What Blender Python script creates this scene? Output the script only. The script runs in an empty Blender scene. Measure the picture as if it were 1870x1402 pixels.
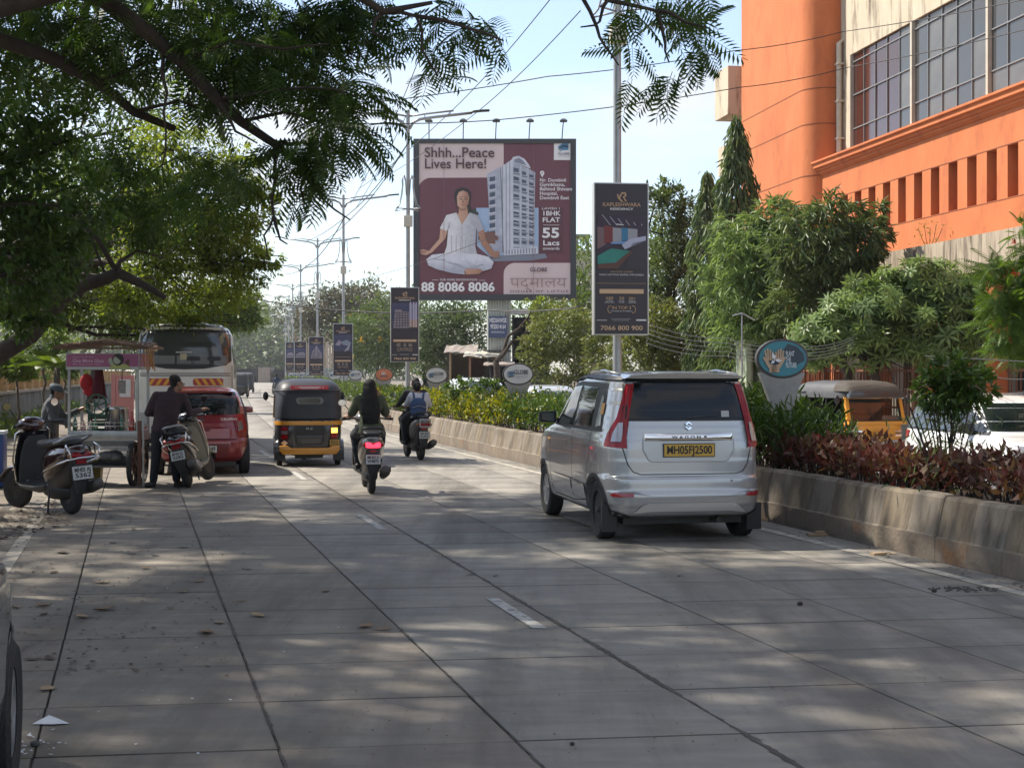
import bpy, bmesh, math, random
import numpy as np
from math import sin, cos, pi, radians, sqrt, atan2
from mathutils import Vector, Matrix
from mathutils.geometry import delaunay_2d_cdt
from mathutils.bvhtree import BVHTree

random.seed(7); rng = np.random.default_rng(7)
SC = bpy.context.scene
COL = SC.collection

# ------------------------------------------------------------ camera
F, EYE, CX, HY = 2600.0, 1.7, 935.0, 680.0          # focal length in photo pixels, eye height, horizon
cam = bpy.data.cameras.new('camera'); cam.sensor_width = 36; cam.lens = 36*F/1870
cam.shift_y = -21/1870; cam.clip_end = 3000; cam.clip_start = .05
co = bpy.data.objects.new('camera', cam); COL.objects.link(co)
co.location = (0, 0, EYE); co.rotation_euler = (pi/2, 0, 0); SC.camera = co
# ------------------------------------------------------------ sky, sun, exposure
SUN_EL, SUN_AZ = radians(50), radians(-64)           # azimuth from +Y, negative = towards the left
w = bpy.data.worlds.new('World'); SC.world = w; w.use_nodes = True
nt = w.node_tree; N = nt.nodes; L = nt.links; N.clear()
out = N.new('ShaderNodeOutputWorld'); bg = N.new('ShaderNodeBackground'); bg.inputs['Strength'].default_value = .15
sky = N.new('ShaderNodeTexSky'); sky.sky_type = 'NISHITA'; sky.sun_disc = False
sky.sun_elevation = SUN_EL; sky.sun_rotation = SUN_AZ; sky.air_density = 1.0; sky.dust_density = .8; sky.ozone_density = 3.5
tc = N.new('ShaderNodeTexCoord'); mp = N.new('ShaderNodeMapping'); mp.inputs['Scale'].default_value = (1.3, 1.3, 4.2)
nz = N.new('ShaderNodeTexNoise'); nz.inputs['Scale'].default_value = 2.1; nz.inputs['Detail'].default_value = 9; nz.inputs['Roughness'].default_value = .55
cr = N.new('ShaderNodeValToRGB'); cr.color_ramp.elements[0].position = .46; cr.color_ramp.elements[1].position = .62; cr.color_ramp.elements[0].color = (.24, .24, .24, 1)
cr.color_ramp.elements[1].color = (.85, .85, .85, 1)
mx = N.new('ShaderNodeMixRGB'); mx.inputs['Color2'].default_value = (3.85, 3.75, 3.65, 1)
L.new(tc.outputs['Generated'], mp.inputs['Vector']); L.new(mp.outputs[0], nz.inputs['Vector']); L.new(nz.outputs['Fac'], cr.inputs['Fac'])
L.new(cr.outputs['Color'], mx.inputs['Fac']); L.new(sky.outputs[0], mx.inputs['Color1']); L.new(mx.outputs[0], bg.inputs['Color']); L.new(bg.outputs[0], out.inputs[0])
sun = bpy.data.lights.new('sun', 'SUN'); sun.energy = 4.9; sun.angle = radians(1.3); sun.color = (1, .92, .79)
so = bpy.data.objects.new('sun', sun); COL.objects.link(so)
sd = Vector((sin(SUN_AZ)*cos(SUN_EL), cos(SUN_AZ)*cos(SUN_EL), sin(SUN_EL)))
so.rotation_euler = sd.to_track_quat('Z', 'Y').to_euler()
vs = SC.view_settings; vs.view_transform = 'Standard'; vs.look = 'None'; vs.gamma = 1; vs.exposure = 0.8; vs.use_curve_mapping = False
SC.cycles.max_bounces = 8; SC.cycles.transparent_max_bounces = 6; SC.cycles.use_denoising = True
SC.cycles.caustics_reflective = False; SC.cycles.caustics_refractive = False

# ------------------------------------------------------------ materials
def _set(b, k, v):
    if k in b.inputs: b.inputs[k].default_value = v
def mat(name, c, c2=None, scale=3., rough=.7, metal=0., bump=0., bscale=None, coat=0., spec=.5, stretch=(1, 1, 1), world=False,
        stain=None, stain_scale=1., stain_lo=.5, stain_hi=.65, emit=None, rnd=0., detail=5., sheen=0., stain_stretch=None, stain_rot=0.):
    m = bpy.data.materials.get(name)
    if m: return m
    m = bpy.data.materials.new(name); m.use_nodes = True
    nt = m.node_tree; N = nt.nodes; L = nt.links; b = N['Principled BSDF']
    _set(b, 'Roughness', rough); _set(b, 'Metallic', metal); _set(b, 'Coat Weight', coat); _set(b, 'Coat Roughness', .06); _set(b, 'Specular IOR Level', spec); _set(b, 'Sheen Weight', sheen)
    b.inputs['Base Color'].default_value = (*c, 1)
    if emit: _set(b, 'Emission Color', (*c, 1)); _set(b, 'Emission Strength', emit)
    tc = N.new('ShaderNodeTexCoord'); src = tc.outputs['Object']
    if world: src = N.new('ShaderNodeNewGeometry').outputs['Position']
    mp = N.new('ShaderNodeMapping'); mp.inputs['Scale'].default_value = stretch; L.new(src, mp.inputs['Vector'])
    col = None
    if c2 is not None:
        n = N.new('ShaderNodeTexNoise'); n.inputs['Scale'].default_value = scale; n.inputs['Detail'].default_value = detail; n.inputs['Roughness'].default_value = .6
        L.new(mp.outputs[0], n.inputs['Vector'])
        r = N.new('ShaderNodeMapRange'); r.inputs['From Min'].default_value = .3; r.inputs['From Max'].default_value = .7; L.new(n.outputs['Fac'], r.inputs['Value'])
        x = N.new('ShaderNodeMixRGB'); x.inputs['Color1'].default_value = (*c, 1); x.inputs['Color2'].default_value = (*c2, 1)
        L.new(r.outputs[0], x.inputs['Fac']); col = x.outputs[0]
    if stain is not None:
        n = N.new('ShaderNodeTexNoise'); n.inputs['Scale'].default_value = stain_scale; n.inputs['Detail'].default_value = 7; n.inputs['Roughness'].default_value = .65
        m2 = N.new('ShaderNodeMapping'); m2.inputs['Scale'].default_value = stain_stretch or stretch; m2.inputs['Location'].default_value = (3.1, 5.7, 1.3); m2.inputs['Rotation'].default_value = (0, 0, stain_rot); L.new(src, m2.inputs['Vector']); L.new(m2.outputs[0], n.inputs['Vector'])
        r = N.new('ShaderNodeMapRange'); r.inputs['From Min'].default_value = stain_lo; r.inputs['From Max'].default_value = stain_hi; L.new(n.outputs['Fac'], r.inputs['Value'])
        x = N.new('ShaderNodeMixRGB'); x.inputs['Color2'].default_value = (*stain, 1); L.new(r.outputs[0], x.inputs['Fac'])
        if col: L.new(col, x.inputs['Color1'])
        else: x.inputs['Color1'].default_value = (*c, 1)
        col = x.outputs[0]
    if rnd:
        oi = N.new('ShaderNodeObjectInfo'); h = N.new('ShaderNodeHueSaturation')
        r = N.new('ShaderNodeMapRange'); r.inputs['To Min'].default_value = 1-rnd; r.inputs['To Max'].default_value = 1+rnd
        L.new(oi.outputs['Random'], r.inputs['Value']); L.new(r.outputs[0], h.inputs['Value'])
        if col: L.new(col, h.inputs['Color'])
        else: h.inputs['Color'].default_value = (*c, 1)
        col = h.outputs[0]
    if col: L.new(col, b.inputs['Base Color'])
    if bump:
        n = N.new('ShaderNodeTexNoise'); n.inputs['Scale'].default_value = bscale or scale*4; n.inputs['Detail'].default_value = 5; L.new(mp.outputs[0], n.inputs['Vector'])
        bp = N.new('ShaderNodeBump'); bp.inputs['Strength'].default_value = bump; bp.inputs['Distance'].default_value = .02
        L.new(n.outputs['Fac'], bp.inputs['Height']); L.new(bp.outputs[0], b.inputs['Normal'])
    return m
def glassy(name, c=(.012, .015, .016), rough=.04, spec=.6):
    return mat(name, c, rough=rough, spec=spec, coat=.3)
def clear_glass(name, tint=(.55, .6, .58), f=.75):
    m = bpy.data.materials.get(name)
    if m: return m
    m = bpy.data.materials.new(name); m.use_nodes = True; nt = m.node_tree; N = nt.nodes; L = nt.links; N.clear()
    o = N.new('ShaderNodeOutputMaterial'); t = N.new('ShaderNodeBsdfTransparent'); t.inputs[0].default_value = (*tint, 1)
    g = N.new('ShaderNodeBsdfGlossy'); g.inputs['Roughness'].default_value = .03; fr = N.new('ShaderNodeFresnel'); fr.inputs['IOR'].default_value = 1.55
    a = N.new('ShaderNodeMath'); a.operation = 'ADD'; a.inputs[1].default_value = .03; L.new(fr.outputs[0], a.inputs[0])
    x = N.new('ShaderNodeMixShader'); L.new(a.outputs[0], x.inputs[0]); L.new(t.outputs[0], x.inputs[1]); L.new(g.outputs[0], x.inputs[2]); L.new(x.outputs[0], o.inputs[0])
    return m
def leafmat(name, c, c2, tr=.35, c3=None, rough=.5):
    """c, c2 vary leaf by leaf; light passes through the blade"""
    m = bpy.data.materials.get(name)
    if m: return m
    m = bpy.data.materials.new(name); m.use_nodes = True; nt = m.node_tree; N = nt.nodes; L = nt.links; b = N['Principled BSDF']; o = N['Material Output']
    g = N.new('ShaderNodeNewGeometry'); r = N.new('ShaderNodeValToRGB'); r.color_ramp.elements[0].color = (*c, 1); r.color_ramp.elements[1].color = (*c2, 1)
    if c3: e = r.color_ramp.elements.new(.9); e.color = (*c3, 1); r.color_ramp.elements[1].position = .75 if r.color_ramp.elements[1].position == .9 else r.color_ramp.elements[1].position
    n = N.new('ShaderNodeTexNoise'); n.inputs['Scale'].default_value = .9; n.inputs['Detail'].default_value = 2; L.new(g.outputs['Position'], n.inputs['Vector'])
    a = N.new('ShaderNodeMath'); a.operation = 'MULTIPLY'; a.inputs[1].default_value = .55; L.new(g.outputs['Random Per Island'], a.inputs[0])
    a2 = N.new('ShaderNodeMath'); a2.operation = 'MULTIPLY_ADD'; a2.inputs[1].default_value = 1.3; L.new(n.outputs['Fac'], a2.inputs[0]); 
    s = N.new('ShaderNodeMath'); s.operation = 'SUBTRACT'; s.inputs[1].default_value = .4; L.new(a.outputs[0], a2.inputs[2]); L.new(a2.outputs[0], s.inputs[0]); L.new(s.outputs[0], r.inputs['Fac'])
    L.new(r.outputs[0], b.inputs['Base Color']); b.inputs['Roughness'].default_value = rough; _set(b, 'Specular IOR Level', .4)
    t = N.new('ShaderNodeBsdfTranslucent'); h = N.new('ShaderNodeHueSaturation'); h.inputs['Saturation'].default_value = 1.15; h.inputs['Value'].default_value = 1.7; h.inputs['Hue'].default_value = .485
    L.new(r.outputs[0], h.inputs['Color']); L.new(h.outputs[0], t.inputs['Color'])
    x = N.new('ShaderNodeMixShader'); x.inputs[0].default_value = tr; L.new(b.outputs[0], x.inputs[1]); L.new(t.outputs[0], x.inputs[2]); L.new(x.outputs[0], o.inputs['Surface'])
    return m

# ------------------------------------------------------------ object helpers
def tag(o, label=None, cat=None, group=None, kind=None):
    if label: o['label'] = label
    if cat: o['category'] = cat
    if group: o['group'] = group
    if kind: o['kind'] = kind
    return o
def empty(name, loc=(0, 0, 0), rz=0, label=None, cat=None, group=None, kind=None, scale=1):
    o = bpy.data.objects.new(name, None); COL.objects.link(o); o.location = loc; o.rotation_euler = (0, 0, rz); o.empty_display_size = .2
    if scale != 1: o.scale = (scale,)*3 if not hasattr(scale, '__len__') else scale
    return tag(o, label, cat, group, kind)
def link(name, me, m=None, parent=None, smooth=False):
    o = bpy.data.objects.new(name, me); COL.objects.link(o)
    if parent: o.parent = parent
    if m:
        if not len(me.materials): me.materials.append(m)
    if smooth and len(me.polygons): me.polygons.foreach_set('use_smooth', np.ones(len(me.polygons), dtype=bool))
    return o
def npmesh(name, V, Fc):
    """V (n,3) and Fc (m,k) of equal face size -> mesh, fast"""
    V = np.asarray(V, np.float32); Fc = np.asarray(Fc, np.int32); k = Fc.shape[1]
    me = bpy.data.meshes.new(name); me.vertices.add(len(V)); me.vertices.foreach_set('co', V.ravel())
    me.loops.add(Fc.size); me.loops.foreach_set('vertex_index', Fc.ravel())
    me.polygons.add(len(Fc)); me.polygons.foreach_set('loop_start', np.arange(0, Fc.size, k, dtype=np.int32)); me.polygons.foreach_set('loop_total', np.full(len(Fc), k, np.int32))
    me.update(calc_edges=True); return me
class MB:
    def __init__(s): s.v = []; s.f = []
    def add(s, vs, fs):
        n = len(s.v); s.v += [tuple(p) for p in vs]; s.f += [tuple(n+i for i in f) for f in fs]; return s
    def box(s, a, b, rot=0, c=None):
        (x0, y0, z0), (x1, y1, z1) = a, b
        P = [(x, y, z) for z in (z0, z1) for x, y in ((x0, y0), (x1, y0), (x1, y1), (x0, y1))]
        if rot:
            cx, cy = c or ((x0+x1)/2, (y0+y1)/2); P = [(cx+(x-cx)*cos(rot)-(y-cy)*sin(rot), cy+(x-cx)*sin(rot)+(y-cy)*cos(rot), z) for x, y, z in P]
        return s.add(P, [(3, 2, 1, 0), (4, 5, 6, 7), (0, 1, 5, 4), (1, 2, 6, 5), (2, 3, 7, 6), (3, 0, 4, 7)])
    def cbox(s, c, d, rot=0):
        return s.box([c[i]-d[i]/2 for i in range(3)], [c[i]+d[i]/2 for i in range(3)], rot)
    def tube(s, pts, r, n=8, cap=True):
        pts = [Vector(p) for p in pts]; R = r if hasattr(r, '__len__') else [r]*len(pts); vs = []; u = None
        for i, p in enumerate(pts):
            d = (pts[min(i+1, len(pts)-1)]-pts[max(i-1, 0)])
            d = d.normalized() if d.length > 1e-9 else Vector((0, 0, 1))
            if u is None: u = d.orthogonal().normalized()
            else:
                u = u-d*u.dot(d); u = u.normalized() if u.length > 1e-6 else d.orthogonal().normalized()
            q = d.cross(u)
            vs += [p+(u*cos(2*pi*k/n)+q*sin(2*pi*k/n))*R[i] for k in range(n)]
        fs = [(i*n+k, i*n+(k+1) % n, (i+1)*n+(k+1) % n, (i+1)*n+k) for i in range(len(pts)-1) for k in range(n)]
        if cap: fs += [tuple(range(n-1, -1, -1)), tuple(range((len(pts)-1)*n, len(pts)*n))]
        return s.add(vs, fs)
    def lathe(s, prof, c=(0, 0, 0), axis='z', n=24):
        vs = []
        for r, h in prof:
            for k in range(n):
                a = 2*pi*k/n; x, y = r*cos(a), r*sin(a)
                p = (x, y, h) if axis == 'z' else (h, x, y) if axis == 'x' else (y, h, x)
                vs.append((p[0]+c[0], p[1]+c[1], p[2]+c[2]))
        m = len(prof); fs = [(i*n+k, i*n+(k+1) % n, (i+1)*n+(k+1) % n, (i+1)*n+k) for i in range(m-1) for k in range(n)]
        ring = prof[0] == prof[-1]
        if prof[0][0] > 1e-5 and not ring: fs.append(tuple(range(n-1, -1, -1)))
        if prof[-1][0] > 1e-5 and not ring: fs.append(tuple(range((m-1)*n, m*n)))
        return s.add(vs, fs)
    def prism(s, poly, h0, h1, plane='xz'):
        """polygon (a,b) extruded between h0 and h1 along the third axis"""
        def P(a, b, h): return (a, h, b) if plane == 'xz' else (a, b, h) if plane == 'xy' else (h, a, b)
        n = len(poly); vs = [P(a, b, h0) for a, b in poly]+[P(a, b, h1) for a, b in poly]
        return s.add(vs, [tuple(range(n)), tuple(range(2*n-1, n-1, -1))]+[(i, i+n, (i+1) % n+n, (i+1) % n) for i in range(n)])
    def loft(s, rings, cap=True, close=True):
        n = len(rings[0]); vs = [p for r in rings for p in r]; m = n if close else n-1
        fs = [(i*n+k, i*n+(k+1) % n, (i+1)*n+(k+1) % n, (i+1)*n+k) for i in range(len(rings)-1) for k in range(m)]
        if cap: fs += [tuple(range(n-1, -1, -1)), tuple(range((len(rings)-1)*n, len(rings)*n))]
        return s.add(vs, fs)
    def ball(s, c, r, n=10, m=7):
        r = r if hasattr(r, '__len__') else (r,)*3
        vs = [(c[0], c[1], c[2]-r[2])]+[(c[0]+r[0]*sin(pi*i/m)*cos(2*pi*k/n), c[1]+r[1]*sin(pi*i/m)*sin(2*pi*k/n), c[2]-r[2]*cos(pi*i/m)) for i in range(1, m) for k in range(n)]+[(c[0], c[1], c[2]+r[2])]
        fs = [(0, 1+(k+1) % n, 1+k) for k in range(n)]+[(1+i*n+k, 1+i*n+(k+1) % n, 1+(i+1)*n+(k+1) % n, 1+(i+1)*n+k) for i in range(m-2) for k in range(n)]
        e = len(vs)-1; fs += [(1+(m-2)*n+k, 1+(m-2)*n+(k+1) % n, e) for k in range(n)]
        return s.add(vs, fs)
    def mesh(s, name):
        me = bpy.data.meshes.new(name); me.from_pydata(s.v, [], s.f); me.update()
        bm = bmesh.new(); bm.from_mesh(me); bmesh.ops.recalc_face_normals(bm, faces=bm.faces); bm.to_mesh(me); bm.free(); return me
    def build(s, name, m, parent=None, smooth=False, bevel=0, seg=2, autosmooth=None):
        me = s.mesh(name)
        if bevel:
            bm = bmesh.new(); bm.from_mesh(me); bmesh.ops.bevel(bm, geom=[e for e in bm.edges if len(e.link_faces) == 2 and e.calc_face_angle(0) > .5], offset=bevel, segments=seg, profile=.6, affect='EDGES', clamp_overlap=True); bm.to_mesh(me); bm.free()
        o = link(name, me, m, parent)
        if smooth or autosmooth is not None or bevel:
            me.polygons.foreach_set('use_smooth', np.ones(len(me.polygons), dtype=bool))
            if not smooth or autosmooth is not None: me.set_sharp_from_angle(angle=autosmooth or radians(38))
        return o
def text(body, size, loc, m, parent=None, rx=pi/2, rz=0, align='CENTER', ext=.001, name='lettering', sx=1., bold=0., width=None, sp=1.):
    c = bpy.data.curves.new('t', 'FONT'); c.body = body; c.size = size; c.align_x = align; c.align_y = 'CENTER'; c.extrude = ext; c.offset = bold*size; c.space_character = sp; c.resolution_u = 3
    t = bpy.data.objects.new('t', c); COL.objects.link(t); dg = bpy.context.evaluated_depsgraph_get(); me = bpy.data.meshes.new_from_object(t.evaluated_get(dg)); 
    if width and t.dimensions.x: sx = width/t.dimensions.x
    bpy.data.objects.remove(t); bpy.data.curves.remove(c)
    me.materials.clear(); o = link(name, me, m, parent); o.location = loc; o.rotation_euler = (rx, 0, rz); o.scale = (sx, 1, 1); me.name = name
    return o
def flat(poly, z, m, parent, name='print', plane='xz', th=.003):
    return MB().prism(poly, z, z-th, plane).build(name, m, parent)
def at(x, y, Y): return Vector(((x-CX)/F*Y, Y, EYE+(HY-y)/F*Y))     # the place at distance Y seen at photo pixel x, y
def gp(x, y): Y = F*EYE/(y-HY); return Vector(((x-CX)/F*Y, Y, 0))  # the place on the ground
def copy_tree(o, parent=None, **kw):
    c = o.copy(); COL.objects.link(c); c.parent = parent
    for ch in list(o.children): copy_tree(ch, c)
    for k, v in kw.items(): c[k] = v
    return c
# road reference: left foot of the median wall as a function of distance
_WY = [-30, 0, 7.74, 16.7, 22, 34.5, 42, 62, 82, 101.5, 124, 143, 200, 300, 450, 800]
_WX = [15.2, 7.29, 5.24, 2.86, 1.46, -1.79, -3.67, -7.94, -11.8, -15.67, -19.7, -23.0, -32.5, -48, -72, -126]
def W(y): return float(np.interp(y, _WY, _WX))
def Wang(y): return atan2(-(W(y+2)-W(y-2))/4, 1)       # heading of the road, as rotation about z

# ============================================================ ground and roads
RC = dict(scale=2.2, rough=.8, bump=.45, bscale=70, world=True, stretch=(.8, 2.6, 1), stain_scale=1.0, stain_lo=.44, stain_hi=.68, rnd=.045, detail=12, stain_stretch=(1.5, .16, 1), stain_rot=.25)
conc = mat('road_concrete', (.20, .184, .160), (.30, .278, .243), stain=(.135, .122, .105), **RC)
conc_l = mat('road_concrete_dusty', (.175, .153, .125), (.26, .231, .193), stain=(.12, .102, .083), **RC)
joint = mat('road_joint_dirt', (.05, .044, .038), (.10, .088, .074), scale=9, rough=.95, world=True)
dirt = mat('verge_dirt', (.13, .105, .08), (.2, .17, .135), scale=2, rough=.95, bump=.5, bscale=20, world=True, stain=(.07, .06, .045), stain_scale=1.2)
soil = mat('median_soil', (.06, .045, .035), (.11, .08, .055), scale=6, rough=.95, bump=.6, bscale=30, world=True)
g = npmesh('ground', [(-900, -60, -.22), (900, -60, -.22), (900, 1500, -.22), (-900, 1500, -.22)], [(0, 1, 2, 3)])
tag(link('ground', g, dirt), kind='structure')
def strip(name, o0, o1, z, y0, y1, step, m, parent=None, f0=None, kind='structure'):
    ys = np.arange(y0, y1+.01, step); V = []
    for y in ys: V += [(W(y)-o1, y, z), (W(y)-o0, y, z)]
    o = link(name, npmesh(name, V, [(2*i, 2*i+1, 2*i+3, 2*i+2) for i in range(len(ys)-1)]), m, parent)
    if not parent: tag(o, kind=kind)
    return o
road = empty('road', kind='structure')
strip('road_bed', -.05, 8.95, -.012, -26, 460, 3, joint, road)
offs = [.06, 1.15, 2.24, 3.33, 4.42, 5.53, 6.64, 7.74, 8.85]; SKEW = -.127
def slab_corners(c, i, gap, y00=4.72, pitch=.925):
    o0, o1 = offs[c]+gap, offs[c+1]-gap; P = []
    for o, k in ((o1, i), (o0, i), (o0, i+1), (o1, i+1)):
        y = y00+pitch*k+(gap if k == i else -gap)-SKEW*(5.53-o)*1.0
        P.append((W(y)-o, y))
    return P
def slab_geo(P, z=0, d=.012, ch=.004):
    cx = sum(p[0] for p in P)/4; cy = sum(p[1] for p in P)/4
    inn = [(x+(cx-x)*ch/.5, y+(cy-y)*ch/.5) for x, y in P]
    return [(x, y, z-d) for x, y in P]+[(x, y, z-ch*.8) for x, y in P]+[(x, y, z) for x, y in inn], [(0, 1, 5, 4), (1, 2, 6, 5), (2, 3, 7, 6), (3, 0, 4, 7), (4, 5, 9, 8), (5, 6, 10, 9), (6, 7, 11, 10), (7, 4, 8, 11), (8, 9, 10, 11)]
P0 = slab_corners(3, 3, .0035); o0 = (sum(p[0] for p in P0)/4, sum(p[1] for p in P0)/4)
v, f = slab_geo([(x-o0[0], y-o0[1]) for x, y in P0]); slabmesh = npmesh('paving_slab', v, f); slabmesh.materials.append(conc); slabmesh.materials.append(joint); slabmesh.polygons.foreach_set('material_index', [1]*8+[0]); slabmesh2 = slabmesh.copy(); slabmesh2.materials[0] = conc_l
for i in range(0, 31):
    for c in range(8):
        P = slab_corners(c, i, .0035); cx = sum(p[0] for p in P)/4; cy = sum(p[1] for p in P)/4
        sx = (P[1][0]-P[0][0])/(P0[1][0]-P0[0][0])
        o = link('paving_slab', slabmesh2 if c > 4 else slabmesh, None, road); o.location = (cx, cy, random.uniform(-.0015, .0015)); o.scale = (sx, 1, 1)
V = []; Fc = []
for i in list(range(-14, 0))+list(range(31, 150)):
    for c in range(8):
        v, f = slab_geo(slab_corners(c, i, .012)); n = len(V); V += v; Fc += [tuple(n+a for a in q) for q in f]
dm = npmesh('distant_paving_slabs', V, Fc); dm.materials.append(conc); dm.materials.append(joint); dm.polygons.foreach_set('material_index', ([1]*8+[0])*(len(Fc)//9)); tag(link('distant_paving_slabs', dm, None, road), kind='stuff')
strip('distant_roadway', .06, 8.85, -.004, 143.2, 460, 4, conc, road)
rj = random.Random(3)
def joint_dirt(o, y0, y1, wmin, wmax, name='joint_dirt'):
    V = []; y = y0; k = 0; wv = wmin
    while y < y1:
        wv = max(wmin, min(wmax, wv+rj.uniform(-1, 1)*(wmax-wmin)*.4)); c = W(y)-o+rj.uniform(-.005, .005); V += [(c-wv*rj.uniform(.3, .7), y, .003), (c+wv*rj.uniform(.3, .7), y, .003)]; y += .035; k += 1
    link(name, npmesh(name, V, [(2*i, 2*i+1, 2*i+3, 2*i+2) for i in range(k-1)]), joint, road)
joint_dirt(4.42, 4.8, 30, .010, .040); joint_dirt(6.64, 4.8, 22, .004, .022); joint_dirt(5.53, 4.8, 20, .003, .018)
lane_white = mat('worn_white_paint', (.5, .49, .45), (.33, .32, .3), scale=8, rough=.8, world=True, stain=(.2, .196, .19), stain_scale=14, stain_lo=.5, stain_hi=.6)
def dash(o, y0, y1, wd, name='lane_dash', m=lane_white, n=3):
    V = []; ys = np.linspace(y0, y1, n)
    for y in ys: V += [(W(y)-o-wd/2, y, .005), (W(y)-o+wd/2, y, .005)]
    link(name, npmesh(name, V, [(2*i, 2*i+1, 2*i+3, 2*i+2) for i in range(n-1)]), m, road)
for y0, y1 in ((9.45, 10.7), (15.4, 17.0), (22.6, 24.4), (29, 31), (35.5, 37.5), (42, 44), (48.5, 50.5)): dash(4.60, y0, y1, .10)
edge_p = mat('worn_edge_paint', (.46, .42, .34), (.3, .28, .245), scale=5, rough=.85, world=True, stain=(.22, .2, .18), stain_scale=6, stain_lo=.45, stain_hi=.62)
dash(.47, 5, 140, .13, 'edge_line', edge_p, 80); dash(8.42, 5, 120, .13, 'edge_line', edge_p, 70)
tag(strip('left_verge', 8.95, 24, -.02, -26, 460, 4, dirt))
rr = mat('far_carriageway_concrete', (.28, .27, .26), (.36, .35, .33), scale=1, rough=.85, world=True)
strip('opposite_road', -9.6, -1.42, -.16, -26, 460, 4, rr)
paving = mat('footpath_paving', (.24, .19, .16), (.3, .25, .21), scale=4, rough=.9, world=True)
strip('opposite_footpath', -12.5, -9.6, -.02, -26, 300, 4, paving)
strip('median_soil', -1.3, -.1, .46, 4, 300, 3, soil)
# ---- median kerb walls
kerbm = mat('kerb_concrete', (.16, .135, .108), (.235, .2, .16), scale=3.5, rough=.9, bump=.4, bscale=30, world=True, stretch=(1, 1, .35), stain=(.10, .08, .06), stain_scale=2.4, stain_lo=.47, stain_hi=.66, stain_stretch=(2.5, 2.5, .35), rnd=.12)
kerbb = mat('kerb_splash_band', (.17, .135, .105), (.23, .19, .15), scale=4, rough=.9, bump=.5, bscale=25, world=True, stain=(.25, .13, .06), stain_scale=2.2, stain_lo=.56, stain_hi=.72, rnd=.12)
def kerb_block_mesh(L_=.515, side=1):
    prof = [(0, -.2), (.0, .2), (.022, .215), (.10, .545), (.125, .575), (.26, .575), (.28, .55), (.28, -.2)]
    s = MB(); gap = .0025
    s.prism([(a*side, b) for a, b in prof], gap, L_-gap, 'xz')
    me = s.mesh('kerb_block'); me.materials.append(kerbm); me.materials.append(kerbb)
    for p in me.polygons:
        if p.center.z < .2 and abs(p.center.x) < .02: p.material_index = 1
    return me
kb = kerb_block_mesh(); kb2 = kb.copy(); kb2.materials[0] = mat('kerb_old_ochre_paint', (.19, .148, .095), (.195, .163, .125), scale=3.5, rough=.9, bump=.4, bscale=30, world=True, stretch=(1, 1, .35), stain=(.10, .08, .06), stain_scale=2.6, stain_lo=.43, stain_hi=.62, stain_stretch=(2.5, 2.5, .35), rnd=.12); kw = empty('median_kerb_wall', (0, 0, 0), label='long grey brown concrete kerb wall on the left side of the planted median', cat='wall')
def kerb_run(mesh, par, off, y0, n, L_=.515):
    y = y0
    for i in range(n):
        a = Wang(y); o = link('kerb_block', kb2 if i % 2 and mesh is kb else mesh, None, par); o.location = (W(y)+off, y, random.uniform(-.006, .006)); o.rotation_euler = (random.uniform(-.004, .004), random.uniform(-.006, .006), a+random.uniform(-.004, .004)); y += L_*cos(a)
    return y
yend = kerb_run(kb, kw, 0, 6.0, 280)
def wall_sheet(y0, y1, off, d, z0, z1, m, name, par, step=3):
    V = []; ys = np.arange(y0, y1+.01, step)
    for y in ys: V += [(W(y)+off, y, z0), (W(y)+off+d*.3, y, z1), (W(y)+off+d, y, z1), (W(y)+off+d, y, z0)]
    fs = []
    for i in range(len(ys)-1):
        for k in range(3): fs.append((4*i+k, 4*i+k+1, 4*i+k+5, 4*i+k+4))
    fs.append((0, 1, 2, 3)); return link(name, npmesh(name, V, fs), m, par)
wall_sheet(yend, 300, 0, .25, -.2, .575, kerbm, 'distant_kerb', kw)
kw2 = empty('median_back_wall', label='low kerb wall on the far side of the planted median', cat='wall')
wall_sheet(4, 300, 1.3, .2, -.3, .52, kerbm, 'kerb_run', kw2)

# ============================================================ street lamps
galv = mat('galvanised_steel', (.30, .31, .32), (.38, .39, .40), scale=6, rough=.45, metal=.7)
galv2 = mat('cream_steel_box', (.55, .52, .45), rough=.6)
dark = mat('dark_metal', (.03, .03, .032), rough=.5, metal=.3)
blackp = mat('black_plastic', (.014, .014, .015), rough=.42)
POLES = [(23, 1.70, 0), (42, -3.07, 9.13), (62, -7.34, 9.1), (82, -11.2, 9.1), (101.5, -15.07, 9.1), (124, -19.1, 9.1), (143, -22.4, 9.1), (165, -26.2, 9.1), (190, -30.2, 9.1)]
lamp_descr = ['tall steel street lamp beside the nearest dark residency banner', 'street lamp second from the camera, its arms just left of the billboard top',
 'street lamp with wire bell ornaments above the second smaller residency banner', 'street lamp third beyond the billboard, its banner showing a pale tower block',
 'thin grey street lamp fifth along the planted median', 'thin grey street lamp sixth along the planted median', 'thin grey street lamp seventh along the planted median', 'distant street lamp before the last in the median row', 'farthest street lamp on the median']
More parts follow.
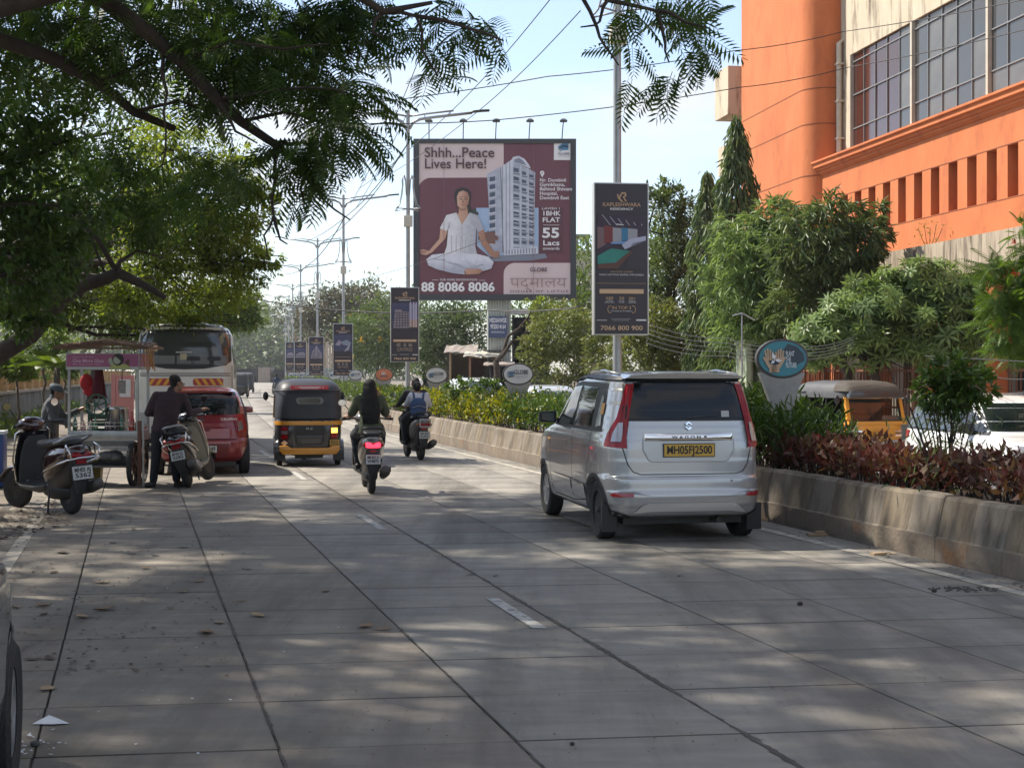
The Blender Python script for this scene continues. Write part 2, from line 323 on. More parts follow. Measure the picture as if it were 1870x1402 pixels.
def make_lamp(detail=True):
    r = empty('street_lamp'); H = 9.13
    MB().tube([(0, 0, .4), (0, 0, 4), (0, 0, H+.3)], [.075, .065, .055], 12).build('pole', galv, r, True, autosmooth=.7)
    MB().cbox((0, 0, .48), (.3, .3, .05)).build('base_plate', galv, r)
    for s in (-1, 1):
        m = MB(); m.tube([(s*.05, 0, H-.25), (s*.16, 0, H-.05), (s*.36, 0, H+.04), (s*.7, 0, H+.1), (s*1.9, 0, H+.27)], .042, 7)
        m.tube([(s*.03, 0, H+.12), (s*.5, 0, H+.2), (s*1.35, 0, H+.32)], .028, 6); m.tube([(s*.5, 0, H+.08), (s*.5, 0, H+.2)], .014, 6); m.tube([(s*1.25, 0, H+.18), (s*1.25, 0, H+.31)], .014, 6)
        m.build('arm', galv, r, True)
        MB().loft([[(s*x, yy*wd, z+zz*.035) for yy, zz in ((-1, 0), (-.6, 1), (.6, 1), (1, 0), (.7, -.6), (-.7, -.6))] for x, wd, z in ((1.82, .06, H+.26), (1.95, .12, H+.3), (2.2, .13, H+.33), (2.42, .08, H+.345))]).build('lamp_head', dark, r, True)
    if detail:
        MB().cbox((0, -.06, 6.15), (.26, .2, .32)).build('junction_box', galv2, r, bevel=.01)
        for k in range(4):
            a = pi/4+k*pi/2; c, s_ = cos(a), sin(a); 
            pts = [(.06, 6.9), (.1, 7.35), (.16, 7.5), (.23, 7.4), (.22, 7.2), (.27, 6.9), (.36, 6.62), (.5, 6.5), (.06, 6.52)]
            q = []
            for (r0, z0), (r1, z1) in zip(pts, pts[1:]): q += [(r0+(r1-r0)*t, z0+(z1-z0)*t) for t in (0, .5)]
            q.append(pts[-1])
            MB().tube([(c*x, s_*x, z) for x, z in q], .017, 5).build('bell_ornament', galv, r, True)
    return r
lampA = make_lamp(True)
for i, (y, x, h) in enumerate(POLES):
    o = lampA if i == 0 else copy_tree(lampA)
    o.location = (x, y, .08 if i == 0 else 0); o.rotation_euler = (0, 0, Wang(y)*.6); o['label'] = lamp_descr[i]; o['category'] = 'street lamp'; o['group'] = 'street lamps along the median'
lampA.location.z = 1.0   # nearest lamp: its box sits higher
for ch in lampA.children:
    if ch.name.startswith('pole'): ch.data = ch.data.copy(); [setattr(v, 'co', Vector((v.co.x, v.co.y, v.co.z-1 if v.co.z < 2 else v.co.z))) for v in ch.data.vertices]
    if ch.name.startswith('base_plate'): ch.location.z = -1

# ============================================================ pole banners
ink = mat('banner_black_print', (.022, .017, .028), (.03, .02, .035), scale=2, rough=.45, coat=.15)
ink2 = mat('banner_plum_print', (.06, .035, .055), (.03, .025, .05), scale=3, rough=.5)
gold = mat('gold_print', (.50, .32, .19), rough=.6); goldbar = mat('gold_bar_print', (.62, .42, .27), rough=.6)
whitep = mat('white_print', (.72, .72, .74), rough=.6); grayp = mat('grey_print', (.34, .34, .38), rough=.6)
teal = mat('teal_print', (.03, .2, .17), (.04, .26, .22), scale=5, rough=.5); bluep = mat('blue_print', (.05, .2, .36), rough=.6); redp = mat('maroon_print', (.2, .05, .05), rough=.6)
darkblue = mat('night_blue_print', (.04, .045, .1), (.07, .07, .14), scale=2, rough=.5)
alum = mat('aluminium_edge', (.5, .5, .48), rough=.4, metal=.6)
def banner(x0, x1, y0, y1, Y, kind, label, rz):
    a, b = at(x0, y1, Y), at(x1, y0, Y); wd, h = b.x-a.x, b.z-a.z; c = (a+b)/2
    r = empty('banner_box', (c.x, Y-.15, a.z), rz, label, 'banner', 'residency banners hung on the median lamps')
    m = MB().box((-wd/2, 0, 0), (wd/2, .22, h)); m.build('box_frame', alum, r, bevel=.008)
    W_, H_ = wd*.955, h*.985
    def q(x0, x1, z0, z1, m, d=1, n='print'): MB().box((x0*W_, -.004*d, z0*H_+.007*h), (x1*W_, -.004*d+.0035, z1*H_+.007*h)).build(n, m, r)
    def t(s, x, z, size, m, wdt=None, bold=0.): return text(s, size*H_, (x*W_, -.016, z*H_), m, r, ext=.0008, width=wdt*W_ if wdt else None, bold=bold)
    q(-.5, .5, 0, 1, ink, 1, 'poster')
    q(-.47, .47, .335, .345, gold, 2); q(-.47, .47, .338, .995, ink, 3)
    def z(p): return 1-p        # p measured from the top
    # photographs
    def poly(pts, m, d=4, n='print'): MB().prism([(x*W_, (1-p)*H_) for x, p in pts], -.004*d, -.004*d+.0035).build(n, m, r)
    if kind == 'games':
        poly([(-.46, .2), (.46, .2), (.46, .46), (-.46, .46)], ink2, 4)
        for k in range(6): poly([(-.38+.15*k, .2+.012*k), (-.36+.15*k, .2+.012*k), (-.2+.12*k, .27), (-.22+.12*k, .27)], grayp, 5)
        poly([(-.1, .26), (.04, .265), (.04, .27), (-.1, .267)], whitep, 6)
        poly([(-.46, .28), (-.3, .285), (-.3, .4), (-.46, .43)], mat('rose_print', (.2, .13, .14), rough=.6), 5); poly([(-.33, .27), (-.17, .28), (-.17, .385), (-.33, .39)], redp, 6)
        poly([(-.17, .285), (0, .29), (0, .38), (-.17, .385)], grayp, 5); poly([(0, .285), (.12, .29), (.12, .37), (0, .375)], bluep, 6); poly([(.12, .29), (.3, .295), (.3, .36), (.12, .37)], grayp, 6); poly([(.3, .3), (.46, .31), (.46, .36), (.3, .36)], ink2, 6)
        poly([(.0, .4), (.16, .36), (.46, .34), (.46, .37), (.2, .41), (.06, .43)], mat('lavender_print', (.45, .46, .6), rough=.6), 7); poly([(-.22, .385), (.1, .375), (.02, .395), (-.2, .395)], mat('pale_blue_print', (.18, .33, .6), rough=.6), 8)
        poly([(.2, .39), (.46, .37), (.46, .56), (.05, .57)], ink, 7)
        poly([(-.46, .475), (-.2, .425), (.16, .44), (-.12, .52), (-.46, .53)], teal, 8); poly([(-.46, .53), (-.12, .52), (.16, .44), (.2, .45), (-.08, .56), (-.46, .56)], mat('brown_print', (.12, .06, .05), rough=.6), 9)
        t('INDOOR GAMES', 0, .42, .016, gold, .42); t('MAKE GETTING BORED IMPOSSIBLE', 0, .4, .015, whitep, .84)
    else:
        poly([(-.46, .2), (.46, .2), (.46, .6), (-.46, .6)], darkblue, 4); poly([(-.46, .52), (.46, .52), (.46, .66), (-.46, .66)], ink, 5)
        pale = mat('facade_print', (.33, .29, .33), (.2, .17, .21), scale=14, rough=.6); peach = mat('peach_facade_print', (.5, .36, .32), rough=.6)
        if kind == 'towers':
            poly([(-.36, .29), (-.1, .29), (-.1, .31), (.16, .32), (.16, .54), (-.42, .54)], pale, 6)
            for k in range(6): poly([(-.4, .33+.035*k), (.15, .335+.033*k), (.15, .342+.033*k), (-.4, .337+.035*k)], ink2, 7)
            for k in range(5): poly([(-.3+.1*k, .31), (-.28+.1*k, .31), (-.28+.1*k, .53), (-.3+.1*k, .53)], ink2, 7)
            for k, x in enumerate((.17, .28, .37)): poly([(x, .2+.02*k), (x+.03, .18), (x+.08, .2), (x+.08, .53), (x, .53)], mat('lilac_tower_print', (.4, .38, .52), rough=.6), 8); poly([(x, .42), (x+.08, .43), (x+.08, .53), (x, .53)], peach, 9)
        elif kind == 'peak':
            poly([(-.38, .55), (-.3, .38), (-.05, .26), (.02, .2), (.12, .28), (.34, .4), (.4, .55)], pale, 6)
            for k in range(7): poly([(-.3+.09*k, .4-.1*(k in (2, 3, 4))), (-.27+.09*k, .38-.1*(k in (2, 3, 4))), (-.27+.09*k, .55), (-.3+.09*k, .55)], ink2, 7)
            for k in range(4): poly([(-.02, .25+.06*k), (.06, .25+.06*k), (.06, .28+.06*k), (-.02, .28+.06*k)], grayp, 8)
        elif kind == 'car':
            poly([(-.42, .4), (-.2, .3), (-.05, .36), (-.2, .42)], mat('mauve_print', (.3, .26, .33), rough=.6), 6); poly([(-.1, .34), (.2, .3), (.44, .36), (.3, .42), (0, .4)], mat('steel_print', (.22, .26, .33), rough=.6), 6); poly([(.05, .53), (.4, .36), (.3, .5)], grayp, 7); poly([(-.4, .635), (.4, .632), (.4, .638), (-.4, .641)], gold, 8)
        else:
            poly([(-.4, .42), (-.1, .34), (.2, .33), (.42, .36), (.42, .5), (-.42, .5)], pale, 6); poly([(-.4, .44), (.4, .43), (.4, .45), (-.4, .46)], ink2, 7)
    # mark and name
    poly([(-.085, .062), (-.06, .062), (-.06, .085), (.0, .05), (.03, .05), (-.03, .088), (.035, .115), (0, .115), (-.06, .094), (-.06, .098), (-.085, .075)], gold, 5, 'emblem'); poly([(.0, .05), (.07, .05), (.09, .062), (.09, .075), (.05, .083), (.1, .112), (.07, .112), (.02, .08), (.06, .07), (.06, .062), (.0, .06)], gold, 6, 'emblem')
    t('KAPLESHWARA', 0, .867, .036, gold, .72, .012); t('RESIDENCY', 0, .838, .02, whitep, .44, .02)
    q(-.42, .42, .268, .298, goldbar, 5); t('LIVE REFINED, LIVE LUXURIOUS.', 0, .284, .017, redp, .78)
    t('A&B', -.23, .245, .024, gold, .15, .015); t('20', 0, .244, .024, gold, .1, .015); t('30+', .2, .243, .024, gold, .13, .015)
    t('TOWERS\nRISING HIGH', -.23, .222, .011, whitep); t('FLOOR\nSTOREY', 0, .222, .011, whitep); t('PREMIUM\nAMENITIES', .2, .221, .011, whitep)
    t('IN TOP 3', 0, .18, .03, gold, .36, .012); t('TOWERS IN DOMBIVLI', 0, .158, .011, whitep, .42)
    for s in (-1, 1): MB().tube([(s*.2*W_, -.02, .195*H_), (s*.25*W_, -.02, .188*H_), (s*.265*W_, -.02, .17*H_), (s*.25*W_, -.02, .152*H_), (s*.2*W_, -.02, .145*H_)], .006*W_+.002, 5).build('laurel_mark', gold, r)
    q(-.47, -.28, .089, .0925, whitep, 4); q(-.2, .17, .098, .101, grayp, 4); q(-.17, .14, .088, .091, grayp, 4); q(.28, .47, .087, .097, whitep, 4)
    t('7066 800 900', 0, .045, .043, goldbar, .8, .012)
    return r
banner(1083, 1184, 336, 612, 22.7, 'games', 'nearest and largest residency banner, showing a green pool table', .1)
banner(714, 766, 525, 661, 41.7, 'towers', 'residency banner showing lit tower blocks, in front of the lower left billboard corner', .1)
banner(609, 645, 591, 686, 61.7, 'car', 'residency banner with a dim grey picture, left of the yellow flowering tree', .1)
banner(564.5, 592, 615, 686, 81.7, 'peak', 'residency banner picturing one pointed pale tower', .1)
banner(538, 560, 623.5, 681, 101.2, 'low', 'small far residency banner second from the left end of the row', .1)
banner(522, 537.5, 624.5, 680, 123.7, 'low', 'narrowest farthest residency banner at the left end of the row', .1)

# ============================================================ oval signs on the median
rimm = mat('oval_rim', (.06, .055, .052), rough=.5); postm = mat('grp_post_grey', (.32, .31, .29), (.25, .24, .23), scale=8, rough=.7)
face_w = mat('oval_white_face', (.62, .61, .6), (.5, .49, .48), scale=3, rough=.5); face_o = mat('oval_orange_face', (.5, .17, .08), (.42, .14, .07), scale=4, rough=.5)
face_t = mat('oval_teal_face', (.035, .19, .24), (.05, .24, .29), scale=3, rough=.45); navy = mat('navy_print', (.02, .03, .06), rough=.5); skin_print = mat('tan_print', (.5, .34, .22), rough=.6)
slate = mat('slate_print', (.035, .055, .075), rough=.5)
def oval(y, kind, px, py, w_px, h_px, label):
    Y = y; wd = w_px/F*Y; hh = h_px/F*Y; c = at(px, py, Y)
    r = empty('oval_sign', (c.x, Y, 0), .03, label, 'sign', 'oval signs on grey posts along the median')
    zc = c.z; ell = lambda a, b, n=40: [(a*cos(2*pi*k/n), zc+b*sin(2*pi*k/n)) for k in range(n)]
    MB().prism(ell(wd/2, hh/2), -.06, .06).build('rim', rimm, r, bevel=.008)
    fm = {'globe': face_w, 'orange': face_o, 'plant': face_t}[kind]
    a, b = wd/2*.9, hh/2*.88
    MB().prism(ell(a, b), -.068, -.055).build('sign_face', fm, r)
    # flared post
    prof = []; nn = 14
    for i in range(nn+1):
        t = i/nn; z = zc-hh*.36 + (0.42-(zc-hh*.36))*t
        prof.append((wd*(.13+.31*max(0, 1-t*1.9)**1.5), z))
    MB().prism([(x, z) for x, z in prof]+[(-x, z) for x, z in reversed(prof)], -.05, .085).build('flared_post', postm, r, bevel=.006)
    L_ = -.074
    if kind == 'globe':
        for k in range(4):
            s = .2*hh; zz = zc+s*(.55-.36*k); ww = s*sqrt(max(.05, 1-((zz-zc)/s/1.05)**2))
            MB().prism([(-a*.55-ww, zz-.02*s), (-a*.55+ww*.5, zz+.16*s), (-a*.55+ww, zz+.12*s), (-a*.55+ww, zz-.06*s), (-a*.55-ww*.3, zz-.2*s)], L_, L_+.004).build('globe_emblem', navy if k % 2 else bluep, r)
        text('GLOBE', hh*.28, (a*.22, L_-.004, zc+hh*.08), navy, r, width=a*1.0, bold=.01); text('GROUP', hh*.13, (a*.22, L_-.004, zc-hh*.13), grayp, r, width=a*.95)
    elif kind == 'orange':
        for k in range(3): MB().prism([(-a*.28+a*.18*k, zc-.05*hh), (-a*.2+a*.18*k, zc-.05*hh), (-a*.2+a*.18*k, zc+.22*hh), (-a*.28+a*.18*k, zc+.22*hh)], L_, L_+.004).build('crest_mark', face_w, r)
        MB().prism([(-a*.5, zc-.2*hh), (0, zc-.1*hh), (a*.5, zc-.2*hh), (a*.4, zc-.1*hh), (0, zc-.02*hh), (-a*.4, zc-.1*hh)], L_, L_+.004).build('crest_mark', navy, r)
    else:
        MB().prism([(a*(-.02+.0), zc+b*.42), (a*.22, zc+b*.86), (a*.62, zc+b*.68), (a*.88, zc+b*.3), (a*.93, zc-b*.1), (a*.55, zc-b*.38), (a*.3, zc-b*.2)], L_, L_+.004).build('dark_print', slate, r)
        MB().prism([(a*(-.36+.3*cos(t)), zc+b*(-.05+.40*sin(t)-.05*sin(5*t))) for t in np.linspace(0, 2*pi, 24)[:-1]], L_-.004, L_+.004).build('soil_print', navy, r)
        for s in (-1, 1):
            hx = -.36+s*.22
            P = lambda pts: [(a*(hx+s*x), zc+b*z) for x, z in pts]
            MB().prism(P([(-.34, -.42), (-.05, -.33), (.06, -.05), (.2, .12), (.27, .05), (.15, -.25), (-.02, -.62), (-.0, -.78), (-.34, -.8)]), L_-.008, L_).build('hand_print', skin_print, r)
            for fx, z0, z1, tl in ((-.13, 0, .42, -.02), (-.05, 0, .56, .0), (.03, 0, .6, .03), (.09, -.05, .5, .08)):
                MB().prism(P([(fx-.035, z0-.1), (fx+.035, z0-.1), (fx+.035+tl, z1-.06), (fx+tl, z1), (fx-.035+tl, z1-.06)]), L_-.009, L_-.001).build('hand_print', skin_print, r)
        for ang, ln in ((1.9, .42), (-.1, .38), (3.9, .3)):
            cx, cz = a*-.34, zc-b*.08; dx, dz = cos(ang), sin(ang); S = b*ln
            MB().prism([(cx, cz), (cx+dx*S*.5-dz*S*.28, cz+dz*S*.5+dx*S*.28), (cx+dx*S*1.1, cz+dz*S*1.1), (cx+dx*S*.5+dz*S*.28, cz+dz*S*.5-dx*S*.28)], L_-.014, L_-.01).build('leaf_print', whitep, r)
        for k, s in enumerate(('PLANT', 'THE', 'FUTURE')): text(s, b*.42, (a*.12, L_-.006, zc+b*(.27-.33*k)), whitep, r, align='LEFT', width=a*(.36, .22, .45)[k], bold=.008)
    return r
oval(17.3, 'plant', 1427, 655, 96, 72, 'teal oval sign with two hands reading plant the future')
oval(29.6, 'globe', 946, 683, 57, 40, 'white oval globe sign above the green part of the hedge')
oval(39, 'globe', 797, 685, 41, 30, 'white oval globe sign right of the second lamp post')
oval(49, 'orange', 701.5, 684, 33, 24, 'orange oval sign with a pale crest')
oval(61, 'globe', 649.5, 684.5, 26, 19, 'white oval globe sign just left of the orange oval sign')
oval(70, 'globe', 611, 685, 24, 18, 'white oval globe sign half hidden behind the rickshaw top')
for k, (Y, px) in enumerate(((88, 566), (96, 553), (108, 543), (122, 533))): oval(Y, 'globe', px, 685, 17-k, 13-k*.6, 'far white oval sign, number %s from the left in the crowded far row' % ('four', 'three', 'two', 'one')[k])
# ============================================================ large billboard
YB = 80.
def bl(zx, zy): px, py = zx/3.048+740, zy/3.048+220; return ((px-903.5)/F*YB, (548-py)/F*YB)
c0 = at(903.5, 548, YB)
bb = empty('billboard', (c0.x, YB, c0.z), 0, 'huge maroon billboard of a meditating woman and a tall pale apartment block', 'billboard')
steel_dark = mat('dark_frame_steel', (.035, .04, .045), rough=.5)
wB, hB = 297/F*YB, 294/F*YB
m = MB(); t_ = .32
m.box((-wB/2, -.1, 0), (wB/2, .5, t_)); m.box((-wB/2, -.1, hB-t_*.8), (wB/2, .5, hB)); m.box((-wB/2, -.1, t_), (-wB/2+t_, .5, hB-t_*.8)); m.box((wB/2-t_, -.1, t_), (wB/2, .5, hB-t_*.8)); m.box((-wB/2+.1, .1, .1), (wB/2-.1, .42, hB-.1))
m.build('frame', steel_dark, bb)
maroon = mat('maroon_vinyl', (.13, .035, .052), (.155, .045, .065), scale=.4, rough=.4, bump=.12, bscale=.9)
blush = mat('blush_vinyl', (.62, .49, .48), (.68, .55, .54), scale=.5, rough=.45, bump=.1, bscale=.9)
def art(pts, m, d, name='print', raw=False):
    P = [bl(*p) for p in pts]; return MB().prism(P, -.0-.008*d, -.0-.008*d+.006).build(name, m, bb)
art([(66, 118), (924, 124), (920, 998), (62, 988)], maroon, 1, 'vinyl_sheet')
def arc(cx, cy, r, a0, a1, n=8): return [(cx+r*cos(radians(a0+(a1-a0)*i/n)), cy+r*sin(radians(a0+(a1-a0)*i/n))) for i in range(n+1)]
art([(66, 118), (548, 121), (548, 318)]+[(150, 320)]+arc(150, 400, 82, 270, 180)[1:]+[(66, 400)], blush, 2)
art([(548, 996), (548, 860)]+arc(610, 855, 62, 180, 270)+[(922, 793), (920, 998)], blush, 2)
plum = mat('plum_lettering', (.075, .03, .038), rough=.5)
def bt(s, zx, zy, size, m, wpx=None, bold=0., align='CENTER', d=12, sp=1.):
    x, z = bl(zx, zy); return text(s, size/3.048/F*YB, (x, -.01*d, z), m, bb, width=wpx/3.048/F*YB if wpx else None, bold=bold, align=align, sp=sp)
bt('Shhh...Peace', 106, 183, 78, plum, 388, .012, 'LEFT'); bt('Lives Here!', 106, 245, 78, plum, 340, .012, 'LEFT')
white2 = mat('white_vinyl', (.78, .76, .76), rough=.5)
bt('88 8086 8086', 90, 930, 70, white2, 408, .03, 'LEFT'); bt('FOR MORE INFORMATION', 298, 888, 17, white2, 205)
art([(150, 887), (185, 887), (185, 889), (150, 889)], white2, 3); art([(410, 889), (445, 889), (445, 891), (410, 891)], white2, 3)
for k, s in enumerate(('Nr. Dombivli', 'Gymkhana,', 'Behind Shivam', 'Hospital,', 'Dombivli East')): bt(s, 748, 335+24.5*k, 27, white2, (145, 140, 178, 98, 162)[k], .012, 'LEFT')
art([(750, 292)]+arc(762, 293, 12, 180, 360)+[(774, 298), (762, 318)], white2, 4, 'map_pin'); art(arc(762, 294, 4, 0, 360, 10)[:-1], maroon, 5, 'map_pin')
art([(745, 482), (880, 484), (878, 740), (745, 738)], mat('dark_maroon_vinyl', (.1, .028, .042), rough=.45), 2)
bt('LAVISH 1', 812, 492, 18, white2, 98); bt('1BHK', 812, 520, 36, white2, 96, .02); bt('FLAT', 812, 556, 36, white2, 96, .02)
art([(768, 582), (858, 582), (858, 584), (768, 584)], white2, 5)
bt('55', 810, 630, 76, white2, 94, .03); bt('Lacs', 812, 684, 40, white2, 90, .02); bt('onwards', 812, 714, 22, white2, 92, .01)
bt('GLOBE', 742, 832, 30, plum, 94, .02)
bt('पद्मालय', 740, 905, 84, mat('thin_mauve_lettering', (.33, .2, .2), rough=.5), 315, -.011); bt('HOUSE OF LOTUS', 745, 952, 19, plum, 320, .005, sp=1.3)
art([(828, 128), (932, 128), (930, 222), (827, 221)], white2, 4)
for k in range(3): art([(850+4*k, 146+14*k), (878, 128+10*k), (912, 130+12*k), (905, 142+12*k), (875, 142+12*k), (852, 158+10*k)], bluep if k != 1 else navy, 5+k, 'globe_emblem')
bt('GLOBE', 882, 188, 17, navy, 64, .01); bt('GROUP', 882, 202, 8, grayp, 60)
# apartment block picture
b1 = mat('block_front_print', (.30, .32, .41), (.50, .52, .60), scale=.9, rough=.5, stretch=(1, 1, 2.5), detail=9); b2 = mat('block_side_print', (.48, .50, .58), (.68, .69, .75), scale=1.1, rough=.5, detail=9); b3 = mat('block_shade_print', (.2, .22, .28), rough=.5); b4 = mat('block_glass_print', (.06, .08, .13), rough=.4)
sky_p = mat('sky_print', (.28, .42, .62), (.4, .5, .66), scale=1, rough=.5)
art([(395, 487), (742, 487), (742, 738), (470, 760), (400, 700)], sky_p, 3)
art([(455, 303), (533, 262), (548, 735), (482, 742)], b1, 5); art([(530, 262), (600, 214), (600, 722), (545, 738)], b2, 5); art([(600, 225), (724, 290), (718, 700), (600, 722)], b1, 5)
art([(590, 222), (600, 205), (632, 198), (664, 215), (694, 255), (698, 270), (600, 228)], b2, 6); art([(606, 220), (632, 210), (655, 224), (676, 252), (606, 232)], b3, 7)
for k in range(9):
    y = 262+49*k
    for x0, x1, sl in ((603, 632, .25), (650, 672, .25), (690, 712, .25)):
        if y+18+(x1-600)*.3*(1-k/9) > 700: continue
        yy = y+(x0-600)*.42*(1-k/8.5); art([(x0, yy), (x1, yy+6), (x1, yy+34), (x0, yy+30)], b4, 7)
    art([(600, y+40), (718, y+46+28*(1-k/8)), (718, y+52+28*(1-k/8)), (600, y+46)], b2, 8)
    if 40*k+310 < 700: art([(470, 318+46*k-k*3), (500, 312+46*k-k*3), (500, 336+46*k-k*3), (470, 342+46*k-k*3)], b4, 7); art([(465, 345+43*k), (508, 338+43*k), (508, 344+43*k), (465, 352+43*k)], b2, 8)
for k in range(9):
    for x0 in (606, 652, 690): y = 288+47*k+(x0-600)*.36*(1-k/8.5); art([(x0-2, y), (x0+30, y+5), (x0+30, y+13), (x0-2, y+9)], b3, 9, 'balcony_print'); art([(x0-2, y-3), (x0+30, y+2), (x0+30, y+5), (x0-2, y)], b2, 9.5, 'balcony_print')
for x in (540, 560, 580): art([(x, 262-(x-530)*.65), (x+3, 260-(x-530)*.65), (x+4, 735-(x-545)*.25), (x+1, 736-(x-545)*.25)], b3, 7)
for x in (640, 680): art([(x, 252), (x+6, 256), (x+6, 712), (x, 715)], b2, 9)
for k in range(7): art([(448+80*(k/7)+0, 300-40*(k/7)), (456+80*(k/7), 292-40*(k/7)), (460+80*(k/7), 300-40*(k/7))], b2, 9)
art([(552, 720), (735, 700), (740, 742), (552, 752)], b2, 9); [art([(560+16*k, 722-k), (566+16*k, 721-k), (566+16*k, 748-k), (560+16*k, 749-k)], b3, 10) for k in range(11)]
art([(480, 752), (780, 742), (790, 765), (700, 780), (480, 785)], b3, 4)
tree_p = mat('foliage_print', (.08, .08, .06), (.3, .1, .08), scale=12, rough=.6)
art([(430+50*cos(t)+8*cos(7*t)+32, 655+38*sin(t)+6*sin(9*t)) for t in np.linspace(0, 2*pi, 30)[:-1]], tree_p, 10); art([(375+30*cos(t)+4*cos(6*t), 520+26*sin(t)+5*sin(7*t)) for t in np.linspace(0, 2*pi, 24)[:-1]], mat('dark_foliage_print', (.04, .06, .045), rough=.6), 6)
# seated woman picture
def grad(name, ca, cb_, x0, x1, fold=.25, sc=6., axis='X'):
    m = bpy.data.materials.new(name); m.use_nodes = True; N = m.node_tree.nodes; L = m.node_tree.links; b = N['Principled BSDF']; b.inputs['Roughness'].default_value = .5
    tc = N.new('ShaderNodeTexCoord'); sp = N.new('ShaderNodeSeparateXYZ'); L.new(tc.outputs['Object'], sp.inputs[0]); r = N.new('ShaderNodeMapRange'); r.inputs['From Min'].default_value = x0; r.inputs['From Max'].default_value = x1; r.interpolation_type = 'SMOOTHSTEP'; L.new(sp.outputs[axis], r.inputs['Value'])
    nz = N.new('ShaderNodeTexNoise'); nz.inputs['Scale'].default_value = sc; nz.inputs['Detail'].default_value = 5; nz.inputs['Distortion'].default_value = 1.2; L.new(tc.outputs['Object'], nz.inputs['Vector']); q = N.new('ShaderNodeMath'); q.operation = 'MULTIPLY_ADD'; q.inputs[1].default_value = fold*4; L.new(nz.outputs['Fac'], q.inputs[0]); L.new(r.outputs[0], q.inputs[2]); q2 = N.new('ShaderNodeMath'); q2.operation = 'SUBTRACT'; q2.inputs[1].default_value = fold*2; L.new(q.outputs[0], q2.inputs[0]); q2.use_clamp = True
    x = N.new('ShaderNodeMixRGB'); x.inputs['Color1'].default_value = (*ca, 1); x.inputs['Color2'].default_value = (*cb_, 1); L.new(q2.outputs[0], x.inputs['Fac']); L.new(x.outputs[0], b.inputs['Base Color']); return m
X_ = lambda zx: bl(zx, 0)[0]
hair = mat('hair_print', (.03, .022, .024), rough=.5); sk = grad('skin_print', (.58, .34, .24), (.36, .18, .115), X_(250), X_(470), .12, 3); skf = grad('face_print', (.6, .36, .26), (.36, .18, .12), X_(296), X_(356), .06, 4); sk2 = mat('skin_shade_print', (.33, .17, .12), rough=.5)
sh = grad('shirt_print', (.72, .71, .72), (.40, .40, .45), X_(220), X_(430), .3, 2.2); sh2 = mat('shirt_fold_print', (.42, .42, .47), rough=.5); pt = grad('trouser_print', (.36, .37, .45), (.66, .66, .72), bl(0, 850)[1], bl(0, 760)[1], .3, 2.5, 'Z'); pt2 = mat('trouser_fold_print', (.36, .36, .44), rough=.5)
art([(276, 440), (272, 410), (285, 385), (312, 374), (345, 380), (366, 400), (368, 435), (360, 470), (372, 500), (350, 505), (300, 500), (284, 470)], hair, 12)
art([(290, 475), (288, 425), (300, 400), (322, 392), (348, 402), (357, 430), (352, 465), (335, 488), (322, 493), (305, 488)], skf, 14); art([(300, 480), (345, 482), (350, 520), (365, 530), (315, 580), (280, 528), (298, 518)], sk, 13)
art([(300, 484), (344, 484), (340, 500), (322, 506), (304, 500)], sk2, 13.5)
for x in (300, 328): art([(x, 438), (x+19, 438), (x+17, 442), (x+2, 442)], hair, 15); art([(x, 427), (x+20, 426), (x+20, 428), (x, 429)], hair, 15)
art([(318, 442), (324, 442), (328, 462), (316, 462)], sk2, 15); art([(310, 470), (334, 470), (322, 477)], mat('lip_print', (.35, .1, .09), rough=.5), 15)
art([(230, 528), (285, 514), (316, 582), (360, 514), (405, 530), (440, 608), (405, 622), (396, 600), (390, 700), (400, 745), (215, 748), (232, 700), (240, 600), (232, 618), (193, 602)], sh, 14)
for k in range(5): art([(255+28*k, 640+8*(k % 2)), (259+28*k, 640), (262+24*k, 735), (257+24*k, 738)], sh2, 15)
art([(240, 606), (236, 600), (248, 560), (250, 600)], sh2, 15); art([(395, 600), (392, 560), (402, 600)], sh2, 15); art([(314, 585), (318, 585), (320, 740), (316, 740)], sh2, 15)
art([(196, 604), (236, 618), (222, 660), (150, 735), (118, 750), (90, 745), (84, 722), (104, 718), (132, 728), (190, 660)], sk, 13); art([(404, 622), (438, 608), (450, 668), (495, 730), (522, 728), (524, 752), (500, 768), (470, 750), (425, 690)], sk, 13)
art([(150, 748), (210, 742), (400, 744), (465, 760), (492, 790), (480, 825), (440, 838), (330, 838), (330, 858), (270, 852), (180, 830), (130, 808), (118, 775)], pt, 16)
art([(200, 780), (300, 800), (340, 822), (430, 800), (440, 806), (345, 834), (295, 812)], pt2, 17); art([(160, 770), (230, 775), (228, 780), (160, 776)], pt2, 17); art([(330, 838), (340, 826), (420, 828), (432, 840), (412, 852), (345, 856)], sk, 18); art([(330, 846), (345, 850), (412, 852), (420, 846), (412, 856), (345, 860), (330, 858)], sk2, 17)
for k in range(4): art([(84+8*k, 738), (90+8*k, 722), (94+8*k, 724), (90+8*k, 742)], sk2, 14); art([(495+7*k, 762), (499+7*k, 744), (503+7*k, 745), (501+7*k, 764)], sk2, 14)
for zx in (215, 712): art([(zx, 120), (zx+2, 120), (zx+2, 990), (zx, 990)], mat('sheet_seam', (.2, .1, .11), rough=.5), 19, 'sheet_seam')
for zx in (132, 322, 503, 689, 873):
    x, z = bl(zx, 100); m = MB(); m.tube([(x, .1, z), (x+.02, -.3, z+.42), (x+.04, -.6, z+.68), (x+.05, -.9, z+.8)], .03, 6); m.build('lamp_arm', steel_dark, bb, True)
    MB().loft([[(x+.05+a*r, -.95+b*r, zz-.62) for a, b in ((-1, -1), (1, -1), (1, 1), (-1, 1))] for r, zz in ((.2, z+1.38), (.21, z+1.43), (.08, z+1.55))]).build('floodlight', steel_dark, bb)
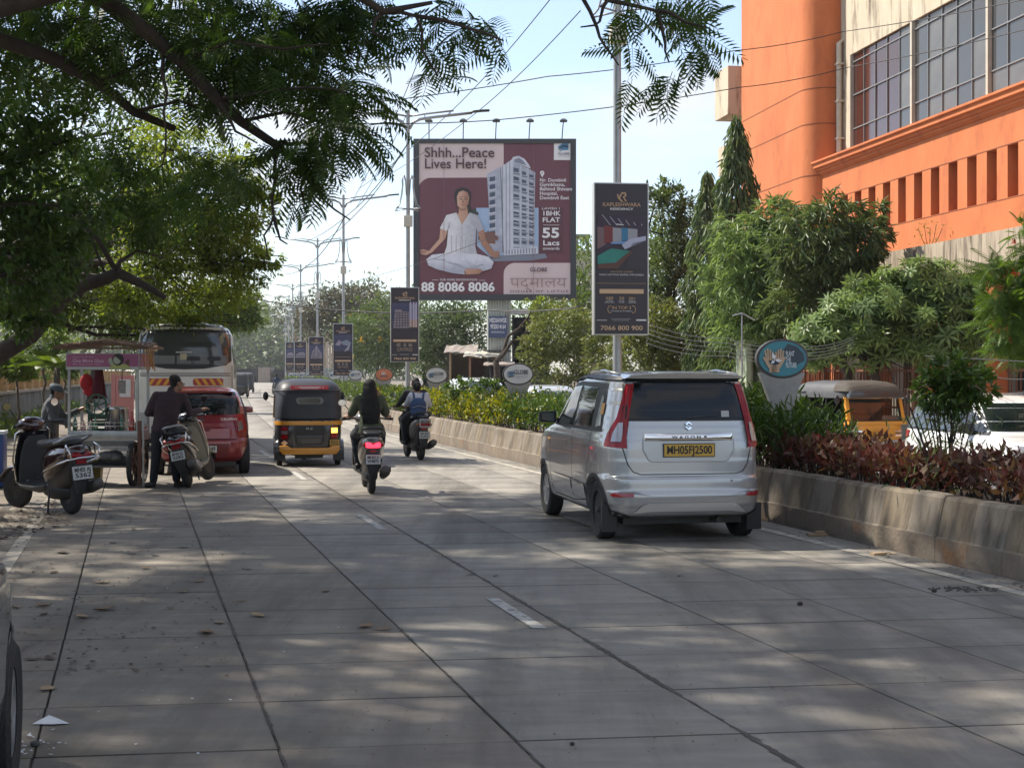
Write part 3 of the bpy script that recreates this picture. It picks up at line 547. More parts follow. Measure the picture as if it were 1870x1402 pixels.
# clad post carrying the board
clad = mat('corrugated_cladding', (.38, .40, .36), (.46, .48, .43), scale=1.2, rough=.5, stain=(.25, .2, .14), stain_scale=1.3, stain_lo=.58, stain_hi=.7)
p0 = at(889, 660, YB); p1 = at(933, 548, YB); cxp = (p0.x+p1.x)/2-c0.x; hw = (p1.x-p0.x)/2; m = MB(); n = 9; pts = []
for k in range(n*2+1): pts.append((cxp-hw+2*hw*k/(n*2), .5 if k % 2 else .58))
P = [(x, y-.25) for x, y in pts]+[(cxp+hw, 1.8), (cxp-hw, 1.8)]
MB().prism(P, -c0.z-.2, .0, 'xy').build('clad_post', clad, bb); MB().box((cxp-hw-.02, .2, -2.9), (cxp+hw+.02, .24, -2.8)).build('cladding_joint', steel_dark, bb)
MB().box((cxp-hw+.1, .05, -2.1), (cxp+hw-.2, .12, -.9)).build('notice_plate', mat('navy_plate', (.06, .08, .16), rough=.6), bb)
text('MEDIAWISE', .36, (cxp-.05, .02, -1.15), white2, bb, width=2*hw-.4, bold=.015); text('9920014164', .36, (cxp-.05, .02, -1.5), white2, bb, width=2*hw-.5, bold=.015); text('FOR BOOKING CALL', .16, (cxp-.05, .02, -1.8), white2, bb, width=2*hw-.6)

# ============================================================ orange building
org = mat('orange_stucco', (.48, .135, .045), (.55, .172, .062), scale=1.2, rough=.9, bump=.35, bscale=8, stain=(.36, .10, .04), stain_scale=1.3, stain_lo=.53, stain_hi=.75, stretch=(1, 1, .45))
cream = mat('weathered_cream_wall', (.46, .39, .29), (.54, .47, .36), scale=1.5, rough=.9, bump=.3, bscale=9, stain=(.10, .07, .05), stain_scale=1.7, stain_lo=.5, stain_hi=.72, stretch=(1.6, 1.6, .3))
creamlo = mat('beige_wall', (.36, .31, .25), (.42, .36, .3), scale=1.5, rough=.9, stain=(.17, .13, .1), stain_scale=1.2, stain_lo=.55, stain_hi=.7, stretch=(1.5, 1.5, .4))
groove = mat('groove_shadow', (.2, .06, .025), rough=.9); winframe = mat('old_steel_window', (.22, .225, .23), rough=.5, metal=.3); pipe_m = mat('cream_pipe', (.5, .46, .38), (.42, .38, .3), scale=4, rough=.6)
gdark = glassy('tinted_pane', (.06, .062, .064), .1, .4); gbrown = glassy('brown_reflection_pane', (.055, .022, .018), .07, .6); gdirty = mat('dusty_pane', (.085, .083, .08), (.15, .145, .135), scale=.8, rough=.25, spec=.45, coat=.15)  # brown reflection in the left bay is put into the pane colour
ANG = atan2(-.9857, .1686)
ob = empty('orange_building', (10.03, 46, 0), ANG, 'large bright orange building with a rounded corner tower and dark strip windows', 'building')
D1 = 27.5
# lower orange front with narrow openings: bands and piers, wall 0.45 thick
zb0, zb1, z0, z1 = 5.13, 8.05, 5.93, 7.2
m = MB(); m.box((.0, 0, zb0), (D1, .5, z0)); m.box((.0, 0, z1), (D1, .5, zb1))
dW = []; d = 1.55
while d < D1-1: dW.append(d); d += 1.014
prev = 0.
for d in dW: m.box((prev, 0, z0), (d, .5, z1)); prev = d+.5
m.box((prev, 0, z0), (D1, .5, z1)); m.build('front_wall', org, ob)
for y_ in (z0-.02, z1+.01): MB().box((0, -.006, y_-.012), (D1, .004, y_+.012)).build('plaster_groove', groove, ob)
wm = MB().box((0, .36, 0), (.5, .40, z1-z0)).mesh('window_pane')
for k, d in enumerate(dW):
    o = link('window_pane', wm if k else wm, gdark if not len(wm.materials) else None, ob); o.location = (d, 0, z0)
    fr = MB(); fr.box((0, .3, 0), (.035, .36, z1-z0)); fr.box((.465, .3, 0), (.5, .36, z1-z0)); fr.box((.24, .31, 0), (.262, .355, z1-z0))
    if k == 0: frm = fr.mesh('window_frame'); frm.materials.append(winframe)
    f2 = link('window_frame', frm, None, o)
# cornice
prof = [(.6, 8.05), (-.02, 8.05), (-.10, 8.12), (-.10, 8.17), (-.16, 8.2), (-.16, 8.25), (-.24, 8.29), (-.24, 8.40), (-.3, 8.44), (-.3, 8.5), (.6, 8.53)]
MB().prism(prof, -.25, D1, 'yz').build('cornice', org, ob)
# upper cream wall with the glazing band
y2 = .62; g0, g1 = 8.72, 11.8
m = MB(); m.box((-.2, y2, 8.5), (D1, y2+.5, g0)); m.box((-.2, y2, g1), (D1, y2+.5, 17)); m.box((-.2, y2, g0), (.75, y2+.5, g1)); m.box((D1-.4, y2, g0), (D1, y2+.5, g1)); m.build('upper_wall', cream, ob)
nb = 6; bw = (D1-.4-.75)/nb; rows = [g0, 9.43, 10.5, 11.55, g1]
pm = {}
for b in range(nb):
    x0 = .75+b*bw
    MB().box((x0-.02 if b else x0, y2-.03, g0), (x0+.09, y2+.12, g1)).build('window_post', pipe_m, ob)
    for i in range(5):
        xa = x0+.09+(bw-.14)*i/5; xw = (bw-.14)/5
        MB().box((xa+xw-.013, y2+.05, g0), (xa+xw+.010, y2+.11, g1)).build('mullion', winframe, ob)
        for j in range(4):
            k = (round(rows[j], 2), 0 if b == 0 and (i, j) and i < 4 else (1 if random.random() < .6 else 2)); key = (j, k[1])
            if key not in pm:
                pm[key] = MB().box((0, 0, 0), (xw-.035, .02, rows[j+1]-rows[j]-.03)).mesh('window_pane'); pm[key].materials.append([gbrown, gdark, gdirty][k[1]])
            o = link('window_pane', pm[key], None, ob); o.location = (xa+.0, y2+.085+random.uniform(-.004, .004), rows[j]+.015); o.rotation_euler = (random.uniform(-.006, .006), 0, random.uniform(-.008, .008))
for r_ in rows[1:4]: MB().box((.75, y2+.045, r_-.02), (D1-.4, y2+.105, r_+.015)).build('transom', winframe, ob)
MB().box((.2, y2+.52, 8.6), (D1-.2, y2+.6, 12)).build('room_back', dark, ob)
# corner tower
def rrect(x0, x1, y0, y1, r, n=8):
    P = []
    for cx, cy, a in ((x1-r, y0+r, -90), (x1-r*.2, y1-r*.2, 0), (x0+r*.2, y1-r*.2, 90), (x0+r*.2, y0+r*.2, 180)):
        rr_ = r if a == -90 else r*.2
        P += [(cx+rr_*cos(radians(a+90*i/n)), cy+rr_*sin(radians(a+90*i/n))) for i in range(n+1)]
    return P
tw = rrect(-6.7, .02, -.48, 4, .75)
MB().prism(tw, -.2, 17, 'xy').build('corner_tower', org, ob, autosmooth=.5)
gr = rrect(-6.706, .026, -.486, 4.006, .755)
for z in (5.1, 6.5, 8.08, 9.75, 10.9): MB().prism(gr, z-.016, z+.016, 'xy').build('plaster_groove', groove, ob, autosmooth=.5)
m = MB(); m.tube([(.2, y2-.14, 8.5), (.2, y2-.14, 12.3), (.2, y2+.1, 12.45)], .085, 10)
for z in (9.2, 10.4, 11.6): m.box((.08, y2-.24, z), (.32, y2, z+.06))
m.build('downpipe', pipe_m, ob, True, autosmooth=.6)
MB().box((-9.0, -.72, 11.35), (-7.4, 2.5, 13.15)).build('concrete_balcony', cream, ob); MB().box((-8.2, 1.2, 5), (-6.65, 4, 11.1)).build('rear_wall', cream, ob)
for k in range(3): MB().box((-8.9, -.62, 5.2+2.0*k), (-8.2, 2.2, 6.3+2.0*k)).build('rear_balcony', cream, ob)
MB().box((D1, 0, -.2), (D1+.3, 12, 17)).build('side_wall', org, ob); MB().box((-.5, 11.5, -.2), (D1, 12, 17)).build('back_wall', cream, ob); MB().box((-6.6, -.4, 17), (D1, 12, 17.15)).build('roof_slab', cream, ob)
# canopy and ground floor
canm = mat('streaked_canopy_concrete', (.34, .28, .21), (.42, .35, .27), scale=2, rough=.9, stain=(.10, .075, .055), stain_scale=2.2, stain_lo=.47, stain_hi=.62, stain_stretch=(3, 3, .25))
m = MB(); m.box((-3, -1.5, 4.02), (12.4, .0, 4.88)); m.build('canopy', canm, ob)
MB().prism([(-1.52, 4.02), (-1.52, 4.88), (3.2, 4.7), (3.2, 3.9), (1.2, 3.9), (.3, 4.35), (-.9, 4.35)], 12.4, 16, 'yz').build('porch_gable', canm, ob)
m = MB(); m.box((-.0, .5, -.2), (D1, .9, 5.13)); m.build('ground_floor_wall', creamlo, ob)
for k in range(16):
    d = 2+1.55*k; f_ = MB().box((d, .42, 1.2), (d+.55, .5, 3.1)).build('window_frame', pipe_m, ob); MB().box((d+.05, .40, 1.25), (d+.25, .417, 3.05)).build('window_pane', gdark, f_); MB().box((d+.3, .40, 1.25), (d+.5, .417, 3.05)).build('window_pane', gdark, f_)
for k in range(9): MB().cbox((.8+3.1*k, -1.1, 1.9), (.35, .35, 4.2)).build('portico_column', org, ob)

# compound wall, railing and gate piers in front of the building
pier_m = mat('pale_green_pier', (.33, .38, .25), (.27, .31, .21), scale=3, rough=.85, stain=(.14, .12, .09), stain_scale=2.5, stain_lo=.55, stain_hi=.7)
rust = mat('rusty_railing', (.16, .06, .035), (.22, .09, .05), scale=8, rough=.8)
fx = lambda y: W(y)+12.4
cw = empty('compound_railing', (0, 0, 0), 0, 'rust brown metal railing on a low wall in front of the orange building', 'railing')
a_, b_ = (fx(19), 19), (fx(56), 56); an = atan2(b_[1]-a_[1], b_[0]-a_[0]); LN = sqrt((b_[0]-a_[0])**2+(b_[1]-a_[1])**2)
cw.location = (a_[0], a_[1], 0); cw.rotation_euler = (0, 0, an)
MB().box((0, -.12, -.2), (LN, .12, .55)).build('low_wall', creamlo, cw); MB().box((0, -.03, 1.72), (LN, .03, 1.78)).build('top_rail', rust, cw); MB().box((0, -.03, .75), (LN, .03, .8)).build('bottom_rail', rust, cw)
bar = MB().cbox((0, 0, 1.2), (.025, .025, 1.3)).mesh('railing_bar'); bar.materials.append(rust)
for k in range(int(LN/.16)):
    if k < 230: o = link('railing_bar', bar, None, cw); o.location = (.1+k*.16, 0, 0); o.rotation_euler = (random.uniform(-.02, .02), random.uniform(-.02, .02), 0)
m = MB()
for k in range(0, int(LN/2.6)): m.cbox((k*2.6, 0, 1.0), (.09, .09, 2.4))
m.build('railing_posts_run', rust, cw)
gpier = at(1372, 690, 39)
gp_o = empty('gate_pier', (gpier.x, 39, -.1), .2, 'pale green hollow gate pier standing behind the teal oval sign', 'gate pier', scale=1.35)
m = MB(); m.box((-.22, -.3, 0), (-.12, .3, 1.9)); m.box((.12, -.3, 0), (.22, .3, 1.9)); m.box((-.12, .2, 0), (.12, .3, 1.9)); m.box((-.25, -.33, 1.9), (.25, .33, 1.99)); m.build('pier_frame', pier_m, gp_o)
MB().box((.25, -.1, 0), (1.0, .25, 1.93)).build('pier_wall', pier_m, gp_o); MB().box((-.05, 0, 0), (.03, .08, 1.85)).build('drain_pipe', pipe_m, gp_o)
m = MB()
for k in range(8): m.tube([(1.1+k*.11, .1, .1), (1.1+k*.11, .1, 1.75)], .012, 5)
m.build('gate_bars', rust, gp_o)

# painted boards and shacks in the middle distance
def shack(name, x0, x1, yt, yb, Y, dep, wallm, label, roofm, tilt=.25, rz=0.):
    a, b = at(x0, yb, Y), at(x1, yt, Y); wd, h = b.x-a.x, b.z; r = empty(name, ((a.x+b.x)/2, Y, -.15), rz, label, 'shack')
    h += .15
    m = MB(); m.box((-wd/2, 0, 0), (-wd/2+.12, dep, h)); m.box((wd/2-.12, 0, 0), (wd/2, dep, h)); m.box((-wd/2, dep-.1, 0), (wd/2, dep, h)); m.box((-wd/2, 0, 0), (wd/2, .08, h*.45)); m.build('wall', wallm, r)
    m = MB(); n = 8; rng_ = random.Random(int(x0)); g = [[(-wd/2-.3+(wd+.6)*i/n, -.5+(dep+.8)*j/3, h+tilt*j/3+rng_.uniform(-.05, .05)) for i in range(n+1)] for j in range(4)]
    vs = [p for row in g for p in row]+[(p[0], p[1], p[2]+.05) for row in g for p in row]; o_ = (n+1)*4
    fs = [(j*(n+1)+i, j*(n+1)+i+1, (j+1)*(n+1)+i+1, (j+1)*(n+1)+i) for j in range(3) for i in range(n)]; m.add(vs, fs+[tuple(q+o_ for q in f) for f in fs]+[(i, i+1, i+1+o_, i+o_) for i in range(n)])
    m.build('roof_sheet', roofm, r)
    return r
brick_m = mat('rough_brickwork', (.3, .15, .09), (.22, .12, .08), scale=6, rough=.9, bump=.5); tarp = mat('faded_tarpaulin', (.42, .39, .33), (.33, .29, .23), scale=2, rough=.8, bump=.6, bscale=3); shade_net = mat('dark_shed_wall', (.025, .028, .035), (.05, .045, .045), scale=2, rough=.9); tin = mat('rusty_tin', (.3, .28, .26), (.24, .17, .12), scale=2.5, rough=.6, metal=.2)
shack('tarpaulin_shack', 856, 905, 652, 700, 78, 3, brick_m, 'brick stall with a faded draped tarpaulin roof below the corrugated billboard post', tarp, .3)
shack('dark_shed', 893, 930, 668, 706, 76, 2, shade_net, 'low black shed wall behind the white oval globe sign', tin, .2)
shack('tin_shed', 820, 862, 645, 690, 84, 3, mat('ochre_wall', (.3, .22, .13), (.24, .18, .12), scale=3, rough=.9), 'ochre walled shed with a rusty tin roof left of the tarpaulin stall', tin, .5)
shack('far_dark_shed', 770, 815, 668, 706, 100, 3, shade_net, 'dark open shed behind the white oval sign beside the second lamp post', tin, .3)
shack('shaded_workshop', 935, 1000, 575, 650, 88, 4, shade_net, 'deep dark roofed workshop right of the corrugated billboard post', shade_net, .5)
shack('small_booth', 1080, 1130, 668, 705, 57, 2, mat('buff_wall', (.4, .33, .24), (.3, .25, .19), scale=3, rough=.9), 'low buff booth seen below the round bush', tin, .2)
hd = empty('painted_hoarding', (at(1258, 700, 50).x, 50, -.1), -.15, 'faded poster hoarding with a blue lower band left of the tall conical trees', 'hoarding')
MB().box((-.7, 0, 0), (.7, .12, 2.0)).build('board', mat('faded_poster', (.45, .3, .24), (.5, .42, .36), scale=2.5, rough=.8), hd); MB().box((-.7, -.01, .5), (.7, .0, 1.25)).build('blue_band', mat('faded_blue', (.16, .33, .5), (.3, .42, .5), scale=5, rough=.8), hd); MB().box((-.7, -.01, 1.25), (.7, .0, 1.9)).build('white_band', mat('faded_white', (.5, .5, .44), (.38, .4, .32), scale=5, rough=.8), hd)
m = MB(); m.box((.72, -.05, 0), (.95, .2, 3.9)); m.build('board_post', mat('pinkish_post', (.34, .26, .23), rough=.8), hd)
ub = empty('unfinished_tower', (at(1064, 430, 260).x, 260, 0), 0, 'tiny grey concrete rooftop frame rising behind the billboard edge', 'building')
MB().box((-1.8, 0, 0), (1.8, 4, 24)).build('wall', creamlo, ub); MB().box((-1.2, -.3, 24), (-.8, 4, 26.5)).build('roof_column', mat('dark_concrete', (.12, .11, .1), rough=.9), ub); MB().box((.8, -.3, 24), (1.2, 4, 26.5)).build('roof_column', mat('dark_concrete', (.12, .11, .1)), ub); MB().box((-1.4, -.3, 26.3), (1.4, 4, 26.9)).build('roof_beam', mat('dark_concrete', (.12, .11, .1)), ub)
# far pale tower hoarding of vertical strips
fs_ = empty('vertical_strip_screen', (at(590, 690, 230).x, 230, 0), .0, 'tall brown and grey screen of vertical strips behind the far banners', 'screen')
sm = [mat('strip_brown', (.26, .17, .11), rough=.9), mat('strip_grey', (.2, .22, .21), rough=.9), mat('strip_pale', (.36, .29, .22), rough=.9)]
for k in range(22):
    x = -5.2+k*.47; MB().box((x, random.uniform(-.05, .05), 2.4), (x+.41, .1, 7.6+random.uniform(-.4, .7))).build('strip', random.choice((sm[0], sm[2], sm[0])), fs_); MB().box((x, random.uniform(-.05, .05), 0), (x+.41, .1, 2.38)).build('strip', sm[1], fs_)

# ============================================================ left boundary: stone wall with grille fence
fo = 11.3
stone = mat('retaining_stone', (.075, .07, .058), (.15, .14, .115), scale=2.4, rough=.95, bump=.8, bscale=14, world=True, stretch=(1, 1, .5), stain=(.05, .055, .035), stain_scale=1.8, stain_lo=.48, stain_hi=.62)
fenc = mat('ochre_fence_pillar', (.40, .27, .12), (.32, .21, .1), scale=3, rough=.85, stain=(.13, .1, .07), stain_scale=3, stain_lo=.55, stain_hi=.7, world=True)
tan = mat('tan_grille', (.33, .2, .09), rough=.8)
lw = empty('retaining_wall', label='mossy dark stone retaining wall behind the parked scooters', cat='wall')
wall_sheet(-6, 150, -fo-.4, .4, -.3, 1.05, stone, 'stone_face', lw, 2)
wall_sheet(-6, 150, -fo-.46, .5, 1.052, 1.13, mat('wall_coping', (.26, .22, .16), (.18, .15, .11), scale=3, rough=.9, world=True), 'coping', lw, 2)
lf = empty('ochre_fence', label='ochre grille fence with square pillars on top of the stone retaining wall', cat='fence')
pil = MB().box((-.14, -.14, 0), (.14, .14, .62)).box((-.18, -.18, .62), (.18, .18, .67)).mesh('pillar'); pil.materials.append(fenc)
br_ = MB()
for z in (.1, .24, .38, .52): br_.box((-.95, -.02, z), (.95, .02, z+.028))
for x in np.linspace(-.9, .9, 8): br_.box((x, -.018, .04), (x+.02, .022, .58))
br_ = br_.mesh('grille'); br_.materials.append(tan)
y = 20.
while y < 100:
    a = Wang(y); o = link('pillar', pil, None, lf); o.location = (W(y)-fo-.2, y, 1.13); o.rotation_euler = (0, 0, a)
    ym = y+1.07*cos(a); o = link('grille', br_, None, lf); o.location = (W(ym)-fo-.2, ym, 1.13); o.rotation_euler = (0, 0, a+pi/2); y += 2.14*cos(a)
pg = empty('pink_gate', (at(226, 720, 52).x, 52, 0), .1, 'faded pink gate panel seen through the juice cart', 'gate')
MB().box((-.45, 0, 0), (-.3, .1, 1.65)).build('leaf_panel', mat('faded_pink', (.4, .16, .14), (.33, .14, .12), scale=3, rough=.8), pg); MB().box((-.28, 0, 0), (.35, .1, 1.6)).build('leaf_panel', mat('faded_pink', (.4, .16, .14)), pg); MB().box((-.15, -.03, .8), (.25, .0, 1.45)).build('poster', mat('mint_poster', (.35, .42, .4), (.5, .4, .4), scale=6, rough=.8), pg)

# ============================================================ overhead wires
wire_m = mat('cable_black', (.02, .02, .022), rough=.6)
def wire(pts, r=.012, sag=.0, label='thin overhead cable'):
    q = []; P = [Vector(p) for p in pts]
    for a, b in zip(P, P[1:]):
        for i in range(12): t = i/12; p = a.lerp(b, t); p.z -= sag*4*t*(1-t); q.append(p)
    q.append(P[-1]); o = MB().tube(q, r, 5).build('overhead_cable', wire_m, None, True); return tag(o, label, 'cable')
wire([at(560, 200, 30), at(1000, 140, 32), at(1340, 93, 34), at(1540, 58, 36), at(1960, -20, 30)], .011, .06, 'upper of two black cables sagging across the sky to the orange tower')
wire([at(560, 222, 30), at(900, 220, 31), at(1350, 160, 34), at(1545, 124, 36), at(1960, 32, 30)], .011, .06, 'lower of two black cables crossing in front of the orange tower')
for i, (a, b) in enumerate((((640, 372), (812, -20)), ((650, 380), (838, -20)), ((655, 345), (1012, -10)), ((690, 330), (1060, 20)), ((560, 440), (745, 262)), ((575, 450), (752, 250)), ((520, 500), (630, 395)))):
    wire([at(a[0], a[1], 66), at((a[0]*.55+b[0]*.45), (a[1]*.55+b[1]*.45)+26, 44), at(b[0], b[1], 30)], .012, .12, ['leftmost steep cable above the second lamp post', 'second steep cable of the bundle above the second lamp post', 'long cable rising to the top of the photo centre', 'lowest steep cable right of the bundle', 'cable dropping from the second lamp to the third', 'lower twin cable between second and third lamps', 'short far cable between the fourth and third lamps'][i])
wire([at(440, 540, 60), at(640, 568, 58), at(890, 566, 55), at(1060, 560, 50)], .025, .1, 'thick dark cable crossing low in front of the far trees')
wire([at(500, 545, 90), at(700, 500, 80), at(905, 430, 70)], .014, .1, 'faint slanting cable behind the third lamp post')
for k in range(5): wire([at(1180, 590+9*k, 36), at(1330, 618+8*k, 30), at(1440, 628+6*k, 27), at(1560, 615+5*k, 24)], .007, .1, 'service wire %s in the slack bundle before the conical trees' % ('topmost', 'second from top', 'in the middle', 'second from bottom', 'lowest')[k])
wire([at(1700, 655, 22), at(1790, 680, 20), at(1890, 690, 18)], .008, .05, 'slack pale wire in front of the beige ground floor windows')
wire([at(1690, 650, 22), at(1900, 662, 18)], .008, .0, 'upper straight wire before the beige ground floor windows')
wp = empty('wire_stand', (at(1355, 700, 30).x, 30, 0), 0, 'thin grey pole with a cross arm holding slack wires beside the teal oval sign', 'pole')
MB().tube([(0, 0, 0), (0, 0, 2.95)], .015, 6).tube([(-.2, 0, 2.9), (0, 0, 2.95), (.27, 0, 2.8)], .015, 5).build('pole', galv, wp)
# ============================================================ vehicle tools
rubber = mat('tyre_rubber', (.018, .018, .018), (.03, .029, .028), scale=20, rough=.85, bump=.4, bscale=60)
chrome = mat('chrome', (.75, .75, .76), rough=.08, metal=1.)
silver = mat('silver_car_paint', (.42, .425, .43), rough=.27, metal=.55, coat=.8, stain=(.34, .335, .33), stain_scale=.9, stain_lo=.55, stain_hi=.9)
redpaint = mat('red_car_paint', (.21, .009, .014), rough=.3, metal=.25, coat=1., stain=(.2, .02, .022), stain_scale=1.2, stain_lo=.5, stain_hi=.9)
whitepaint = mat('white_car_paint', (.72, .73, .73), rough=.3, coat=1.); greypaint = mat('dark_grey_car_paint', (.09, .095, .1), rough=.3, metal=.5, coat=1.)
creampaint = mat('cream_bus_paint', (.66, .63, .57), (.6, .57, .5), scale=1.2, rough=.4, coat=.5, stain=(.36, .32, .26), stain_scale=1.5, stain_lo=.55, stain_hi=.8)
seam = mat('panel_gap', (.008, .008, .008), rough=.9); winm = glassy('car_window', (.012, .016, .017), .03, .75); rearwin = mat('car_rear_window', (.006, .007, .009), rough=.03, spec=.42)
trim = mat('black_trim', (.018, .018, .019), rough=.55); lampred = mat('red_lamp_lens', (.34, .003, .008), (.22, .002, .006), scale=14, rough=.22, coat=.15, spec=.35); lampclear = mat('clear_lamp_lens', (.26, .25, .26), rough=.15, metal=.4, coat=1.)
lampdk = mat('grey_lamp_lens', (.1, .09, .1), rough=.15, coat=1.); steelw = mat('black_steel_rim', (.02, .02, .021), (.05, .045, .04), scale=9, rough=.55, metal=.3); alloy = mat('silver_hubcap', (.4, .41, .42), rough=.35, metal=.7)
ylplate = mat('yellow_plate', (.62, .38, .06), (.5, .3, .05), scale=4, rough=.5); wtplate = mat('white_plate', (.62, .62, .6), (.5, .5, .48), scale=5, rough=.5); plink = mat('plate_characters', (.02, .02, .022), rough=.5)
orangeref = mat('amber_sticker', (.65, .3, .04), rough=.4); redref = mat('red_reflector', (.28, .01, .015), rough=.2, coat=.8); seatm = mat('grey_seat_fabric', (.12, .12, .12), rough=.9)
litred = mat('lit_brake_lamp', (1., .03, .06), emit=2.2); litamber = mat('lit_turn_lamp', (1., .42, .05), emit=3.5)

class Car:
    def __init__(s, levels, paint, loc, rz, label, cat, name, nlev=56, nseg=96, scale=1, arches=(), ar=.33, group=None, yc=-1.0, archx=None):
        s.root = empty(name, loc, rz, label, cat, group, scale=scale); lv = np.array(levels); s.yc = yc
        z = np.linspace(lv[0, 0], lv[-1, 0], nlev); z = np.unique(np.concatenate([z, lv[:, 0]])); cols = [np.interp(z, lv[:, 0], lv[:, k]) for k in range(1, 5)]
        for _ in range(2):
            for c in cols: c[1:-1] = .25*c[:-2]+.5*c[1:-1]+.25*c[2:]
        rings = []
        for i, zz in enumerate(z):
            yr, yf, hw, n = (c[i] for c in cols); cy, ly = (yr+yf)/2, (yf-yr)/2; R = []
            for k in range(nseg):
                a = 2*pi*k/nseg; ca, sa = cos(a), sin(a); R.append((hw*math.copysign(abs(ca)**(2/n), ca), cy+ly*math.copysign(abs(sa)**(2/n), sa), float(zz)))
            rings.append(R)
        mb = MB().loft(rings); s.bvh = BVHTree.FromPolygons([Vector(v) for v in mb.v], mb.f)
        s.body = mb.build('body', paint, s.root, True, autosmooth=.9)
        if arches:
            cut = MB(); hwm = lv[:, 3].max()
            for (ay, az) in arches:
                for sgn in (-1, 1): cut.lathe([(ar, sgn*(hwm-.27)), (ar, sgn*(hwm+.3))], (0, ay, az), 'x', 36)
            me = cut.mesh('cut'); co = bpy.data.objects.new('cut', me); COL.objects.link(co)
            co.matrix_world = Matrix.Identity(4); par = s.body.parent; s.body.parent = None; bpy.context.view_layer.update()
            md = s.body.modifiers.new('b', 'BOOLEAN'); md.object = co; md.operation = 'DIFFERENCE'; md.solver = 'EXACT'
            dg = bpy.context.evaluated_depsgraph_get(); me2 = bpy.data.meshes.new_from_object(s.body.evaluated_get(dg)); s.body.modifiers.clear(); s.body.data = me2; me2.name = 'body'
            if not len(me2.materials): me2.materials.append(paint)
            me2.polygons.foreach_set('use_smooth', np.ones(len(me2.polygons), dtype=bool)); me2.set_sharp_from_angle(angle=.7)
            bpy.data.objects.remove(co); s.body.parent = par
            for (ay, az) in arches:
                for sgn in (-1, 1):
                    P = [(ay+(ar+.0)*cos(t), az+(ar)*sin(t)) for t in np.linspace(-.35, pi+.35, 30)]; Q = [(ay+(ar+.035)*cos(t), az+(ar+.035)*sin(t)) for t in np.linspace(-.35, pi+.35, 30)]
                    s.panel(P+Q[::-1], 'left' if sgn < 0 else 'right', trim, 'arch_lip', .006, .05)
    def ray(s, mode, a, b):
        if mode == 'rear': o, d = (a, -6, b), (0, 1, 0)
        elif mode == 'front': o, d = (a, 6, b), (0, -1, 0)
        elif mode == 'left': o, d = (-4, a, b), (1, 0, 0)
        elif mode == 'right': o, d = (4, a, b), (-1, 0, 0)
        elif mode == 'top': o, d = (a, b, 5), (0, 0, -1)
        else:
            t = radians(a); dx, dy = sin(t), -cos(t); o, d = (dx*5, s.yc+dy*5, b), (-dx, -dy, 0)
        h = s.bvh.ray_cast(Vector(o), Vector(d)); return h[0], h[1], Vector(d)
    def panel(s, poly, mode, m, name, off=.004, res=.06, parent=None, scl=1.):
        n = len(poly); B = []
        for i in range(n):
            a, b = Vector(poly[i]), Vector(poly[(i+1) % n]); r = res*(60 if mode == 'corner' else 1); ln = sqrt(((b.x-a.x)/(60 if mode == 'corner' else 1))**2+(b.y-a.y)**2); k = max(1, int(ln/res+.5))
            B += [a.lerp(b, j/k) for j in range(k)]
        xs = [p.x for p in B]; ys = [p.y for p in B]; sx = res*(60 if mode == 'corner' else 1); P = list(B)
        gx = np.arange(min(xs)+sx*.5, max(xs), sx); gy = np.arange(min(ys)+res*.5, max(ys), res)
        def inside(x, y):
            c = False; j = len(B)-1
            for i in range(len(B)):
                if (B[i].y > y) != (B[j].y > y) and x < (B[j].x-B[i].x)*(y-B[i].y)/(B[j].y-B[i].y)+B[i].x: c = not c
                j = i
            return c
        P += [Vector((x, y)) for x in gx for y in gy if inside(x, y)]
        V, _, Fc, *_r = delaunay_2d_cdt(P, [], [list(range(len(B)))], 1, 1e-5)
        out = []; ok = []
        for v in V:
            h, nn, d = s.ray(mode, v.x, v.y)
            if h is None: out.append((0, 0, 0)); ok.append(False)
            else:
                if nn.dot(d) > 0: nn = -nn
                nn = (nn-d*.3).normalized(); out.append(tuple(h+nn*off)); ok.append(True)
        fs = [f for f in Fc if all(ok[i] for i in f)]
        if not fs: return None
        me = bpy.data.meshes.new(name); me.from_pydata(out, [], fs); me.update()
        bm = bmesh.new(); bm.from_mesh(me); bmesh.ops.delete(bm, geom=[v for v in bm.verts if not v.link_faces], context='VERTS')
        bmesh.ops.recalc_face_normals(bm, faces=bm.faces)
        f0 = max(bm.faces, key=lambda f: f.calc_area()); _, _, d = s.ray(mode, poly[0][0], poly[0][1])
        if f0.normal.dot(d) > 0: bmesh.ops.reverse_faces(bm, faces=bm.faces)
        bm.to_mesh(me); bm.free()
        return link(name, me, m, parent or s.root, True)
    def line(s, pts, mode, w=.008, m=None, name='panel_gap', off=.003, res=.05):
        P = [Vector(p) for p in pts]; L_ = []; R_ = []
        for i, p in enumerate(P):
            d = (P[min(i+1, len(P)-1)]-P[max(i-1, 0)]); d = d.normalized() if d.length else Vector((1, 0)); nrm = Vector((-d.y, d.x))*w/2; L_.append(p+nrm); R_.append(p-nrm)
        return s.panel([tuple(p) for p in L_+R_[::-1]], mode, m or seam, name, off, res)
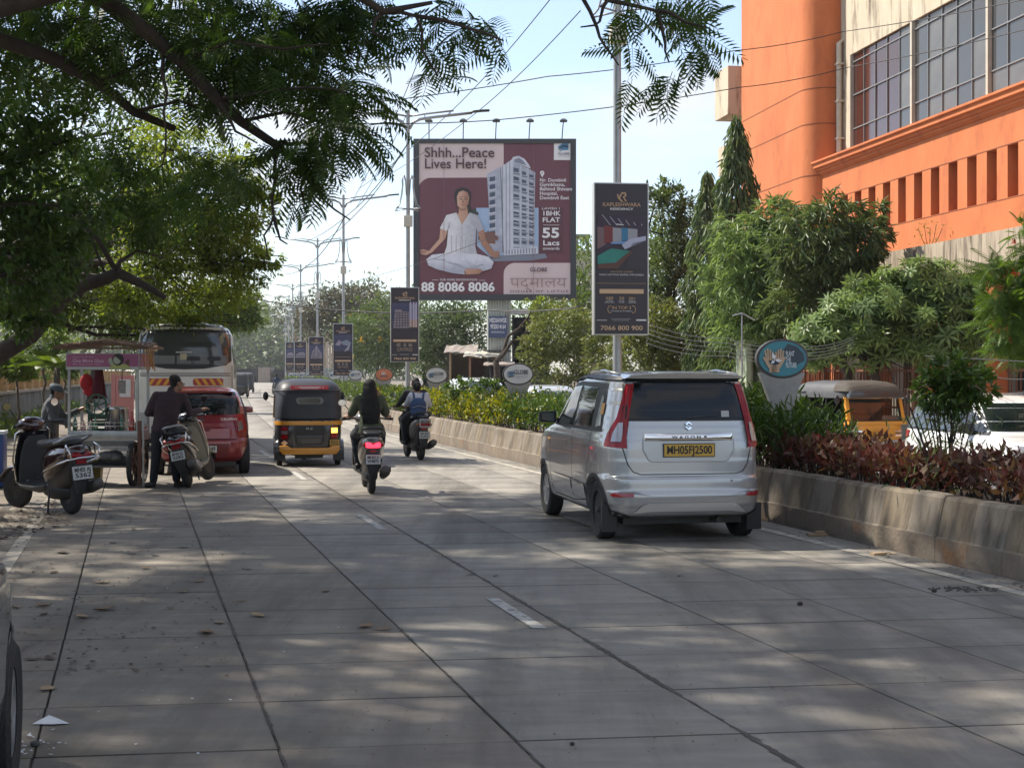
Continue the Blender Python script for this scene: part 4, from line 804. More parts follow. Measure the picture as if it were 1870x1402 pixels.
def wheel(par, x, y, R=.29, wd=.17, style='steel', rs=.62):
    s = 1 if x > 0 else -1; ri = R*rs
    t = MB().lathe([(ri, -wd*.42), (R*.9, -wd/2), (R*.985, -wd*.4), (R, -wd*.25), (R, wd*.25), (R*.985, wd*.4), (R*.9, wd/2), (ri, wd*.42), (ri*.96, 0), (ri, -wd*.42)], (0, 0, 0), 'x', 36).build('wheel', rubber, par, True, autosmooth=.6); t.location = (x, y, R)
    o = s*wd*.3; m = MB(); m.lathe([(ri*1.0, o), (ri*.93, o*1.15), (ri*.88, o*.8), (ri*.5, o*.7), (ri*.3, o*1.0), (.001, o*1.05)], (0, 0, 0), 'x', 30)
    rim = m.build('rim', steelw if style == 'steel' else trim, t, True, autosmooth=.6)
    m = MB()
    if style == 'alloy':
        for k in range(7):
            a = 2*pi*k/7; ca, sa = cos(a), sin(a); r0, r1 = ri*.18, ri*.95; w0, w1 = ri*.13, ri*.2
            m.add([(o*1.2, ca*r0-sa*w0, sa*r0+ca*w0), (o*1.2, ca*r0+sa*w0, sa*r0-ca*w0), (o*1.25, ca*r1+sa*w1, sa*r1-ca*w1), (o*1.25, ca*r1-sa*w1, sa*r1+ca*w1), (o*.6, ca*r0-sa*w0, sa*r0+ca*w0), (o*.6, ca*r0+sa*w0, sa*r0-ca*w0), (o*.6, ca*r1+sa*w1, sa*r1-ca*w1), (o*.6, ca*r1-sa*w1, sa*r1+ca*w1)], [(0, 1, 2, 3), (0, 4, 5, 1), (1, 5, 6, 2), (2, 6, 7, 3), (3, 7, 4, 0)])
        m.lathe([(ri*.24, o*.9), (ri*.22, o*1.32), (.001, o*1.36)], (0, 0, 0), 'x', 14); m.lathe([(ri*.99, o*1.1), (ri*.99, o*1.3), (ri*.9, o*1.28), (ri*.9, o*1.0)], (0, 0, 0), 'x', 30)
        m.build('hubcap', alloy, t, True, autosmooth=.5)
    else:
        for k in range(8):
            a = 2*pi*k/8; m.lathe([(.018, o*1.0), (.018, o*.9)], (0, cos(a)*ri*.62, sin(a)*ri*.62), 'x', 8)
        m.lathe([(ri*.2, o*.9), (ri*.17, o*1.5), (.001, o*1.5)], (0, 0, 0), 'x', 12); m.build('hub', mat('hub_grey', (.1, .1, .1), rough=.5, metal=.5), t, True, autosmooth=.5)
    return t
def plate(par, loc, w, h, txt, m, rz=0, rx=0, lines=None, face=-1):
    f = pi if face > 0 else 0
    o = MB().box((-w/2, -.006, -h/2), (w/2, .006, h/2)).build('number_plate', m, par); o.location = loc; o.rotation_euler = (rx, 0, rz+f)
    MB().box((-w/2-.008, -.003, -h/2-.008), (w/2+.008, .009, h/2+.008)).build('plate_surround', trim, o)
    lines = lines or [txt]; hh = h*.82/len(lines)
    for k, l in enumerate(lines): text(l, hh*1.15, (0, -.009, h*.41-hh*(k+.5)), plink, o, width=w*.9 if len(lines) == 1 else w*.8, bold=.02)
    return o
def s_mark(par, loc, s, rx=0, rz=0):
    P = [(.0, .5), (.42, .16), (.3, .08), (.02, .28), (-.2, .12), (.18, -.12), (.38, -.26), (.0, -.5), (-.42, -.16), (-.3, -.08), (-.02, -.28), (.12, -.16), (-.24, .08), (-.38, .24)]
    o = MB().prism([(a*s, b*s) for a, b in P], -.006, .002).build('maker_emblem', chrome, par); o.location = loc; o.rotation_euler = (rx, 0, rz); return o

# ============================================================ silver tall wagon
wl = [(.235, -1.66, 1.62, .72, 7), (.27, -1.78, 1.74, .775, 7), (.36, -1.815, 1.80, .80, 7), (.48, -1.825, 1.83, .812, 7), (.50, -1.80, 1.83, .815, 7), (.62, -1.795, 1.82, .82, 7), (.645, -1.755, 1.815, .82, 7), (.80, -1.75, 1.78, .82, 7), (.92, -1.745, 1.70, .818, 7), (.99, -1.74, 1.55, .812, 6.5),
      (1.05, -1.735, 1.20, .80, 6), (1.12, -1.725, .98, .785, 6), (1.2, -1.71, .86, .768, 6), (1.35, -1.675, .63, .735, 6), (1.48, -1.64, .43, .70, 6), (1.55, -1.62, .32, .672, 6), (1.595, -1.59, .18, .64, 5), (1.63, -1.50, .02, .56, 4), (1.648, -1.32, -.2, .44, 3.5), (1.655, -1.1, -.4, .28, 3)]
C = Car(wl, silver, (1.43, 15.98, 0), .185, 'silver grey tall hatchback taxi driving away in the right lane', 'car', 'parked_car', arches=((-1.21, .28), (1.22, .28)), ar=.335, scale=1.035)
C.root.name = 'tall_hatchback'; R_ = C.root
for sx in (-1, 1):
    wheel(R_, sx*.705, -1.21, .292, .17, 'steel'); wheel(R_, sx*.705, 1.22, .292, .17, 'alloy')
# side
for sd_ in ('left', 'right'):
    s = -1 if sd_ == 'left' else 1
    C.panel([(-1.38, 1.06), (-1.34, 1.40), (-1.28, 1.535), (-.2, 1.55), (.18, 1.52), (.40, 1.40), (.78, 1.17), (.82, 1.075), (.3, 1.06)], sd_, trim, 'window_surround', .003)
    C.panel([(-1.02, 1.10), (-1.0, 1.49), (-.33, 1.505), (-.31, 1.09)], sd_, winm, 'rear_door_window', .0065); C.panel([(-.24, 1.09), (-.26, 1.505), (.12, 1.485), (.36, 1.37), (.62, 1.17), (.66, 1.09)], sd_, winm, 'front_door_window', .0065)
    C.panel([(-1.33, 1.12), (-1.28, 1.40), (-1.20, 1.42), (-1.18, 1.1)], sd_, silver, 'quarter_panel', .007)
    C.line([(-.28, 1.06), (-.28, .35)], sd_); C.line([(-1.08, 1.06), (-1.02, .86), (-.93, .62), (-.87, .36), (-.28, .31), (.62, .31), (.78, .42), (.80, .78), (.82, 1.06)], sd_)
    C.panel([(-.86, .40), (-.86, .50), (-.31, .515), (-.31, .41)], sd_, silver, 'door_moulding', .014); C.panel([(-.25, .41), (-.25, .515), (.68, .52), (.66, .42)], sd_, silver, 'door_moulding', .014)
    C.line([(-.85, .505), (-.31, .522)], sd_, .018, chrome, 'chrome_strip', .018); C.line([(-.25, .522), (.68, .528)], sd_, .018, chrome, 'chrome_strip', .018)
    for y0 in (-.78, .05): C.line([(y0-.12, .905), (y0+.08, .905)], sd_, .03, silver, 'door_handle', .03)
    C.line([(-1.0, .235), (.9, .235)], sd_, .03, mat('sill_dust', (.25, .19, .12), rough=.8), 'sill', .004)
    MB().tube([(s*.70, .62, 1.12), (s*.80, .64, 1.12)], .02, 6).build('mirror_arm', trim, R_); MB().loft([[(s*(.78+.0), .68+dy, 1.15+dz) for dy, dz in ((-.05, -.07), (-.05, .07), (.03, .06), (.03, -.06))], [(s*.98, .66+dy, 1.15+dz) for dy, dz in ((-.04, -.06), (-.04, .06), (.02, .05), (.02, -.05))]]).build('side_mirror', trim, R_, bevel=.02)
    MB().box((min(s*.81, s*.95), .618, 1.10), (max(s*.81, s*.95), .624, 1.19)).build('mirror_glass', winm, R_)
    C.line([(-1.55, 1.575), (-.2, 1.60), (.25, 1.54)], sd_, .03, trim, 'rain_guard', .02)
    MB().tube([(s*.60, -1.42, 1.625), (s*.6, -.8, 1.66), (s*.58, -.2, 1.64)], .016, 6).build('roof_rail', silver, R_, True)
    MB().box((min(s*.66, s*.81), -1.55, .1), (max(s*.66, s*.81), -1.535, .36)).build('mudflap', blackp, R_)
C.panel([(-1.36, 1.23), (-1.36, 1.34), (-1.28, 1.34), (-1.28, 1.23)], 'left', orangeref, 'amber_permit_sticker', .011)
C.panel([(-1.39, .90), (-1.39, .98), (-1.33, .98), (-1.33, .90)], 'right', silver, 'fuel_flap', .006)
# rear
C.panel([(-.60, 1.175), (-.625, 1.3), (-.60, 1.53), (-.55, 1.578), (.55, 1.578), (.60, 1.53), (.625, 1.3), (.60, 1.175)], 'rear', trim, 'rear_glass_surround', .004)
C.panel([(-.585, 1.195), (-.55, 1.36), (-.52, 1.56), (.52, 1.56), (.55, 1.36), (.585, 1.195)], 'rear', rearwin, 'rear_window', .008)
for s in (-1, 1):
    # tail lamp wraps the corner: outline as (bearing about the rear of the car, height)
    C.panel([(s*40, 1.53), (s*45.5, 1.525), (s*47, 1.33), (s*48.5, 1.20), (s*55, 1.05), (s*57.5, .925), (s*40, .915), (s*41, 1.02), (s*40.5, 1.18)], 'corner', lampred, 'tail_lamp', .016, .035)
    C.panel([(s*43.5, 1.16), (s*46.5, 1.155), (s*50.0, 1.05), (s*50.5, .975), (s*43.5, .975), (s*43.2, 1.05)], 'corner', lampclear, 'lamp_lens', .022, .03)
    C.panel([(s*.56, .455), (s*.56, .487), (s*.72, .49), (s*.745, .47), (s*.73, .45)], 'rear', redref, 'reflector', .01)
sp_ = MB().loft([[(x, -1.50-.0*abs(x), z0) for x, z0 in zip((-.62, -.56, -.3, 0, .3, .56, .62), (1.59, 1.622, 1.643, 1.648, 1.643, 1.622, 1.59))]+[(x, -1.50, 1.58) for x in (.6, .3, 0, -.3, -.6)],
     [(x*.98, -1.70+.07*abs(x/.66)**3, z0) for x, z0 in zip((-.62, -.56, -.3, 0, .3, .56, .62), (1.583, 1.612, 1.633, 1.638, 1.633, 1.612, 1.583))]+[(x, -1.675+.05*abs(x/.66)**3, 1.585) for x in (.6, .3, 0, -.3, -.6)]]).build('roof_spoiler', silver, R_, True, autosmooth=.6)
C.line([(-.635, 1.17), (-.645, .92), (-.60, .76), (-.55, .69), (-.48, .665), (.48, .665), (.55, .69), (.60, .76), (.645, .92), (.635, 1.17)], 'rear', .009)
silver2 = mat('silver_recess_shading', (.44, .445, .45), rough=.35, metal=.45, coat=.6)  # recess is a flat panel; its shading is put into this tone
C.panel([(-.45, 1.03), (-.455, .90), (-.40, .80), (-.36, .785), (.36, .785), (.40, .80), (.455, .90), (.45, 1.03)], 'rear', silver2, 'plate_recess', .006)
C.line([(-.452, 1.0), (-.455, .90), (-.40, .80), (-.36, .785), (.36, .785), (.40, .80), (.455, .90), (.452, 1.0)], 'rear', .006, mat('recess_edge', (.25, .25, .26), rough=.5), 'recess_edge', .008)
MB().loft([[(x, -1.742-(0 if abs(x) > .42 else .038)*d_, z) for z, d_ in ((.985, .15), (.99, .6), (1.0, .9), (1.015, 1), (1.03, .92), (1.045, .65), (1.055, .15))]+[(x, -1.72, 1.055), (x, -1.72, .985)] for x in (-.44, -.425, -.2, .2, .425, .44)]).build('chrome_garnish', chrome, R_, True, autosmooth=.7)
text('W A G O N  R', .036, (0, -1.781, 1.02), trim, R_, width=.36, bold=.02); s_mark(R_, (0, -1.742, 1.13), .085, -.1)
plate(R_, (.0, -1.765, .895), .50, .115, 'MH05FJ2500', ylplate)
C.line([(-.76, .50), (-.55, .505), (-.40, .47), (.40, .47), (.55, .505), (.76, .50)], 'rear', .018, silver, 'bumper_ledge', .012)
C.panel([(-.56, .30), (-.48, .37), (-.42, .395), (.42, .395), (.48, .37), (.56, .30), (.40, .315), (-.40, .315)], 'rear', mat('bright_silver_trim', (.6, .6, .6), rough=.35, metal=.6), 'skid_trim', .014)
C.panel([(-.785, .26), (-.76, .33), (-.60, .28), (-.56, .25)], 'rear', trim, 'bumper_corner', .01); C.panel([(.785, .26), (.76, .33), (.60, .28), (.56, .25)], 'rear', trim, 'bumper_corner', .01)
MB().box((-.6, -1.55, .17), (.6, -1.1, .24)).build('underbody', blackp, R_); MB().tube([(.3, -1.76, .22), (.3, -1.2, .2)], .025, 8).build('exhaust', steelw, R_); MB().tube([(-.7, -1.21, .29), (.7, -1.21, .29)], .05, 8).build('rear_axle', blackp, R_)
C.line([(-.02, 1.20), (.30, 1.23)], 'rear', .014, trim, 'rear_wiper', .02)
for zz in (1.28, 1.36, 1.44): C.line([(-.5, zz), (.5, zz)], 'rear', .003, mat('heater_wire', (.05, .03, .02), rough=.5), 'heater_line', .0095)
C.panel([(.34, 1.21), (.34, 1.27), (.42, 1.27), (.42, 1.21)], 'rear', mat('glass_sticker', (.4, .4, .38), rough=.6), 'glass_sticker', .0105)
C.line([(.41, .6), (.425, .6)], 'rear', .014, trim, 'parking_sensor', .006)
# front
C.panel([(-.60, 1.14), (-.50, 1.52), (.50, 1.52), (.60, 1.14)], 'front', winm, 'windscreen', .006)
for s in (-1, 1): C.panel([(s*.42, .72), (s*.42, .86), (s*.72, .92), (s*.74, .76)], 'front', lampclear, 'headlamp', .01)

# ============================================================ generic smaller cars
def hatch_levels(h=1.46, hw=.79, L_=1.75):
    k = h/1.46
    return [(.22, -L_+.12, L_-.12, hw-.07, 6), (.28, -L_+.03, L_-.03, hw-.03, 6), (.45, -L_-.02, L_+.02, hw, 6), (.56, -L_-.015, L_, hw, 6), (.60, -L_+.03, L_-.01, hw, 5.5), (.78*k, -L_+.045, L_-.05, hw, 5.5), (.88*k, -L_+.06, L_-.15, hw-.01, 5), (.95*k, -L_+.075, L_-.75, hw-.025, 5), (1.02*k, -L_+.10, L_-.95, hw-.045, 5), (1.15*k, -L_+.17, L_-1.15, hw-.09, 5), (1.3*k, -L_+.28, L_-1.42, hw-.15, 5), (1.38*k, -L_+.37, L_-1.6, hw-.2, 4.5), (1.43*k, -L_+.5, L_-1.85, hw-.28, 4), (1.46*k, -L_+.9, L_-2.3, hw-.48, 3)]
def side_glass(C, sd_, z0, z1, yr, yf, lean=.5):
    C.panel([(yr, z0), (yr+.28, z1), (yf-lean, z1), (yf, z0)], sd_, trim, 'window_surround', .003)
    ym = (yr+yf-lean)/2
    C.panel([(yr+.22, z0+.03), (yr+.40, z1-.03), (ym-.03, z1-.03), (ym-.03, z0+.03)], sd_, winm, 'rear_door_window', .007); C.panel([(ym+.03, z0+.03), (ym+.03, z1-.03), (yf-lean-.03, z1-.03), (yf-.1, z0+.03)], sd_, winm, 'front_door_window', .007)
    C.line([(ym, z0), (ym, .3)], sd_, .007); C.line([(yr+.15, z0), (yr+.3, .6), (yr+.45, .3)], sd_, .007); C.line([(yf-.12, z0), (yf-.16, .3)], sd_, .007)
    for y in (ym-.2, yf-.9+.55): C.line([(y-.1, z0-.12), (y+.06, z0-.12)], sd_, .025, C.body.data.materials[0], 'door_handle', .025)
rc = gp(373.5, 868); C = Car(hatch_levels(), redpaint, (rc.x-.43, rc.y+1.7, 0), .23, 'red hatchback parked at the kerb behind the standing man, tail lamp on its right corner', 'car', 'red_hatchback', arches=((-1.22, .28), (1.2, .28)), ar=.33, yc=-1.0); R_ = C.root
for sx in (-1, 1): wheel(R_, sx*.70, -1.22, .285, .165, 'alloy'); wheel(R_, sx*.70, 1.2, .285, .165, 'alloy')
for sd_ in ('left', 'right'): side_glass(C, sd_, .96, 1.32, -1.35, .95, .7)
C.panel([(-.62, 1.0), (-.60, 1.2), (-.53, 1.37), (.53, 1.37), (.60, 1.2), (.62, 1.0)], 'rear', rearwin, 'rear_window', .006)
MB().loft([[(x, -1.18, z0) for x, z0 in zip((-.52, -.3, 0, .3, .52), (1.40, 1.425, 1.43, 1.425, 1.40))]+[(x, -1.2, 1.37) for x in (.4, 0, -.4)], [(x*1.02, -1.44, z0) for x, z0 in zip((-.52, -.3, 0, .3, .52), (1.375, 1.395, 1.4, 1.395, 1.375))]+[(x, -1.42, 1.355) for x in (.4, 0, -.4)]]).build('roof_spoiler', redpaint, R_, True, autosmooth=.6)
for s in (-1, 1):
    C.panel([(s*38, .99), (s*47, 1.01), (s*57, .86), (s*56, .72), (s*46, .71), (s*39, .69)], 'corner', lampred, 'tail_lamp', .014, .04); C.panel([(s*41, .88), (s*49, .90), (s*49, .75), (s*41, .72)], 'corner', lampdk, 'lamp_lens', .02, .03)
    MB().loft([[(s*.76, .55+dy, 1.02+dz) for dy, dz in ((-.06, -.06), (-.06, .07), (.03, .06), (.03, -.05))], [(s*.93, .53+dy, 1.02+dz) for dy, dz in ((-.04, -.05), (-.04, .06), (.02, .05), (.02, -.04))]]).build('side_mirror', redpaint, R_, bevel=.02)
C.line([(-.56, .97), (-.57, .70), (-.52, .60), (.52, .60), (.57, .70), (.56, .97)], 'rear', .008); C.line([(-.72, .585), (.72, .585)], 'rear', .012, mat('red_crease', (.18, .01, .013), rough=.4), 'bumper_crease', .004)
C.panel([(-.40, .30), (-.44, .52), (.44, .52), (.40, .30)], 'rear', mat('dark_red_recess', (.13, .008, .012), rough=.4), 'plate_recess', .004)
C.line([(-.12, .76), (.12, .76)], 'rear', .07, mat('dark_red_recess', (.13, .008, .012)), 'handle_recess', .005)
plate(R_, (-.02, -1.79, .435), .50, .11, 'MH05CM3349', wtplate); s_mark(R_, (0, -1.705, .93), .085, -.15); text('CELERIO', .05, (.43, -1.70, .925), chrome, R_, width=.26)
MB().box((-.55, -1.55, .14), (.55, -1.0, .23)).build('underbody', blackp, R_)
C.panel([(-.62, .98), (-.5, 1.32), (.5, 1.32), (.62, .98)], 'front', winm, 'windscreen', .006)
# dark grey car at the near left edge
C = Car(hatch_levels(1.5, .82, 1.85), greypaint, (-2.56, 4.55, 0), .25, 'dark grey car at the lower left edge, only its front wheel side showing', 'car', 'grey_car', arches=((-1.2, .29), (1.15, .29)), ar=.345); R_ = C.root
for sx in (-1, 1): wheel(R_, sx*.74, -1.2, .3, .18, 'alloy'); wheel(R_, sx*.74, 1.15, .3, .18, 'alloy')
for sd_ in ('left', 'right'): side_glass(C, sd_, .98, 1.34, -1.4, 1.0, .7)
C.panel([(-.62, 1.0), (-.5, 1.34), (.5, 1.34), (.62, 1.0)], 'front', winm, 'windscreen', .006); C.panel([(-.62, 1.0), (-.53, 1.34), (.53, 1.34), (.62, 1.0)], 'rear', rearwin, 'rear_window', .006)
# white compact suv on the opposite road
sl = [(.25, -1.9, 1.85, .80, 6), (.32, -1.97, 1.95, .85, 6), (.5, -2.0, 2.0, .885, 6), (.75, -1.98, 2.0, .89, 5.5), (.88, -1.97, 1.95, .885, 5), (.96, -1.95, 1.80, .875, 5), (1.02, -1.93, 1.25, .86, 5), (1.08, -1.91, 1.02, .84, 5), (1.2, -1.85, .78, .80, 5), (1.38, -1.72, .42, .735, 5), (1.47, -1.60, .22, .69, 4.5), (1.53, -1.4, -.05, .60, 4), (1.56, -1.1, -.35, .4, 3)]
C = Car(sl, whitepaint, (6.98, 20.1, -.16), pi+.12, 'white compact suv on the opposite road behind the red leaved hedge', 'car', 'compact_suv', arches=((-1.28, .33), (1.3, .33)), ar=.38); R_ = C.root
for sx in (-1, 1): wheel(R_, sx*.79, -1.28, .33, .2, 'alloy'); wheel(R_, sx*.79, 1.3, .33, .2, 'alloy')
for sd_ in ('left', 'right'): side_glass(C, sd_, 1.02, 1.42, -1.75, 1.05, .78); C.line([(-1.5, .30), (1.6, .30)], sd_, .14, trim, 'lower_cladding', .008)
for s in (-1, 1): MB().loft([[(s*.82, .72+dy, 1.1+dz) for dy, dz in ((-.07, -.08), (-.07, .09), (.05, .08), (.05, -.06))], [(s*1.02, .70+dy, 1.1+dz) for dy, dz in ((-.05, -.06), (-.05, .07), (.03, .06), (.03, -.05))]]).build('side_mirror', trim, R_, bevel=.025)
C.panel([(-.68, 1.07), (-.52, 1.43), (.52, 1.43), (.68, 1.07)], 'front', winm, 'windscreen', .006); C.panel([(-.68, 1.1), (-.52, 1.43), (.52, 1.43), (.68, 1.1)], 'rear', rearwin, 'rear_window', .006)
C.panel([(-.55, .60), (-.55, .85), (.55, .85), (.55, .60)], 'front', trim, 'grille', .008)
for s in (-1, 1): C.panel([(s*.56, .78), (s*.58, .9), (s*.80, .92), (s*.80, .80)], 'front', lampclear, 'headlamp', .01); C.panel([(s*.6, .9), (s*.6, 1.0), (s*.84, 1.0), (s*.84, .88)], 'rear', lampred, 'tail_lamp', .01)
for s in (-1, 1): MB().tube([(s*.56, -1.3, 1.53), (s*.56, -.2, 1.57), (s*.54, .1, 1.53)], .02, 6).build('roof_rail', trim, R_, True)

# ============================================================ white minibus
bp_ = at(338, 825, 30.4); bl_ = [(.30, -3.4, 3.4, 1.0, 8), (.36, -3.5, 3.5, 1.06, 8), (.6, -3.52, 3.52, 1.09, 8), (1.6, -3.5, 3.5, 1.10, 8), (1.9, -3.46, 3.4, 1.09, 8), (2.3, -3.42, 3.1, 1.05, 7), (2.55, -3.38, 2.9, 1.01, 6), (2.68, -3.32, 2.75, .93, 5), (2.75, -3.2, 2.5, .78, 4.5), (2.79, -2.9, 2.2, .55, 3.5)]
C = Car(bl_, creampaint, (bp_.x-3.5*sin(.21), 30.4+3.45, 0), .21, 'cream white minibus parked under the trees ahead of the red car', 'minibus', 'minibus', arches=((-2.1, .42), (2.3, .42)), ar=.46, yc=-2.3); R_ = C.root
for sx in (-1, 1): wheel(R_, sx*.93, -2.1, .40, .24, 'steel'); wheel(R_, sx*.93, 2.3, .40, .24, 'steel')
rr4 = lambda x0, x1, z0, z1, r=.06: [(x0+r, z0), (x1-r, z0), (x1, z0+r), (x1, z1-r), (x1-r, z1), (x0+r, z1), (x0, z1-r), (x0, z0+r)]
C.panel([(-.97, 1.95), (-.86, 1.86), (-.4, 1.78), (0, 1.765), (.4, 1.78), (.86, 1.86), (.97, 1.95), (.95, 2.5), (.9, 2.62), (.8, 2.68), (.4, 2.72), (0, 2.73), (-.4, 2.72), (-.8, 2.68), (-.9, 2.62), (-.95, 2.5)], 'rear', trim, 'rear_window_surround', .006, .08)
C.panel(rr4(-.92, .92, 1.85, 2.55, .08), 'rear', glassy('bus_rear_glass', (.045, .05, .047), .08, .8), 'rear_window', .012, .08)
cardm = mat('manila_notice', (.42, .37, .24), rough=.8)
C.panel([(-.86, 2.15), (-.86, 2.28), (-.58, 2.28), (-.58, 2.15)], 'rear', cardm, 'paper_notice', .018); C.panel([(-.11, 1.97), (-.11, 2.10), (.03, 2.10), (.03, 1.97)], 'rear', cardm, 'paper_notice', .018); C.line([(-.2, 2.13), (.14, 2.135)], 'rear', .03, mat('pale_reflection_strip', (.4, .4, .36), rough=.6), 'painted_reflection', .018)  # the narrow pale strip is a reflection painted onto the glass
seat_g = mat('bus_interior_grey', (.12, .125, .12), (.16, .165, .155), scale=4, rough=.4)
for x0, x1 in ((-.66, -.22), (-.18, .12), (.2, .5), (.6, .88)): C.panel([(x0, 1.88), (x0, 2.06), (x1, 2.06), (x1, 1.88)], 'rear', seat_g, 'window_view', .016)
for x in (.17, .6): C.panel([(x-.13+.0, 1.95), (x-.15, 1.99), (x-.12, 2.04), (x+.12, 2.04), (x+.15, 1.99), (x+.12, 1.95)], 'rear', dark, 'headrest', .02)
for s in (-1, 1): C.panel([(s*.76, 2.62), (s*.82, 2.62), (s*.82, 2.655), (s*.76, 2.655)], 'rear', redref, 'marker_lamp', .02)
C.line([(-.95, 1.625), (.95, 1.625)], 'rear', .012, seam, 'panel_gap'); C.line([(-.98, 1.72), (-.985, .5)], 'rear', .012, seam); C.line([(.98, 1.85), (.985, .5)], 'rear', .012, seam)
C.panel([(-.95, 1.64), (-.95, 1.70), (.95, 1.70), (.95, 1.64)], 'rear', mat('dusty_band', (.36, .33, .29), rough=.7), 'grime_band', .003)
rs_ = mat('hazard_red', (.36, .03, .03), rough=.4); ys_ = mat('hazard_yellow', (.68, .34, .03), rough=.4)
for x0, sg in ((-.80, 1), (.16, -1)):
    C.panel(rr4(x0, x0+.63, 1.42, 1.575, .03), 'rear', rs_, 'hazard_board', .012)
    for k in range(4):
        a = x0+.02+.155*k; sh_ = .10*sg; C.panel([(a+max(0, -sh_)*.9, 1.428), (a+max(0, -sh_)*.9+.07, 1.428), (a+max(0, sh_)*.9+.07, 1.568), (a+max(0, sh_)*.9, 1.568)], 'rear', ys_, 'hazard_stripe', .016)
C.panel(rr4(-1.02, -.78, .45, .85), 'rear', mat('lamp_cluster_housing', (.35, .34, .31), rough=.6), 'lamp_housing', .01); C.line([(-.86, .52), (-.80, .52)], 'rear', .06, redref, 'tail_lamp', .02)
C.panel(rr4(.76, 1.0, .7, 1.15), 'rear', lampred, 'tail_lamp', .012); C.line([(-1.0, .36), (1.0, .36)], 'rear', .1, mat('bumper_grey', (.3, .29, .27), rough=.6), 'rear_bumper', .03)
for sd_ in ('left', 'right'):
    for k in range(5): C.panel(rr4(-3.1+1.2*k, -2.0+1.2*k, 1.55, 2.3, .06), sd_, winm, 'side_window', .006, .2)
MB().box((-.85, -3.3, .18), (.85, 3, .34)).build('underbody', blackp, R_)
C.panel([(-.95, 1.4), (-.9, 2.4), (.9, 2.4), (.95, 1.4)], 'front', winm, 'windscreen', .008, .2)

# ============================================================ auto rickshaws
canv = mat('black_canvas_hood', (.016, .017, .024), (.03, .032, .042), scale=2, rough=.5, bump=.35, bscale=5, spec=.5); canv2 = mat('worn_canvas_hood', (.07, .07, .075), (.035, .035, .04), scale=2.5, rough=.55, bump=.5, bscale=4); brownc = mat('brown_weathered_hood', (.075, .06, .045), (.035, .028, .022), scale=3, rough=.8, bump=.6, bscale=9, stretch=(1, 4, 4))
yel = mat('rickshaw_yellow', (.66, .29, .02), (.56, .235, .02), scale=2, rough=.4, coat=.5); blk = mat('rickshaw_black', (.012, .012, .016), rough=.3, coat=.8)
def sup(hw, yr, yf, z, n, t0, t1, k=40):
    R = []; cy, ly = (yr+yf)/2, (yf-yr)/2
    for i in range(k+1):
        a = t0+(t1-t0)*i/k; ca, sa = cos(a), sin(a); R.append((hw*math.copysign(abs(ca)**(2/n), ca), cy+ly*math.copysign(abs(sa)**(2/n), sa), z))
    return R
